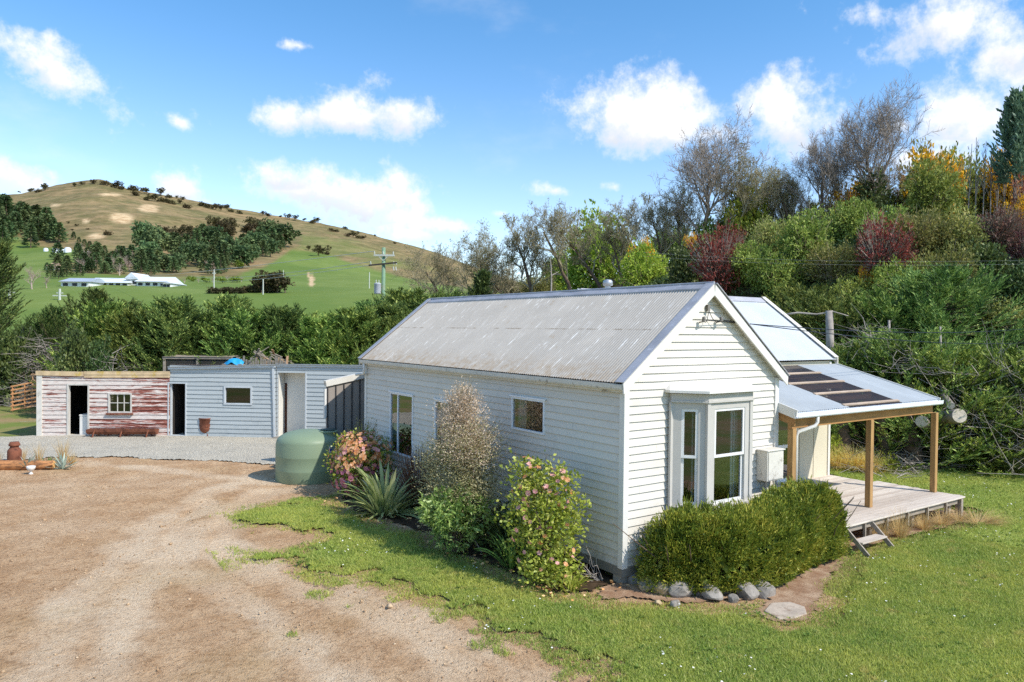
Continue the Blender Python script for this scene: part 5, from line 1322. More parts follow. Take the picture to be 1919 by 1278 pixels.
def blobs(q, spec, n, ln, wd, clump=10, spreadc=.16, inner=.25, updir=.25, hollow=.55, down=.0):
    """leafy crown filling a cluster of ellipsoids, with leaves gathered in clumps"""
    sp = np.array([[*c, *r] for c, r in spec], float); vol = sp[:, 3]*sp[:, 4]*sp[:, 5]; vol = vol**.67
    nc = max(4, n//clump); k = q.choice(len(sp), nc, p=vol/vol.sum())
    d = unit(q.normal(0, 1, (nc, 3))); rad = np.where(q.random(nc) < inner, q.uniform(hollow*.4, hollow, nc), q.uniform(hollow, 1.0, nc)**.6)
    rad = rad*(1+.22*(vnoise(d[:, 0]*3+k*7, d[:, 1]*3+d[:, 2]*2.1, 3)-.5)*2)
    C = sp[k, :3]+d*sp[k, 3:]*rad[:, None]
    ok = C[:, 2] > 0.02
    C = C[ok]; d = d[ok]; sz = sp[k, 3:].mean(1)[ok]
    P = np.repeat(C, clump, 0)+q.normal(0, 1, (len(C)*clump, 3))*np.repeat(sz*spreadc, clump)[:, None]
    P[:, 2] = np.maximum(P[:, 2], .02)
    D = np.repeat(d, clump, 0)*.8+q.normal(0, .7, P.shape)+np.array([0, 0, updir-down])
    return leaves(q, P, D, ln, wd), C
def lumps(q, r, h, n=9, squash=.55):
    """a lumpy bush outline: ellipsoids over a dome"""
    out = [((0, 0, h*.45), (r*.75, r*.75, h*.5))]
    for i in range(n):
        a = q.uniform(0, 2*math.pi); e = q.uniform(.15, .75); rr = r*q.uniform(.32, .55)
        out.append(((math.cos(a)*r*e, math.sin(a)*r*e, h*q.uniform(.3, .95-.35*e)), (rr, rr, rr*q.uniform(.7, 1.1)*min(1.3, h/r))))
    return out
def conifer(q, h, r, nb=150, lean=(0, 0), asc=.55, base=.06, sub=9, nl=9, fl=.30, fw=.075, top=.5, prof=1.0):
    """macrocarpa: upswept boughs carrying flat feathery sprays"""
    k = 7; s = np.linspace(0, 1, k); axis = np.stack([lean[0]*h*s**1.3, lean[1]*h*s**1.3, h*.94*s], -1)
    limbs = [(axis, h*.022*(1-.85*s))]; P = []; D = []; tw0 = []; tw1 = []; twr = []
    for b in range(nb):
        t = base+(1-base)*((b+q.random())/nb); i = min(int(t*(k-1)), k-2); f = t*(k-1)-i; p = axis[i]*(1-f)+axis[i+1]*f
        a = b*2.39996+q.normal(0, .4); L1 = r*(1-t)**.62*prof*q.uniform(.75, 1.2)+.10*r+.25
        out = np.array([math.cos(a), math.sin(a), 0]); el = asc*(.45+.9*t)+q.normal(0, .16)
        d0 = unit(out*math.cos(el)+np.array([lean[0]*.8, lean[1]*.8, math.sin(el)]))
        m = 6; ss = np.linspace(0, 1, m)
        Q = p+d0*L1*ss[:, None]; Q[:, 2] += L1*(-.16*np.sin(ss*2.6)+.18*ss**2.2)
        tw0 += list(Q[:-1]); tw1 += list(Q[1:]); rb = max(.012, L1*.016); twr += [(rb*(1-x*.85), rb*(1-(x+.2)*.85)) for x in ss[:-1]]
        for j in range(sub):
            u = .22+.80*(j+q.random())/sub; u = min(u, .999); ii = min(int(u*(m-1)), m-2); ff = u*(m-1)-ii; c = Q[ii]*(1-ff)+Q[ii+1]*ff
            ax = unit(Q[ii+1]-Q[ii]); sd = unit(np.cross(ax, np.array([0, 0, 1.])+q.normal(0, .35, 3))); sgn = 1 if j % 2 else -1
            sdir = unit(ax*.85+sd*sgn*.75*(1-u*.6)+np.array([0, 0, .22])+q.normal(0, .16, 3)); sl_ = (.20+.34*(1-abs(u-.55)))*L1*.62+.22
            v = np.linspace(.02, 1, nl)+q.uniform(-.04, .04, nl)
            cc = c+sdir*sl_*v[:, None]; cc[:, 2] -= sl_*.10*v**2
            s2 = unit(np.cross(sdir, np.array([0, 0, 1.])))
            dd = sdir[None, :]*.9+s2*(np.where(np.arange(nl) % 2, 1, -1)*q.uniform(.3, .75, nl))[:, None]+np.array([0, 0, .12])+q.normal(0, .14, (nl, 3))
            P.append(cc); D.append(dd)
    P = np.vstack(P); D = np.vstack(D)
    Vl = leaves(q, P, D, fl, fw, .3)
    V1, F1 = tubes(limbs, 7); twr = np.array(twr); V2, F2 = twigs_batch(np.array(tw0), np.array(tw1), twr[:, 0], twr[:, 1])
    return (Vl, quads(Vl)), merge([(V1, F1), (V2, F2)])
def strap(q, n, L1, w1, elev=(.4, 1.35), bend=.5, segs=6, taper=True, az=None, r0=.06, fold=0.0):
    """arching strap leaves or grass stems from one crown"""
    V = []; F = []; b = 0
    for i in range(n):
        a = q.uniform(0, 2*math.pi) if az is None else q.normal(az[0], az[1]); e = q.uniform(*elev); l = L1*q.uniform(.6, 1.15)
        o = np.array([math.cos(a), math.sin(a), 0]); sd = np.array([-math.sin(a), math.cos(a), 0]); s = np.linspace(0, 1, segs+1); bd = bend*q.uniform(.4, 1.5)
        ang_ = e-bd*s*s*2.0
        st = np.stack([np.cos(ang_), np.sin(ang_)], -1)*l/segs; xy = np.vstack([[0, 0], np.cumsum(st, 0)[:-1]])
        base = o*r0*q.random()
        P = base+o*xy[:, :1]+np.array([0, 0, 1.])*xy[:, 1:]; P[:, 2] = np.maximum(P[:, 2], .015)
        w_ = w1*q.uniform(.7, 1.2)*(np.sin(np.clip(s*.93+.07, 0, 1)*math.pi)**.5 if taper else (1-s*.8)); w_[-1] = w1*.06
        tw = q.normal(0, .25); sdv = sd*math.cos(tw)+np.array([0, 0, math.sin(tw)])
        A = P-sdv*w_[:, None]*.5; B = P+sdv*w_[:, None]*.5
        V.append(np.stack([A, B], 1).reshape(-1, 3)); j = np.arange(segs)*2
        F.append(np.stack([j, j+1, j+3, j+2], -1)+b); b += 2*(segs+1)
    return np.vstack(V), np.vstack(F)
def place(root, meshes):
    """meshes: list of (part name, mesh data); links one object per part under root"""
    for nm, me in meshes: link(nm, me, root)
    return root
def plant(name, label, cat, loc, meshes, rot=0.0, scale=1.0, group=None):
    r = thing(name, label, cat, loc, group, rot)
    r.scale = (scale, scale, scale) if not hasattr(scale, '__len__') else scale
    return place(r, meshes)
def lm(name, V, F, mat, smooth=False): return raw_mesh(name, V, F, mat, smooth)

# ------------------------------------------------------------------ materials for plants
K_bark = simple('bark_brown', c3(104, 88, 74), .95, .25, 8, .6, 30, spec=.1)
K_barkgrey = simple('bark_grey', c3(134, 124, 116), .95, .25, 6, .5, 30, spec=.1)
K_twig = simple('twig_brown', c3(152, 140, 128), .95, .2, .5, spec=.1)
K_twigolive = simple('twig_olive', c3(156, 146, 118), .95, .25, .35, spec=.1)
K_dead = simple('dead_grey_wood', c3(164, 154, 144), .95, .25, 3, .3, 30, spec=.1)
K_mac = leafmat('macrocarpa', [c3(30, 48, 24), c3(66, 92, 42), c3(116, 138, 66), c3(168, 180, 104)], .25, .6, .9, vary=0.28)
K_macblue = leafmat('macrocarpa_deep', [c3(28, 46, 26), c3(58, 84, 44), c3(106, 130, 68), c3(158, 174, 106)], .22, .6, .9, vary=0.28)
K_macdark = leafmat('macrocarpa_dark', [c3(26, 42, 22), c3(48, 70, 34), c3(82, 104, 50), c3(130, 146, 80)], .22, .6, .9, lift=.6, vary=.2)
K_macolive = leafmat('macrocarpa_olive', [c3(60, 70, 34), c3(90, 104, 46), c3(122, 132, 62), c3(142, 134, 76)], .25, .6, .7)
K_bright = leafmat('spring_green', [c3(92, 112, 34), c3(126, 146, 44), c3(150, 166, 58), c3(170, 176, 78)], .35, .6, .8, lift=0.5, vary=0.2)
K_mid = leafmat('mid_green', [c3(70, 88, 38), c3(96, 118, 52), c3(122, 142, 68), c3(142, 152, 82)], .3, .6, .8, lift=1.0, vary=0.34)
K_olive = leafmat('olive_green', [c3(84, 90, 48), c3(110, 116, 62), c3(134, 136, 80), c3(150, 142, 94)], .3, .6, .8, lift=1.0, vary=0.34)
K_darkg = leafmat('dark_green', [c3(34, 48, 28), c3(52, 70, 38), c3(72, 90, 50), c3(96, 108, 62)], .2, .5, .8, .35, vary=0.25)
K_gorse = leafmat('gorse_flower', [c3(196, 140, 28), c3(224, 166, 32), c3(238, 186, 40), c3(214, 172, 60)], .15, .7, 1, lift=0.15)
K_russet = leafmat('russet_leaf', [c3(84, 44, 36), c3(112, 58, 44), c3(136, 78, 58), c3(122, 84, 64)], .3, .6, 1, lift=0.6, vary=0.2)
K_plum = leafmat('plum_twig', [c3(72, 46, 46), c3(94, 60, 58), c3(112, 78, 70), c3(108, 88, 74)], .25, .6, 1, lift=0.6, vary=0.25)
K_scrub = leafmat('grey_scrub', [c3(110, 100, 78), c3(136, 126, 98), c3(156, 146, 116), c3(126, 128, 84)], .25, .7, 1, lift=0.2)
K_bud = leafmat('bud_green', [c3(110, 112, 66), c3(132, 132, 78), c3(146, 146, 92), c3(126, 112, 88)], .4, .7, .5, lift=0.3)
K_pitto = leafmat('pittosporum', [c3(138, 134, 92), c3(174, 168, 120), c3(200, 192, 146), c3(216, 204, 166)], .35, .6, 1.4, lift=0.0)
K_pittotop = leafmat('pittosporum_tips', [c3(196, 174, 144), c3(220, 198, 170), c3(232, 212, 188), c3(216, 190, 168)], .35, .6, 1.4, lift=0)
K_hedge = leafmat('hedge_leaf', [c3(64, 84, 32), c3(98, 116, 44), c3(136, 142, 56), c3(172, 164, 78)], .25, .5, 1.6, .35, lift=0.55)
K_rhodo = leafmat('rhododendron_leaf', [c3(92, 120, 56), c3(124, 152, 78), c3(152, 174, 100), c3(172, 188, 122)], .3, .42, 1.2, .4, lift=0.25)
K_cam = leafmat('camellia_leaf', [c3(64, 84, 32), c3(100, 120, 44), c3(140, 152, 62), c3(168, 160, 80)], .28, .38, 1.5, .45, lift=0.5)
K_camlight = leafmat('rose_leaf', [c3(104, 122, 42), c3(140, 154, 58), c3(172, 180, 84), c3(190, 188, 112)], .35, .42, 1.5, .4, lift=0.3)
K_pink = leafmat('pink_petal', [c3(214, 128, 132), c3(232, 166, 160), c3(238, 190, 180), c3(226, 150, 130)], .3, .6, 2, lift=0)
K_orange = leafmat('faded_petal', [c3(186, 112, 62), c3(214, 150, 92), c3(234, 186, 140), c3(238, 206, 176)], .3, .6, 2, lift=0)
K_purple = leafmat('mauve_petal', [c3(168, 84, 112), c3(196, 112, 138), c3(218, 146, 164), c3(222, 160, 168)], .3, .6, 2, lift=0)
K_flax = leafmat('flax_leaf', [c3(108, 126, 74), c3(150, 164, 106), c3(186, 192, 136), c3(216, 212, 164)], .25, .45, 1.2, .35, lift=0.1)
K_agave = leafmat('agave_leaf', [c3(104, 126, 108), c3(146, 162, 144), c3(186, 196, 178), c3(120, 140, 116)], .2, .5, 1.2, lift=0)
K_straw = leafmat('straw_grass', [c3(158, 130, 84), c3(194, 164, 110), c3(218, 194, 142), c3(196, 170, 124)], .35, .7, 1.2, lift=.15)
K_gold = leafmat('golden_grass', [c3(186, 158, 92), c3(216, 190, 120), c3(234, 214, 150), c3(172, 158, 96)], .35, .7, 1.2, lift=.5)
K_brownstem = leafmat('brown_stems', [c3(84, 58, 46), c3(110, 78, 60), c3(134, 98, 76), c3(96, 70, 62)], .2, .8, 1.2, lift=0.3)
K_pine = leafmat('far_pine', [c3(44, 62, 46), c3(58, 78, 54), c3(76, 94, 64), c3(92, 106, 74)], .1, .8, .12, .1, vary=0.35)
K_farbush = leafmat('far_scrub', [c3(42, 44, 34), c3(56, 56, 42), c3(70, 66, 48), c3(82, 76, 54)], .1, .8, .12, .1, vary=0.3)
K_farbare = leafmat('far_bare', [c3(150, 128, 116), c3(172, 152, 138), c3(188, 168, 154), c3(160, 150, 120)], .1, .8, .12, .1, lift=0.0)
K_fargreen = leafmat('far_green', [c3(70, 90, 40), c3(92, 112, 50), c3(112, 132, 62), c3(124, 136, 76)], .1, .8, .12, .1)
# ------------------------------------------------------------------ garden along the cottage
q = np.random.default_rng(101)
def shrub_stems(q, h, r, n=9, rad=.018):
    segs = []
    for i in range(n):
        a = q.uniform(0, 6.28); e = r*q.uniform(.1, .6); k = np.linspace(0, 1, 5)
        segs.append((np.stack([math.cos(a)*e*k**1.3, math.sin(a)*e*k**1.3, h*q.uniform(.5, .9)*k], -1)+np.vstack([[0, 0, 0], q.normal(0, .03, (4, 3))]), rad*(1-.7*k)))
    return tubes(segs, 5)
def flowers(q, spec, n, size, petals=6, zmin=-.2, face=None, bias=None):
    """rosettes of petals over the outside of the bush"""
    sp = np.array([[*c, *r] for c, r in spec], float); k = q.choice(len(sp), n, p=(sp[:, 3]**2)/(sp[:, 3]**2).sum())
    d = unit(q.normal(0, 1, (n, 3))+(np.array(face) if face is not None else 0)); C = sp[k, :3]+d*sp[k, 3:]*q.uniform(.9, 1.08, n)[:, None]
    m = C[:, 2] > .08
    if bias is not None: m &= bias(C)
    C = C[m]; d = d[m]; n = len(C); P = []; D = []
    s1 = unit(np.cross(d, q.normal(0, 1, (n, 3)))); s2 = np.cross(d, s1)
    sz = size*q.uniform(.7, 1.25, n)
    V = []
    for p in range(petals):
        a = p*2*math.pi/petals; e = s1*math.cos(a)+s2*math.sin(a); f = s1*-math.sin(a)+s2*math.cos(a); s_ = sz[:, None]
        V.append(np.stack([C, C+e*s_*.32+f*s_*.30+d*s_*.16, C+e*s_*.56+d*s_*.10, C+e*s_*.32-f*s_*.30+d*s_*.16], 1))
    V = np.stack(V, 1).reshape(-1, 3)
    return V, quads(V)
# camellia beside the tank
cpos = np.array([-.95, 9.75, 0.0])
spec = [((0, 0, 1.0), (.95, 1.0, .78)), ((-.35, -.25, .75), (.7, .7, .65)), ((.2, .5, 1.15), (.6, .6, .55)), ((-.2, .35, 1.35), (.5, .5, .42)), ((-.1, -.6, 1.1), (.55, .5, .5))]
V1, _ = blobs(q, spec, 5200, .085, .05, 8, .10)
Vs = shrub_stems(q, 1.3, .8, 10, .022)
fa, fb = flowers(q, spec, 420, .12, 6, face=(-.5, -.6, .7), bias=lambda C: C[:, 2] > .95); fc, fd = flowers(q, spec, 150, .14, 6, face=(-.7, -.4, 0), bias=lambda C: (C[:, 2] < 1.05))
r = plant('camellia', 'camellia bush covered in pink and faded orange blooms beside the water tank', 'shrub', cpos, [('foliage', lm('cam_fol', V1, quads(V1), K_cam)), ('stems', lm('cam_st', *Vs, K_bark)), ('orange_blossoms', lm('cam_fl', fa, fb, K_orange)), ('mauve_blossoms', lm('cam_fl2', fc, fd, K_purple))])
f2 = flowers(q, spec, 90, .13, 6, face=(-.3, -.5, .6)); place(r, [('pink_blossoms', lm('cam_fl3', *f2, K_pink))])
# thin leggy stems behind it
wp_ = np.array([-.35, 11.2, 0]); segs = []; P = []; D = []
for i in range(26):
    a = q.uniform(0, 6.28); k = np.linspace(0, 1, 6); h_ = q.uniform(1.5, 2.1); e = q.uniform(.1, .55)
    Q = np.stack([math.cos(a)*e*k**1.5, math.sin(a)*e*k**1.5, h_*k], -1); segs.append((Q, .009*(1-.6*k)))
    for j in range(26): u = q.uniform(.35, 1); P.append([math.cos(a)*e*u**1.5, math.sin(a)*e*u**1.5, h_*u]); D.append(q.normal(0, 1, 3))
V1 = leaves(q, np.array(P), np.array(D), .06, .03)
plant('leggy_bush', 'thin leggy bush with sparse small leaves at the cottage corner behind the camellia', 'shrub', wp_, [('foliage', lm('leggy', V1, quads(V1), K_olive)), ('stems', lm('leggy_st', *tubes(segs, 4), K_twigolive))])
# variegated strap-leaved clump
fp = G(706, 972)
V, F = strap(q, 120, 1.32, .085, (.6, 1.5), .45, 7, True, r0=.3)
V2, F2 = strap(q, 80, 1.0, .08, (.1, .8), .5, 6, True, r0=.3)
plant('flax_clump', 'strap leaved variegated clump with arching grey green blades below the camellia', 'plant', fp+np.array([.35, .25, 0]), [('leaves', lm('flax', *merge([(V, F), (V2, F2)]), K_flax, True))])
# brown dead stems
bp_ = G(775, 960)+np.array([.25, .2, 0])
segs = []
for i in range(260):
    a = q.uniform(0, 6.28); k = np.linspace(0, 1, 5); h_ = q.uniform(.7, 1.75); e = q.uniform(.05, .6)
    segs.append((np.stack([math.cos(a)*(.15+e*k**1.2), math.sin(a)*(.15+e*k**1.2), h_*k-.12*e*k**3], -1), .006*(1-.6*k)+.002))
V1, _ = blobs(q, [((0, 0, .7), (.5, .5, .6)), ((.1, .1, 1.1), (.4, .4, .45))], 900, .07, .02, 6)
plant('dead_stem_bush', 'brown bush of dry upright stems between the flax clump and the rhododendron', 'shrub', bp_, [('stems', lm('deadst', *tubes(segs, 3), K_brownstem)), ('foliage', lm('deadfol', V1, quads(V1), K_brownstem))])
# tall airy pittosporum
pp = col_x(868, -1.15)
spec = [((0, 0, .9), (.62, .72, .8)), ((.05, .1, 1.7), (.60, .70, .6)), ((0, -.15, 2.3), (.52, .60, .55)), ((.0, .1, 2.85), (.42, .48, .5)), ((-.05, -.1, 1.35), (.66, .72, .5)), ((0, .02, 3.25), (.28, .34, .38)), ((-.2, .3, 1.9), (.5, .5, .4)), ((-.1, -.45, 1.2), (.45, .45, .5))]
V1, C = blobs(q, spec[:3]+spec[4:5]+spec[6:], 26000, .044, .018, 9, .16, .35, .35, .5)
V2, C2 = blobs(q, [spec[3], spec[5], spec[2]], 11000, .042, .016, 9, .18, .35, .5, .5)
n = 900; k_ = q.integers(0, len(C), n); P0 = C[k_]*np.array([.75, .75, .95]); P1 = C[k_]*np.array([1.18, 1.18, 1.03])+q.normal(0, .09, (n, 3))+np.array([0, 0, .08])
k2 = q.integers(0, len(C2), 500); A0 = C2[k2]*np.array([.7, .7, .96]); A1 = C2[k2]*np.array([1.2, 1.2, 1.03])+q.normal(0, .07, (500, 3))+np.array([0, 0, .12])
T1 = twigs_batch(np.vstack([P0, A0]), np.vstack([P1, A1]), np.full(n+500, .004), np.full(n+500, .002))
plant('pittosporum', 'tall airy grey beige shrub against the long wall reaching the eave', 'shrub', pp, [('foliage', lm('pit', V1, quads(V1), K_pitto)), ('tips', lm('pit2', V2, quads(V2), K_pittotop)), ('stems', lm('pitst', *merge([shrub_stems(q, 3.0, .5, 14, .02), T1]), K_scrub))], 0, (1.28, 1.42, 1.0))
# rhododendron
rp = col_x(852, -1.62)
spec = [((0, 0, 1.05), (.72, .72, .36)), ((-.35, -.1, .92), (.45, .45, .32)), ((.3, .3, .95), (.48, .48, .33)), ((.2, -.4, .9), (.45, .45, .34)), ((-.1, .4, .85), (.45, .45, .3)), ((-.05, -.15, .55), (.45, .45, .4))]
V1, _ = blobs(q, spec, 5200, .125, .042, 9, .07, .2, .1, .75)
plant('rhododendron', 'rounded light green broad leaved bush standing out in front of the tall beige shrub', 'shrub', rp, [('foliage', lm('rho', V1, quads(V1), K_rhodo)), ('stems', lm('rhost', *shrub_stems(q, 1.0, .9, 12, .02), K_bark))])
# dark underplanting
dp = G(935, 1050)+np.array([.45, .35, 0])
spec = [((0, 0, .4), (.75, .85, .5)), ((.2, .6, .45), (.6, .6, .5)), ((-.1, -.7, .35), (.5, .6, .45)), ((.4, -.2, .7), (.5, .6, .4))]
V1, _ = blobs(q, spec, 4200, .09, .045, 8, .12)
V, F = strap(q, 70, .95, .035, (.5, 1.4), .5, 6, True, r0=.5)
plant('dark_undershrub', 'low dark green bush in shade between the rhododendron and the flowering corner bush', 'shrub', dp, [('foliage', lm('und', V1, quads(V1), K_darkg)), ('blades', lm('undb', V, F, K_darkg))])
lp = G(957, 1068)
V, F = strap(q, 46, .8, .035, (.7, 1.5), .5, 6, True, r0=.08)
plant('iris_clump', 'narrow leaved green clump with a yellowing blade at the lawn edge by the corner bush', 'plant', lp, [('leaves', lm('iris', V, F, K_mid))])
st_ = thing('garden_stake', 'bare grey stick leaning out of the dark undershrub', 'stick', tuple(G(900, 1020)))
mb = MB(); mb.tube([G(905, 1040), G(905, 1040)+np.array([-.25, .25, .62])], [.014, .011], 6); mb.build('shaft', K_dead, st_)
# the flowering bush at the corner
cp = col_x(1022, -1.05)
spec = [((0, 0, .6), (.55, .6, .6)), ((-.05, .05, 1.15), (.6, .66, .5)), ((.05, .15, 1.7), (.5, .56, .45)), ((-.1, .35, 1.95), (.33, .36, .38)), ((.1, -.2, 2.0), (.30, .3, .3)), ((-.15, -.3, .35), (.5, .5, .35)), ((.15, -.4, 1.3), (.35, .35, .5))]
V1, C = blobs(q, spec, 6500, .072, .05, 7, .13, .3)
f1 = flowers(q, spec, 70, .09, 6, face=(-.7, -.3, .1), bias=lambda C: C[:, 2] > .5); f2 = flowers(q, spec, 40, .08, 6, face=(-.5, -.6, .2))
n = 90; k_ = q.integers(0, len(C), n); T1 = twigs_batch(C[k_], C[k_]*np.array([1.25, 1.25, 1.05])+q.normal(0, .1, (n, 3))+np.array([0, 0, .1]), np.full(n, .006), np.full(n, .003))
Q = C[k_]*np.array([1.25, 1.25, 1.05])+np.array([0, 0, .1]); Vx = leaves(q, np.repeat(Q, 4, 0)+q.normal(0, .06, (n*4, 3)), q.normal(0, 1, (n*4, 3)), .075, .055)
plant('flowering_corner_bush', 'tall yellow green bush with pink blooms at the near corner of the long wall', 'shrub', cp, [('foliage', lm('cor', np.vstack([V1, Vx]), quads(np.vstack([V1, Vx])), K_camlight)), ('stems', lm('corst', *merge([shrub_stems(q, 1.9, .7, 12, .02), T1]), K_bark)), ('pink_blossoms', lm('corf', *f1, K_pink)), ('orange_blossoms', lm('corf2', *f2, K_orange))], 0, (1.12, 1.2, 1.0))
V, F = strap(q, 60, .5, .03, (.6, 1.5), .6, 5, True, r0=.16)
plant('grass_tuft', 'leafy pale green tuft at the foot of the pink flowering corner bush', 'plant', G(1068, 1108), [('leaves', lm('tuftc', V, F, K_camlight))])
segs = [(G(1128, 1092)+np.array([0, 0, .0])+np.cumsum(np.vstack([[0, 0, 0], q.normal(0, .08, (5, 3))+np.array([-.03, .06, .09])]), 0), .008*np.linspace(1, .4, 6)) for i in range(16)]
V, F = tubes(segs, 4); o = obj('dry_twigs', V, F, K_dead); tag(o, 'dry grey twigs poking out below the cottage wall by its corner pile', 'twigs')

# the hedge round the bay window
HS = np.array([(.66, -.50, 1.42), (1.05, -.92, 1.50), (1.7, -1.18, 1.42), (2.6, -1.16, 1.38), (3.5, -1.0, 1.5), (4.3, -.9, 1.62), (4.85, -.8, 1.56), (5.2, -.75, 1.25)])
tf_ = np.linspace(0, len(HS)-1, 57); HS = np.stack([np.interp(tf_, np.arange(len(HS)), HS[:, k]) for k in range(3)], -1)
for _ in range(18): HS[1:-1] = (HS[:-2]+2*HS[1:-1]+HS[2:])/4
hq = np.random.default_rng(31); n = 110000
tt = hq.uniform(0, len(HS)-1, n); i = np.minimum(tt.astype(int), len(HS)-2); f = (tt-i)[:, None]; c = HS[i]*(1-f)+HS[i+1]*f
tan_ = unit(np.gradient(HS[:, :2], axis=0)); dv = unit(tan_[i]*(1-f)+tan_[i+1]*f); nrm = np.stack([-dv[:, 1], dv[:, 0]], -1)
a = hq.uniform(-.12, math.pi+.12, n); se = .74
cx_ = np.sign(np.cos(a))*np.abs(np.cos(a))**se; sz_ = np.sign(np.sin(a))*np.abs(np.sin(a))**se
hw = .70*(1+.46*(fbm(c[:, 0]*1.3, a*1.1, 3, 7)-.5)*2)
low = 1-.12*np.clip(1-np.abs(sz_)*1.2, 0, 1)
sh = hq.uniform(.72, 1.0, n)**.5*(1+.16*(fbm(c[:, 0]*5.5+9, a*4.5, 3, 17)-.5)*2)
P = np.stack([c[:, 0]+nrm[:, 0]*cx_*hw*low*sh, c[:, 1]+nrm[:, 1]*cx_*hw*low*sh, np.maximum(.04, c[:, 2]*(.12+.88*np.maximum(sz_, 0))*sh)], -1)
endt = np.minimum(tt, len(HS)-1-tt)
D = np.stack([nrm[:, 0]*cx_, nrm[:, 1]*cx_, np.maximum(sz_, 0)+.35], -1)+hq.normal(0, .55, (n, 3))
cap = hq.normal(0, 1, (10, 3)); cap = unit(cap)
P2 = []; D2 = []
for e, s_ in ((HS[0], 7000), (HS[-1], 6000)):
    d = unit(hq.normal(0, 1, (s_, 3))); d[:, 2] = np.abs(d[:, 2]); rr = hq.uniform(.75, 1.02, s_)[:, None]
    P2.append(np.array([e[0], e[1], .05])+d*np.array([.60, .60, e[2]*.95])*rr); D2.append(d+hq.normal(0, .5, d.shape))
P = np.vstack([P]+P2); D = np.vstack([D]+D2)
ok = ~((P[:, 1] > -.14) & (P[:, 0] > -.05) & (P[:, 0] < 4.7)) & ~((P[:, 0] > 1.25) & (P[:, 0] < 3.3) & (P[:, 1] > -.64)) & ~((P[:, 0] > 4.75) & (P[:, 1] > -1.0) & (P[:, 2] < .6))
hol = .5*vnoise(P[:, 0]*3.1+P[:, 1]*1.7, P[:, 2]*3.3, 61)+.5*vnoise(P[:, 0]*7.3-P[:, 1]*3.1, P[:, 2]*6.7+P[:, 1]*2, 62)
ok &= hol > .27+.12*hq.random(len(P))
P = P[ok]; D = D[ok]
Vh = leaves(hq, P, D, .055, .026)
sk = leaves(hq, P[::22]+unit(D[::22])*.02, D[::22]+np.array([0, 0, .6]), .17, .022)
hd_ = thing('clipped_hedge', 'clipped olive green hedge wrapped round the foot of the bay window', 'hedge', (2.8, -1.1, 0))
Pi = np.stack([P[:, 0]*.72+.28*np.interp(P[:, 0], HS[:, 0], HS[:, 0]), P[:, 1]*.72+.28*np.interp(P[:, 0], HS[:, 0], HS[:, 1]), P[:, 2]*.82], -1)[::7]
oi = ~((Pi[:, 1] > -.14) & (Pi[:, 0] < 4.7)) & ~((Pi[:, 0] > 1.25) & (Pi[:, 0] < 3.3) & (Pi[:, 1] > -.66))
Vi = leaves(hq, Pi[oi], hq.normal(0, 1, (int(oi.sum()), 3)), .16, .10)
Vall = np.vstack([Vh, sk, Vi]); obj('foliage', Vall, quads(Vall), K_hedge, hd_)
segs = []
for k in range(150):
    t_ = hq.uniform(0, len(HS)-1.01); i = int(t_); c = HS[i]*(1-(t_-i))+HS[i+1]*(t_-i); p0 = np.array([c[0]+hq.normal(0, .18), c[1]+hq.normal(0, .12), 0]); ss = np.linspace(0, 1, 5)
    p1 = np.array([c[0]+hq.normal(0, .4), min(c[1]+hq.normal(0, .35), -.2), c[2]*hq.uniform(.6, .9)]); segs.append((p0+(p1-p0)*ss[:, None]+hq.normal(0, .02, (5, 3)), .018*(1-.7*ss)))
V, F = tubes(segs, 4); obj('stems', V, F, K_bark, hd_)

# rocks edging the hedge
rq = np.random.default_rng(44)
M_rock = simple('greywacke', c3(146, 138, 128), .9, .3, 4, .8, 12, dirt=(c3(110, 104, 96), .5, 7)); M_rocktan = simple('tan_rock', c3(176, 154, 120), .9, .2, 4, .8, 12, dirt=(c3(140, 132, 122), .5, 6))
RK = [(1182, 1078, .20, 'small dark rock by the corner pile'), (1197, 1066, .17, 'small grey rock tucked under the hedge behind the tan rock'), (1207, 1090, .27, 'tan topped rock near the corner pile'), (1233, 1098, .24, 'grey rock between the tan topped rock and the largest rock'), (1268, 1107, .36, 'largest pale grey rock at the front of the hedge'), (1253, 1116, .13, 'flat little rock in front of the grey rocks'), (1300, 1103, .2, 'dark rock half under the hedge beside the largest rock'), (1326, 1112, .30, 'long low grey rock right of the largest rock'), (1364, 1116, .15, 'small rock wedged between the long low rock and the angular rock'), (1389, 1109, .28, 'angular grey rock with a flat face'), (1420, 1106, .27, 'rounded pale rock at the path end of the row'), (1352, 1100, .18, 'grey rock mostly hidden by the hedge'), (1222, 1112, .10, 'pebble sized stone in front of the tan topped rock')]
for (u, v, s_, lab) in RK:
    bm = bmesh.new(); bmesh.ops.create_icosphere(bm, subdivisions=3, radius=1.0)
    off_ = rq.uniform(0, 50); sx, sy, sz = rq.uniform(.8, 1.25), rq.uniform(.7, 1.1), rq.uniform(.6, .85); an = rq.uniform(0, 3.14)
    pl = unit(rq.normal(0, 1, (9, 3))); pd = rq.uniform(.62, .9, 9)
    for vv_ in bm.verts:
        p = np.array(vv_.co)
        for n_, d_ in zip(pl, pd):
            e = np.dot(p, n_)-d_
            if e > 0: p = p-n_*e*.9
        p = p*(1+.10*(float(fbm(p[0]*2+off_, p[1]*2+p[2]*1.7, 3, 5))-.5)*2)
        vv_.co = Vector(p*np.array([sx, sy, sz])*s_*.86)
    me = bpy.data.meshes.new('rock'); bm.to_mesh(me); bm.free(); me.materials.append(M_rocktan if 'tan top' in lab else M_rock)
    o = bpy.data.objects.new('rock', me); COL.objects.link(o); p = G(u, v); d2 = np.array([FH[0], FH[1], 0])*(s_*.5-(.60 if u < 1262 else .42))
    o.location = (p[0]+d2[0], p[1]+d2[1], s_*.36); o.rotation_euler = (0, 0, an); tag(o, lab, 'rock', 'rocks edging the hedge')
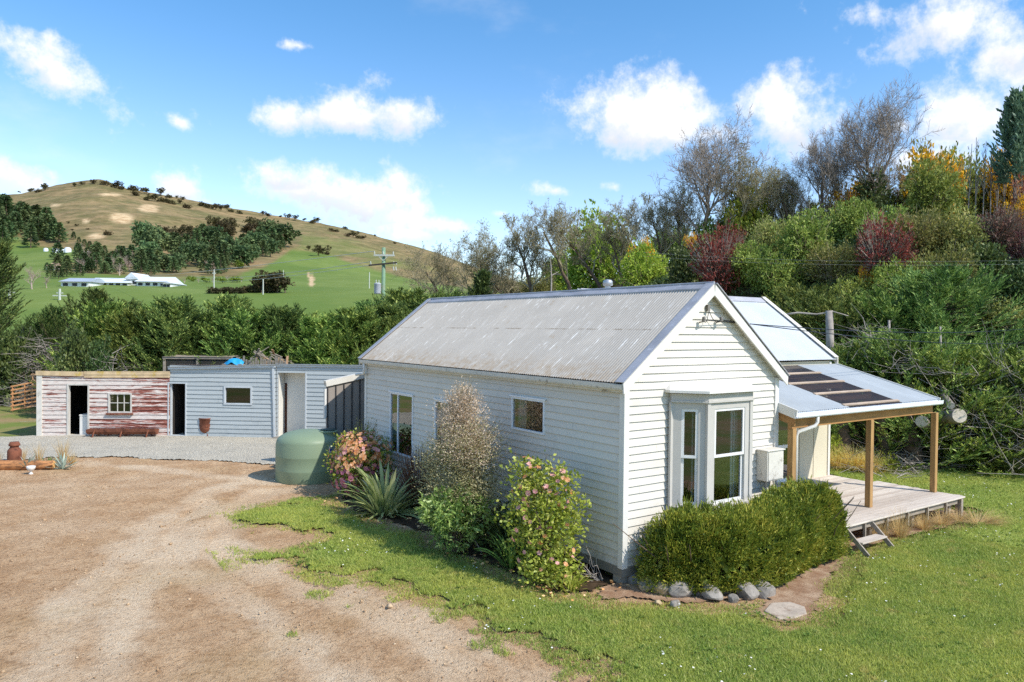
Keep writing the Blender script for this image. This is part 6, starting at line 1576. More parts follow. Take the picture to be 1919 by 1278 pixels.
slab = thing('stepping_slab', 'flat worn stone slab at the lawn end of the earth path', 'paving slab', tuple(G(1470, 1150)))
sp_ = [G(u, v)[:2] for u, v in [(1432, 1150), (1445, 1135), (1480, 1133), (1508, 1142), (1512, 1155), (1490, 1163), (1460, 1165)]]
mb = MB(); mb.vprism([tuple(p) for p in sp_][::-1], -.02, .055); mb.build('stone', simple('slab_stone', c3(176, 160, 142), .9, .2, 5, .5, 20, dirt=(c3(132, 108, 88), .5, 4)), slab, bevel=.012)

# dry grasses beside the deck and behind it
gq = np.random.default_rng(51)
def tussock(u, v, n, L1, lab, mat=K_straw, el=(.8, 1.5), bend=.35, az=None, z=0.0, w_=.010, rot=0, r0=.14):
    V, F = strap(gq, n, L1, w_, el, bend, 5, False, az, r0)
    return plant('grass_tussock', lab, 'grass', G(u, v+9), [('blades', lm('tuss', V, F, mat))], group='dry grass tussocks by the deck')
tussock(1650, 1003, 220, .62, 'straw coloured tussock right beside the deck step'); tussock(1686, 1000, 260, .75, 'tall straw tussock reaching above the deck edge, second from the step')
tussock(1732, 985, 260, .55, 'brown straw tussock under the middle of the deck edge', el=(.5, 1.4)); tussock(1765, 975, 240, .6, 'spreading tussock under the right part of the deck edge', el=(.4, 1.2), bend=.5)
tussock(1795, 968, 200, .5, 'low straw tussock at the deck corner post', el=(.3, 1.1), bend=.5)
tussock(1832, 975, 420, .8, 'flattened red brown tussock lying beyond the deck corner', K_straw, (.1, .6), .25, (YAW-1.7, .9))
for k, (u, v, n, L1, lab) in enumerate([(1580, 885, 420, .95, 'golden grass mound against the cream wall end behind the deck'), (1612, 888, 420, 1.0, 'golden grass mound in the middle of the row behind the deck'), (1645, 892, 380, .85, 'golden grass mound nearest the lawn behind the deck')]):
    V, F = strap(gq, n*2, L1, .017, (.35, 1.45), .5, 6, False, None, .3)
    p = G(u, v)+FH*.5
    plant('golden_grass', lab, 'grass', (p[0], p[1], .0), [('blades', lm('gold', V, F, K_gold))], group='golden grass mounds behind the deck')
V1, _ = blobs(gq, [((0, 0, .55), (.28, .28, .5)), ((.05, 0, .95), (.18, .18, .3))], 260, .10, .05, 5, .3)
plant('green_seedling', 'bright green sapling standing up out of the golden grass', 'plant', G(1583, 888)+FH*.9, [('foliage', lm('seed', V1, quads(V1), K_bright)), ('stems', lm('seedst', *shrub_stems(gq, 1.1, .25, 5, .012), K_bark))])
V1, _ = blobs(gq, [((0, 0, .3), (.35, .35, .32))], 400, .10, .06, 5, .25)
plant('green_seedling', 'small bright green bush on the lawn edge behind the deck posts', 'plant', G(1678, 893)+FH*.5, [('foliage', lm('seed2', V1, quads(V1), K_bright))])
# agaves and dry grass by the log
for u, v, n, L1, w_, el, lab in ((53, 880, 16, .55, .07, (.6, 1.3), 'small pale agave behind the log beside the milk can'), (92, 876, 18, .5, .06, (.3, 1.4), 'dark agave with short blades behind the log'), (117, 880, 26, .62, .07, (.3, 1.5), 'larger pale spiky agave off the cut end of the log')):
    V, F = strap(gq, n, L1, w_, el, .15, 4, True, r0=.03); plant('agave', lab, 'plant', G(u, v), [('leaves', lm('aga', V, F, K_agave if 'pale' in lab else K_darkg, True))], group='agaves by the log')
for u, v, n, L1, lab in ((42, 866, 70, .6, 'wispy brown dry grass beside the milk can'), (72, 868, 90, .75, 'tall wispy dry grass between the two small agaves'), (118, 866, 160, .85, 'tallest straw tuft behind the large agave'), (135, 872, 120, .5, 'orange straw tuft right of the large agave'), (-4, 868, 80, .5, 'dry grass tuft left of the milk can at the frame edge')):
    V, F = strap(gq, n, L1, .010, (1.0, 1.5), .2, 5, False, None, .08); plant('dry_grass_tuft', lab, 'grass', G(u, v), [('blades', lm('dgt', V, F, K_straw))], group='dry grass tufts by the log')
# ------------------------------------------------------------------ prototypes (mesh data shared by the copies)
tq = np.random.default_rng(201)
def con_proto(seed, mat, **kw):
    q = np.random.default_rng(seed); f, t = conifer(q, **kw); return [('crown', lm('crown', *f, mat)), ('trunk', lm('trunk', *t, K_bark))]
CON = [con_proto(11, K_mac, h=6.6, r=2.5, nb=118, asc=.5, sub=17, nl=19, fl=.20, fw=.046), con_proto(12, K_mac, h=6.2, r=2.7, nb=118, asc=.42, sub=17, nl=19, fl=.20, fw=.046), con_proto(13, K_macblue, h=6.8, r=2.5, nb=118, asc=.55, sub=17, nl=19, fl=.20, fw=.046)]
CONL = [con_proto(21, K_macdark, h=8.5, r=3.0, nb=110, asc=.75, lean=(.35, -.25), sub=14, nl=19, fl=.21, fw=.048), con_proto(22, K_macdark, h=9.5, r=3.3, nb=115, asc=.7, lean=(.2, -.1), sub=14, nl=19, fl=.21, fw=.048)]
CONW = [con_proto(31, K_macblue, h=5.2, r=3.2, nb=92, asc=.30, sub=18, nl=20, fl=.18, fw=.042), con_proto(32, K_mac, h=4.6, r=3.0, nb=92, asc=.25, sub=18, nl=20, fl=.18, fw=.042)]
def far_pos(u, depth): d = ray(u, 620); p = CAM+d*depth; return np.array([p[0], p[1], T(p[0], p[1])])
def cput(name, lab, proto, p, s=1.0, rot=None, group=None, cat='tree', sink=.1):
    p = np.array([p[0], p[1], p[2]-sink])
    return plant(name, lab, cat, p, proto, tq.uniform(0, 6.28) if rot is None else rot, s, group)

# dense shelter belt behind the sheds
BELT = [(196, 42, .92, 0), (262, 41.5, 1.0, 1), (330, 41, .98, 2), (398, 41.5, .96, 0), (466, 41, .94, 1), (533, 41.5, .95, 2), (600, 41, .94, 0), (668, 41.5, .98, 1), (733, 42, 1.06, 2), (800, 43, 1.12, 0),
        (230, 45, .95, 2), (300, 45, 1.04, 0), (365, 45.5, 1.0, 1), (432, 45, .98, 2), (500, 45.5, .96, 0), (566, 45, .98, 1), (634, 45.5, .98, 0), (700, 45, 1.02, 2), (765, 46, 1.2, 1), (840, 47, 1.12, 2)]
wh_ = ['leftmost', 'second', 'third', 'fourth', 'fifth', 'sixth', 'seventh', 'eighth', 'ninth', 'tenth']
for i, (u, d, s, k) in enumerate(BELT):
    row = 'front' if i < 10 else 'back'
    cput('shelter_conifer', f'dense green conifer behind the sheds, {wh_[i % 10]} from the left in the {row} row', CON[k], far_pos(u, d), (s*1.08, s*1.08, s*tq.uniform(.82, .98)), None, 'conifer shelter belt behind the sheds')
# dark conifers poking above the far end of the cottage roof
q = np.random.default_rng(41); f, t = conifer(q, h=7.6, r=1.25, nb=150, asc=1.1, lean=(.10, -.12), sub=9, nl=9, fl=.26, fw=.10)
DK = [('crown', lm('crown', *f, K_darkg)), ('trunk', lm('trunk', *t, K_bark))]
cput('dark_conifer', 'narrow dark conifer leaning above the far end of the cottage roof', DK, far_pos(866, 44), 1.06, 0)
cput('dark_conifer', 'short dark conifer tip just right of the leaning dark conifer', DK, far_pos(912, 45), .9, 1.0)
# big wind-swept conifers at the left edge
for u, d, s, k, rot, lab in ((-88, 45, 1.03, 1, .2, 'tall wind-swept conifer at the left edge of the photo'), (16, 47.5, .66, 0, .6, 'bushy olive conifer behind the pallets'), (92, 46.5, .80, 0, .1, 'wind-swept conifer with feathery plumes leaning right behind the peeling shed'), (165, 46, .66, 0, .3, 'smaller leaning conifer between the plumed conifer and the shelter belt'), (62, 48, .62, 1, .9, 'deep green conifer half hidden behind the plumed conifer')):
    cput('windswept_conifer', lab, CONL[k], far_pos(u, d), s, rot+YAW-1.0, 'wind-swept conifers at the left')
# scrubby bushes and brush heaps around the sheds
def brush(q, n, rx, ry, h, rad=(.008, .03), ln=(.6, 2.0), flat=.5):
    P = np.stack([q.normal(0, rx*.5, n), q.normal(0, ry*.5, n), np.zeros(n)], -1); g_ = np.exp(-((P[:, 0]/rx)**2+(P[:, 1]/ry)**2)*1.6); P[:, 2] = q.random(n)*h*g_+.03
    D = unit(np.stack([q.normal(0, 1, n), q.normal(0, 1, n), q.normal(0, flat, n)], -1)); L2 = q.uniform(*ln, n)[:, None]; r = q.uniform(*rad, n)
    M1 = P+D*L2*.5+q.normal(0, .08, (n, 3)); M2 = P+D*L2+q.normal(0, .12, (n, 3)); 
    for A in (M1, M2): A[:, 2] = np.maximum(A[:, 2], .02)
    return merge([twigs_batch(P, M1, r, r*.7), twigs_batch(M1, M2, r*.7, r*.3)])
bq = np.random.default_rng(61)
def brushpile(lab, p, n, rx, ry, h, mat=K_dead, **kw):
    V, F = brush(bq, n, rx, ry, h, **kw); return plant('brush_pile', lab, 'brush pile', p, [('branches', lm('brush', V, F, mat))], bq.uniform(0, 3), group='heaps of dead branches')
brushpile('pale dead brush heap behind the left corner of the peeling shed', far_pos(84, 45.0), 700, 1.3, 1.0, 4.6, rad=(.006, .022))
brushpile('dead branch heap behind the netting run', far_pos(215, 38.5), 500, 2.2, 1.0, 3.4, rad=(.006, .02))
brushpile('low heap of broken timber behind the pallets', far_pos(0, 46), 300, 1.4, .6, .8, K_bark)
SHR = {}
def bush_proto(key, seed, mat, r=1.0, h=1.2, n=2600, ln=.13, wd=.07, clump=8, tw=0, twm=None, **kw):
    q = np.random.default_rng(seed); sp = lumps(q, r, h); V, C = blobs(q, sp, int(n*1.8), ln*.76, wd*.76, clump, .10, **kw)
    parts = [('foliage', lm('bush_foliage', V, quads(V), mat))]
    st = shrub_stems(q, h*.9, r, 12, .025*r)
    if tw:
        k = q.integers(0, len(C), tw); c0 = np.array([0, 0, h*.2]); P0 = c0+(C[k]-c0)*q.uniform(.3, .7, (tw, 1)); P1 = c0+(C[k]-c0)*q.uniform(1.0, 1.22, (tw, 1))+q.normal(0, r*.08, (tw, 3))
        st = merge([st, twigs_batch(P0, P1, np.full(tw, .011*r), np.full(tw, .004*r))])
    parts.append(('stems', lm('bush_stems', *st, twm or K_twigolive))); SHR[key] = parts
bush_proto('bright', 1, K_bright, n=4200, ln=.12, wd=.06, tw=120); bush_proto('mid', 2, K_mid, n=4200, ln=.12, wd=.06, tw=160); bush_proto('mid2', 3, K_mid, n=4000, h=1.5, ln=.13, wd=.06, tw=160); bush_proto('olive', 4, K_olive, n=4200, ln=.11, wd=.05, tw=260)
bush_proto('dark', 5, K_darkg, n=4200, ln=.13, wd=.08, tw=60); bush_proto('gorse', 6, K_gorse, n=2600, ln=.09, wd=.06, tw=420, twm=K_twigolive); bush_proto('russet', 7, K_russet, n=1900, h=1.6, ln=.11, wd=.06, tw=420, twm=K_twig, hollow=.4); bush_proto('plum', 8, K_plum, n=1900, ln=.10, wd=.05, tw=700, twm=K_twig); bush_proto('scrub', 9, K_scrub, n=1500, ln=.09, wd=.03, tw=900, twm=K_scrub)
q = np.random.default_rng(10); sp = lumps(q, 1.0, 1.25); V, C = blobs(q, sp, 3600, .12, .06, 8, .12); Vf, Cf = blobs(q, [(c, (r[0]*1.06, r[1]*1.06, r[2]*1.06)) for c, r in sp[2:9]], 1700, .09, .06, 8, .10, updir=.6)
SHR['gorsegreen'] = [('foliage', lm('bush_foliage', V, quads(V), K_olive)), ('flowers', lm('bush_flowers', Vf, quads(Vf), K_gorse)), ('stems', lm('bush_stems', *shrub_stems(q, 1.1, 1, 12, .025), K_twigolive))]
def bput(u, v, rpx, kind, lab, cat='shrub', name=None, dd=None, hs=1.0, group='shrubs on the bank'):
    """shrub whose middle shows at (u, v), standing on the bank"""
    p = hit(u, v+rpx*.55, 15) if dd is None else None
    if p is None:
        d_ = dd or 55; p = CAM+ray(u, v+rpx*.55)*d_; z0 = T(p[0], p[1]); 
        if p[2] > z0: hs = hs*1.0
    if kind in ('gorse', 'gorsegreen', 'russet'): p = p-FH*(2.4 if (kind != 'russet' and v < 420) else .9)
    dpt = depth_of(p); r_ = rpx*dpt/FPX; z0 = T(p[0], p[1]); zb = min(z0, p[2])-.15*r_; ztop = (CAM+ray(u, v-rpx)*dpt)[2]
    hs = min(max((ztop-zb)/(1.38*r_), .7), 2.1)
    zb = max(zb, ztop-1.38*r_*2.1)
    return plant(name or {'gorse': 'gorse_bush', 'gorsegreen': 'gorse_bush', 'russet': 'russet_bush', 'plum': 'plum_bush'}.get(kind, 'bank_shrub'), lab, cat, (p[0], p[1], zb), SHR[kind], tq.uniform(0, 6.28), (r_, r_, r_*hs), group)
bput(20, 680, 55, 'dark', 'green bush behind the leaning pallets at the left', dd=45.5, group='bushes round the sheds'); bput(150, 655, 40, 'dark', 'green bush behind the peeling shed roof', dd=38.5, group='bushes round the sheds'); bput(185, 668, 30, 'dark', 'dark green bush showing over the peeling shed roof', dd=38.5, group='bushes round the sheds')

# ------------------------------------------------------------------ the bank on the right
BANK = [  # u, v, radius px, kind, label
 (1130, 492, 78, 'bright', 'bright green willow bush above the middle of the cottage roof'), (1060, 520, 40, 'bright', 'yellow green bush left of the bright willow bush'), (1200, 515, 48, 'bright', 'light green bush right of the bright willow bush above the roof'), (1010, 545, 34, 'olive', 'olive scrub bush under the bare trees behind the roof ridge'), (955, 548, 34, 'scrub', 'grey twiggy bush behind the far part of the roof ridge'), (905, 545, 26, 'olive', 'small olive bush at the foot of the leftmost bare trees'),
 (1196, 474, 26, 'gorse', 'yellow gorse above the light green bush behind the roof'), (1250, 470, 42, 'mid', 'mid green bush beside the yellow gorse'), (1288, 450, 13, 'gorse', 'small yellow gorse spot under the big grey bare tree'), (1290, 510, 44, 'dark', 'dark bush behind the gable peak'), (1340, 505, 50, 'russet', 'russet leaved bush with upright twigs behind the gable peak'), (1372, 478, 30, 'russet', 'tall russet spire right of the russet bush'),
 (1395, 420, 52, 'bright', 'bright spring green bush beneath the tall grey trees'), (1340, 450, 40, 'mid', 'green bush between the spring green bush and the gorse spot'), (1440, 455, 48, 'olive', 'olive green bush right below the spring green bush'), (1400, 500, 42, 'mid', 'mid green bush right of the russet bush'), (1480, 430, 44, 'scrub', 'grey twiggy bush on the bank below the bare trees'), (1510, 470, 50, 'mid2', 'round green bush in the middle of the bank'), (1455, 520, 50, 'mid', 'green bush above the white wing roof'),
 (1566, 380, 30, 'gorse', 'yellow gorse cluster at the foot of the tallest bare tree'), (1540, 400, 36, 'olive', 'olive bush left of the gorse cluster by the tallest bare tree'), (1590, 425, 46, 'mid', 'green bush below the gorse cluster'), (1630, 400, 50, 'mid2', 'full green bush right below the tallest bare tree'), (1560, 500, 48, 'olive', 'olive bush left of the russet patch'), (1630, 480, 46, 'russet', 'russet brown bush in the middle of the bank'), (1675, 490, 28, 'russet', 'rusty brown bush at the right end of the russet patch'), (1605, 515, 16, 'gorse', 'small yellow gorse below the russet patch'),
 (1690, 345, 46, 'gorsegreen', 'gorse with yellow flower tops along the crest of the bank'), (1726, 328, 34, 'gorse', 'bright yellow gorse on the crest left of the big green bush'), (1700, 375, 34, 'plum', 'plum brown bush below the crest gorse'), (1800, 332, 50, 'mid', 'big green bush on the crest of the bank'), (1745, 390, 56, 'mid2', 'green bush below the crest right of the plum brown bush'), (1830, 365, 55, 'olive', 'olive bush below the crest left of the tall gorse'),
 (1862, 326, 40, 'gorse', 'tall yellow gorse near the crest at the right'), (1884, 372, 34, 'gorse', 'yellow gorse hanging below the tall gorse at the right'), (1850, 395, 20, 'gorse', 'small yellow gorse lower on the bank at the right'), (1908, 330, 34, 'dark', 'dark green bush at the right edge on the crest'), (1900, 400, 40, 'russet', 'russet bush at the right edge below the gorse'), (1870, 445, 55, 'plum', 'plum coloured bush at the right side of the bank'), (1915, 470, 44, 'plum', 'plum coloured bush cut by the right edge'),
 (1720, 450, 60, 'olive', 'wide olive bush right of the russet patch'), (1790, 455, 60, 'olive', 'pale olive bush left of the plum coloured bush'), (1770, 520, 60, 'olive', 'loose olive bush low on the bank'), (1690, 540, 52, 'mid', 'green bush above the fence posts'), (1850, 520, 55, 'dark', 'dark bush below the plum coloured bush'), (1910, 540, 50, 'dark', 'dark bush at the right edge low on the bank'), (1830, 590, 50, 'dark', 'dark green bush above the dead branches'), (1905, 610, 50, 'olive', 'olive bush at the right edge above the dead branches'), (1655, 430, 40, 'mid', 'green bush between the full bush and the wide olive bush'), (1590, 560, 40, 'mid', 'green bush behind the pale post on the bank')]
for b in BANK:
    rp_ = b[2]*(1.12 if 'gorse' not in b[3] else (1.4 if b[1] < 420 else 1.15)); bput(b[0], b[1], rp_, b[3], b[4], hs={'russet': 1.1, 'bright': 1.1}.get(b[3], 1.0))
# undergrowth that closes the gaps (a mass nobody could count)
uq = np.random.default_rng(71); n = 70000
aa = uq.uniform(-14, 34, n); e_ = uq.uniform(-.3, 14, n); d0_ = np.interp(aa, BASEL[:, 0], BASEL[:, 1])
dd_ = d0_+e_; X_ = CAM[0]+FH[0]*dd_+RT0[0]*aa; Y_ = CAM[1]+FH[1]*dd_+RT0[1]*aa; Zt = terrain(X_, Y_); ok = (Zt > .15)
X_, Y_, Zt = X_[ok], Y_[ok], Zt[ok]; hgt_ = .1+1.3*np.maximum(0, fbm(X_*.5, Y_*.5, 3, 73)-.3)*uq.random(len(X_))
Vu = leaves(uq, np.stack([X_, Y_, Zt+hgt_], -1), uq.normal(0, .8, (len(X_), 3))+np.array([0, 0, .7]), .24, .08)
ug = obj('bank_undergrowth', Vu, quads(Vu), K_darkg); tag(ug, 'dark tangled undergrowth covering the bank between the bushes', 'undergrowth', kind='stuff')

# felled and standing macrocarpas at the foot of the bank
LOW = [(1460, 590, 31.5, .95, 1, 'conifer boughs rising behind the white wing roof'), (1530, 640, 29.5, .85, 0, 'drooping conifer behind the corner of the wing roof'), (1605, 650, 28.8, 1.0, 1, 'green conifer behind the back corner of the verandah roof'), (1690, 640, 28.0, 1.0, 0, 'wide green conifer above the verandah roof'), (1775, 640, 27.6, 1.0, 1, 'conifer with lit sprays above the cut logs'), (1850, 660, 27.2, .8, 0, 'shaded conifer behind the dead branches'), (1925, 640, 26.5, 1.0, 1, 'dark conifer at the right edge behind the dead branches'), (1560, 600, 32.5, 1.1, 0, 'tall conifer behind the pale post'), (1660, 570, 31.5, 1.1, 1, 'feathery conifer high above the verandah roof'), (1760, 590, 31, 1.0, 0, 'conifer high on the bank over the cut logs'), (1410, 580, 34, .9, 0, 'conifer tips between the two roofs'), (1500, 560, 35, 1.0, 1, 'conifer crown above the wing roof ridge')]
for (u, v, d, s, k, lab) in LOW: cput('spreading_conifer', lab, CONW[k], far_pos(u, d+.4), (s, s, s*.92), None, 'spreading conifers at the foot of the bank')
for (u, v, s, lab) in ((1835, 885, .42, 'low lit conifer branch lying on the lawn edge at the right'), (1900, 900, .36, 'dark conifer branch on the ground at the right edge'), (1780, 880, .30, 'small conifer bough beside the last verandah post')):
    p = G(u, v)+FH*1.2; cput('fallen_bough', lab, CONW[0 if 'lit' in lab else 1], (p[0], p[1], 0), (s*1.15, s*1.15, s*.62), None, 'conifer boughs on the lawn edge', 'branch')
# bare trunks showing under the boughs
for (u, d, h_, r_, lab) in ((1580, 27.3, 3.6, .26, 'thick dark conifer trunk seen under the verandah left of the middle post'), (1608, 27.8, 3.4, .16, 'thin dark trunk close to the middle verandah post'), (1655, 27.0, 3.2, .18, 'peeling trunk right of the middle verandah post'), (1712, 26.8, 3.0, .26, 'ragged brown trunk between the two right verandah posts')):
    p = far_pos(u, d); k = np.linspace(0, 1, 7); Q = np.stack([.12*np.sin(k*3+u), .1*np.cos(k*4+u), h_*k], -1); segs = [(Q, r_*(1.25-.5*k))]
    for j in range(12):
        t_ = tq.uniform(.2, .95); i = min(int(t_*6), 5); a = tq.uniform(0, 6.28); ll = tq.uniform(.4, 1.3); kk = np.linspace(0, 1, 4); segs.append((Q[i]+np.stack([math.cos(a)*ll*kk, math.sin(a)*ll*kk, -.3*ll*kk**2], -1), .035*(1-.8*kk)))
    V, F = tubes(segs, 7); o = plant('standing_trunk', lab, 'trunk', p, [('bole', lm('bole', V, F, K_bark, True))], 0, 1, 'trunks under the conifers')
def logthing(lab, A, B, r, mat=K_barkgrey):
    A = np.array(A, float); B = np.array(B, float); t = thing('sawn_log', lab, 'log', tuple(A), 'sawn logs jutting from the bank'); e = (B-A)/np.linalg.norm(B-A); k = np.linspace(0, 1, 8)
    mb = MB(); mb.tube([A+(B-A)*x for x in k], [r*(1-.06*x+.02*math.sin(x*9)) for x in k], 16); mb.build('trunk', mat, t, True)
    mb = MB(); mb.tube([B, B+e*.015], [r*.93, r*.92], 16); mb.build('cut_face', simple('sawn_face', c3(200, 186, 168), .9, .18, 14, .3, 40), t)
def toward(u, v, d, back, r, lab, du=30, dv=-6):
    B = DD(u, v, d); A = DD(u-du, v+dv, d+back); logthing(lab, A, B, r)
toward(1798, 779, 24.6, 1.6, .25, 'larger sawn log with a pale round end at the right of the verandah', 42, 6); toward(1727, 790, 25.4, 1.5, .21, 'smaller sawn log behind the right verandah post', -22, 6); toward(1782, 760, 25.2, 1.2, .13, 'short sawn stub above the larger sawn log', 14, -18)
brushpile('grey dead branches fanning over the sawn logs', far_pos(1858, 26.6)+np.array([0, 0, .9]), 340, 2.2, 1.4, 3.2, K_dead, rad=(.006, .024), ln=(1.0, 3.0), flat=1.0)
brushpile('dead branch tangle at the right edge of the bank', far_pos(1925, 26.0)+np.array([0, 0, .3]), 260, 1.8, 1.2, 2.8, K_dead, rad=(.005, .022), ln=(.8, 2.6), flat=1.0)
brushpile('low branch litter behind the golden grass', far_pos(1690, 26.6), 420, 2.6, 1.0, .6, K_dead, rad=(.006, .02), ln=(.5, 1.6), flat=.4)
brushpile('dead twigs hanging above the verandah roof', far_pos(1640, 28.2)+np.array([0, 0, 3.4]), 170, 2.4, .8, 1.8, K_dead, rad=(.004, .016), ln=(.6, 1.8), flat=.6)
lq = np.random.default_rng(81)
for (u, v, s_, lab) in ((1665, 868, .30, 'pale stone at the foot of the conifers behind the golden grass'), (1702, 874, .36, 'reddish stone in the litter behind the deck'), (1725, 880, .28, 'grey stone beside the reddish stone'), (1812, 886, .3, 'grey block at the edge of the lawn right of the last post'), (1760, 876, .22, 'small grey stone left of the last verandah post')):
    bm = bmesh.new(); bmesh.ops.create_icosphere(bm, subdivisions=2, radius=1.0); pl = unit(lq.normal(0, 1, (8, 3)))
    for vv_ in bm.verts:
        p = np.array(vv_.co)
        for n_ in pl:
            e = np.dot(p, n_)-.72
            if e > 0: p = p-n_*e*.9
        vv_.co = Vector(p*s_*np.array([1.1, .9, .7]))
    me = bpy.data.meshes.new('stone'); bm.to_mesh(me); bm.free(); me.materials.append(M_rock); o = bpy.data.objects.new('field_stone', me); COL.objects.link(o); p = G(u, v)+FH*.6; o.location = (p[0], p[1], s_*.4); tag(o, lab, 'stone', 'stones under the conifers')
# weathered fence posts on the bank
for (u, v0, v1, d, w_, lab) in ((1556, 582, 645, 29.2, .30, 'broad pale weathered post standing on the bank above the wing roof'), (1668, 600, 660, 28.4, .09, 'thin grey post left among the conifers'), (1764, 612, 695, 27.2, .075, 'slender grey dead stem right among the conifers')):
    A = DD(u, v1+60, d); B = DD(u-2, v0, d); o = MB(); o.tube([A, (A+B)/2+np.array([.02, 0, 0]), B], [w_*.55, w_*.5, w_*.46], 9); ob = o.build('fence_post', K_dead, None, True); tag(ob, lab, 'post', 'weathered posts on the bank')
rl = MB(); rl.tube([DD(1468, 590, 29.6), DD(1495, 586, 29.5), DD(1530, 589, 29.4), DD(1562, 584, 29.1), DD(1590, 592, 28.9)], [.05, .045, .04, .03, .018], 6); ob = rl.build('fallen_rail', K_dead, None, True); tag(ob, 'grey dead rail lying across the top of the broad pale post', 'rail')

# ------------------------------------------------------------------ bare trees along the top of the bank
def bproto(seed, **kw):
    q = np.random.default_rng(seed); bud = kw.pop('bud', 0); bm_ = kw.pop('bmat', K_bud); tm = kw.pop('tmat', K_twig)
    tr, cr, tips = bare_tree(q, **kw); h = kw['h']; out = [('trunk', lm('trunk', *tr, K_bark)), ('branches', lm('branches', *cr, tm))]
    if bud:
        k = q.integers(0, len(tips), bud); P = tips[k]+q.normal(0, h*.014, (bud, 3)); V = leaves(q, P, q.normal(0, 1, (bud, 3)), h*.016, h*.008); out.append(('buds', lm('buds', V, quads(V), bm_)))
    return out
BT = {'round': bproto(301, h=10, kids=(14, 7, 5, 4, 3), spread=.50, up=.20, fork=.36, lenk=.62, tmat=K_twig, gnarl=.05), 'round2': bproto(302, h=10, kids=(12, 7, 5, 4, 3), spread=.5, up=.2, fork=.3, lenk=.60, tmat=K_twig, gnarl=.07),
      'lean': bproto(303, h=10, lean=(-.28, .05), kids=(9, 7, 5, 4, 4), spread=.5, up=.25, fork=.35, lenk=.55, bud=900, tmat=K_twigolive, gnarl=.2), 'lean2': bproto(304, h=10, lean=(-.18, .1), kids=(8, 7, 5, 5, 4), spread=.5, up=.3, fork=.3, lenk=.55, bud=1500, tmat=K_twigolive, gnarl=.2),
      'lean3': bproto(305, h=10, lean=(-.4, 0), kids=(8, 7, 5, 4, 4), spread=.52, up=.3, fork=.4, lenk=.56, bud=800, tmat=K_twigolive, gnarl=.22), 'thick': bproto(306, h=10, kids=(9, 7, 5, 5, 4), spread=.52, up=.22, fork=.15, lenk=.58, bud=3000, tmat=K_twigolive, bmat=K_bud)}
def tput(u, vbase, vtop, d, kind, lab, wide=1.0, rot=None):
    p = CAM+ray(u, vbase)*d; z0 = min(T(p[0], p[1]), p[2]); top = (CAM+ray(u, vtop)*d)[2]; s = (top-z0)/10.3
    a = math.atan2(RT0[1], RT0[0])          # prototype leans towards -x: turn it to lean left in the view
    return plant('bare_tree', lab, 'tree', (p[0], p[1], z0-.15), BT[kind], a+(rot if rot is not None else tq.uniform(-.35, .35)), (s*wide, s*wide, s), 'bare trees along the bank')
TREES = [(858, 545, 432, 62, 'lean', 'leftmost bare tree against the sky beyond the cottage roof', 1.0), (905, 548, 408, 60, 'thick', 'bushy bare tree second from the left on the skyline', .95), (1008, 520, 368, 58, 'lean2', 'bare tree with a bent trunk leaning left over the roof ridge', .95), (965, 540, 440, 62, 'lean3', 'low bare tree between the bushy tree and the bent trunk', 1.0), (1078, 500, 355, 57, 'lean', 'bare tree just right of the bent trunk tree', .95), (1128, 495, 372, 57, 'lean3', 'bare tree leaning left behind the bright willow bush', 1.0), (1172, 490, 378, 56, 'lean2', 'bare tree behind the right part of the bright willow bush', .9), (1215, 480, 350, 56, 'lean', 'bare tree left of the tall grey tree', .95), (1250, 470, 330, 56, 'lean2', 'thin bare tree below the left side of the tall grey tree', .8),
         (1318, 455, 218, 55, 'round2', 'tall grey bare tree with a rounded crown left of the sky gap', .95), (1392, 430, 262, 54, 'thick', 'dense greenish bare tree right of the tall grey tree', .95), (1440, 430, 290, 56, 'thick', 'smaller greenish bare tree at the right side of the tall pair', .8), (1278, 470, 320, 56, 'thick', 'bushy greenish tree under the left side of the tall grey tree', .8),
         (1535, 405, 225, 52, 'round2', 'bare tree with a fan crown left of the tallest bare tree', .8), (1636, 370, 152, 51, 'round', 'tallest bare tree with a wide fan crown on the skyline', .82), (1492, 410, 285, 53, 'lean2', 'small bare tree between the two tall groups', .85), (1590, 385, 270, 53, 'lean', 'thin bare tree at the left foot of the tallest tree', .7), (1470, 420, 300, 54, 'thick', 'low greenish tree left of the fan crowned tree', .7)]
for (u, vb, vt, d, k, lab, w_) in TREES: tput(u, vb, vt, d, k, lab, w_)
# ivy at the foot of the tallest tree, the blue-green tree at the right, pale saplings
q = np.random.default_rng(91); V, _ = blobs(q, [((0, 0, 1.2), (1.2, 1.2, 1.3)), ((.2, 0, 2.6), (.8, .8, 1.1))], 2600, .2, .12, 8)
p = CAM+ray(1632, 372)*50.5; plant('ivy_clump', 'dark ivy clump round the foot of the tallest bare tree', 'ivy', (p[0], p[1], T(p[0], p[1])), [('leaves', lm('ivy', V, quads(V), K_darkg))], 0, 1.15)
q = np.random.default_rng(92); f, t = conifer(q, h=6, r=1.3, nb=60, asc=.8, base=.3, sub=8, nl=8, fl=.3, fw=.12); K_bluegum = leafmat('bluegreen_leaf', [c3(60, 84, 78), c3(84, 110, 98), c3(108, 132, 112)], .25, .5, .8)
p = CAM+ray(1902, 330)*45; plant('bluegreen_tree', 'sparse blue green tree at the top right edge on the crest', 'tree', (p[0], p[1], T(p[0], p[1])-.3), [('crown', lm('bgcrown', *f, K_bluegum)), ('trunk', lm('bgtrunk', *t, K_bark))], 0, (1, 1, (((CAM+ray(1902, 188)*45)[2]-T(p[0], p[1])+.3)/5.9)))
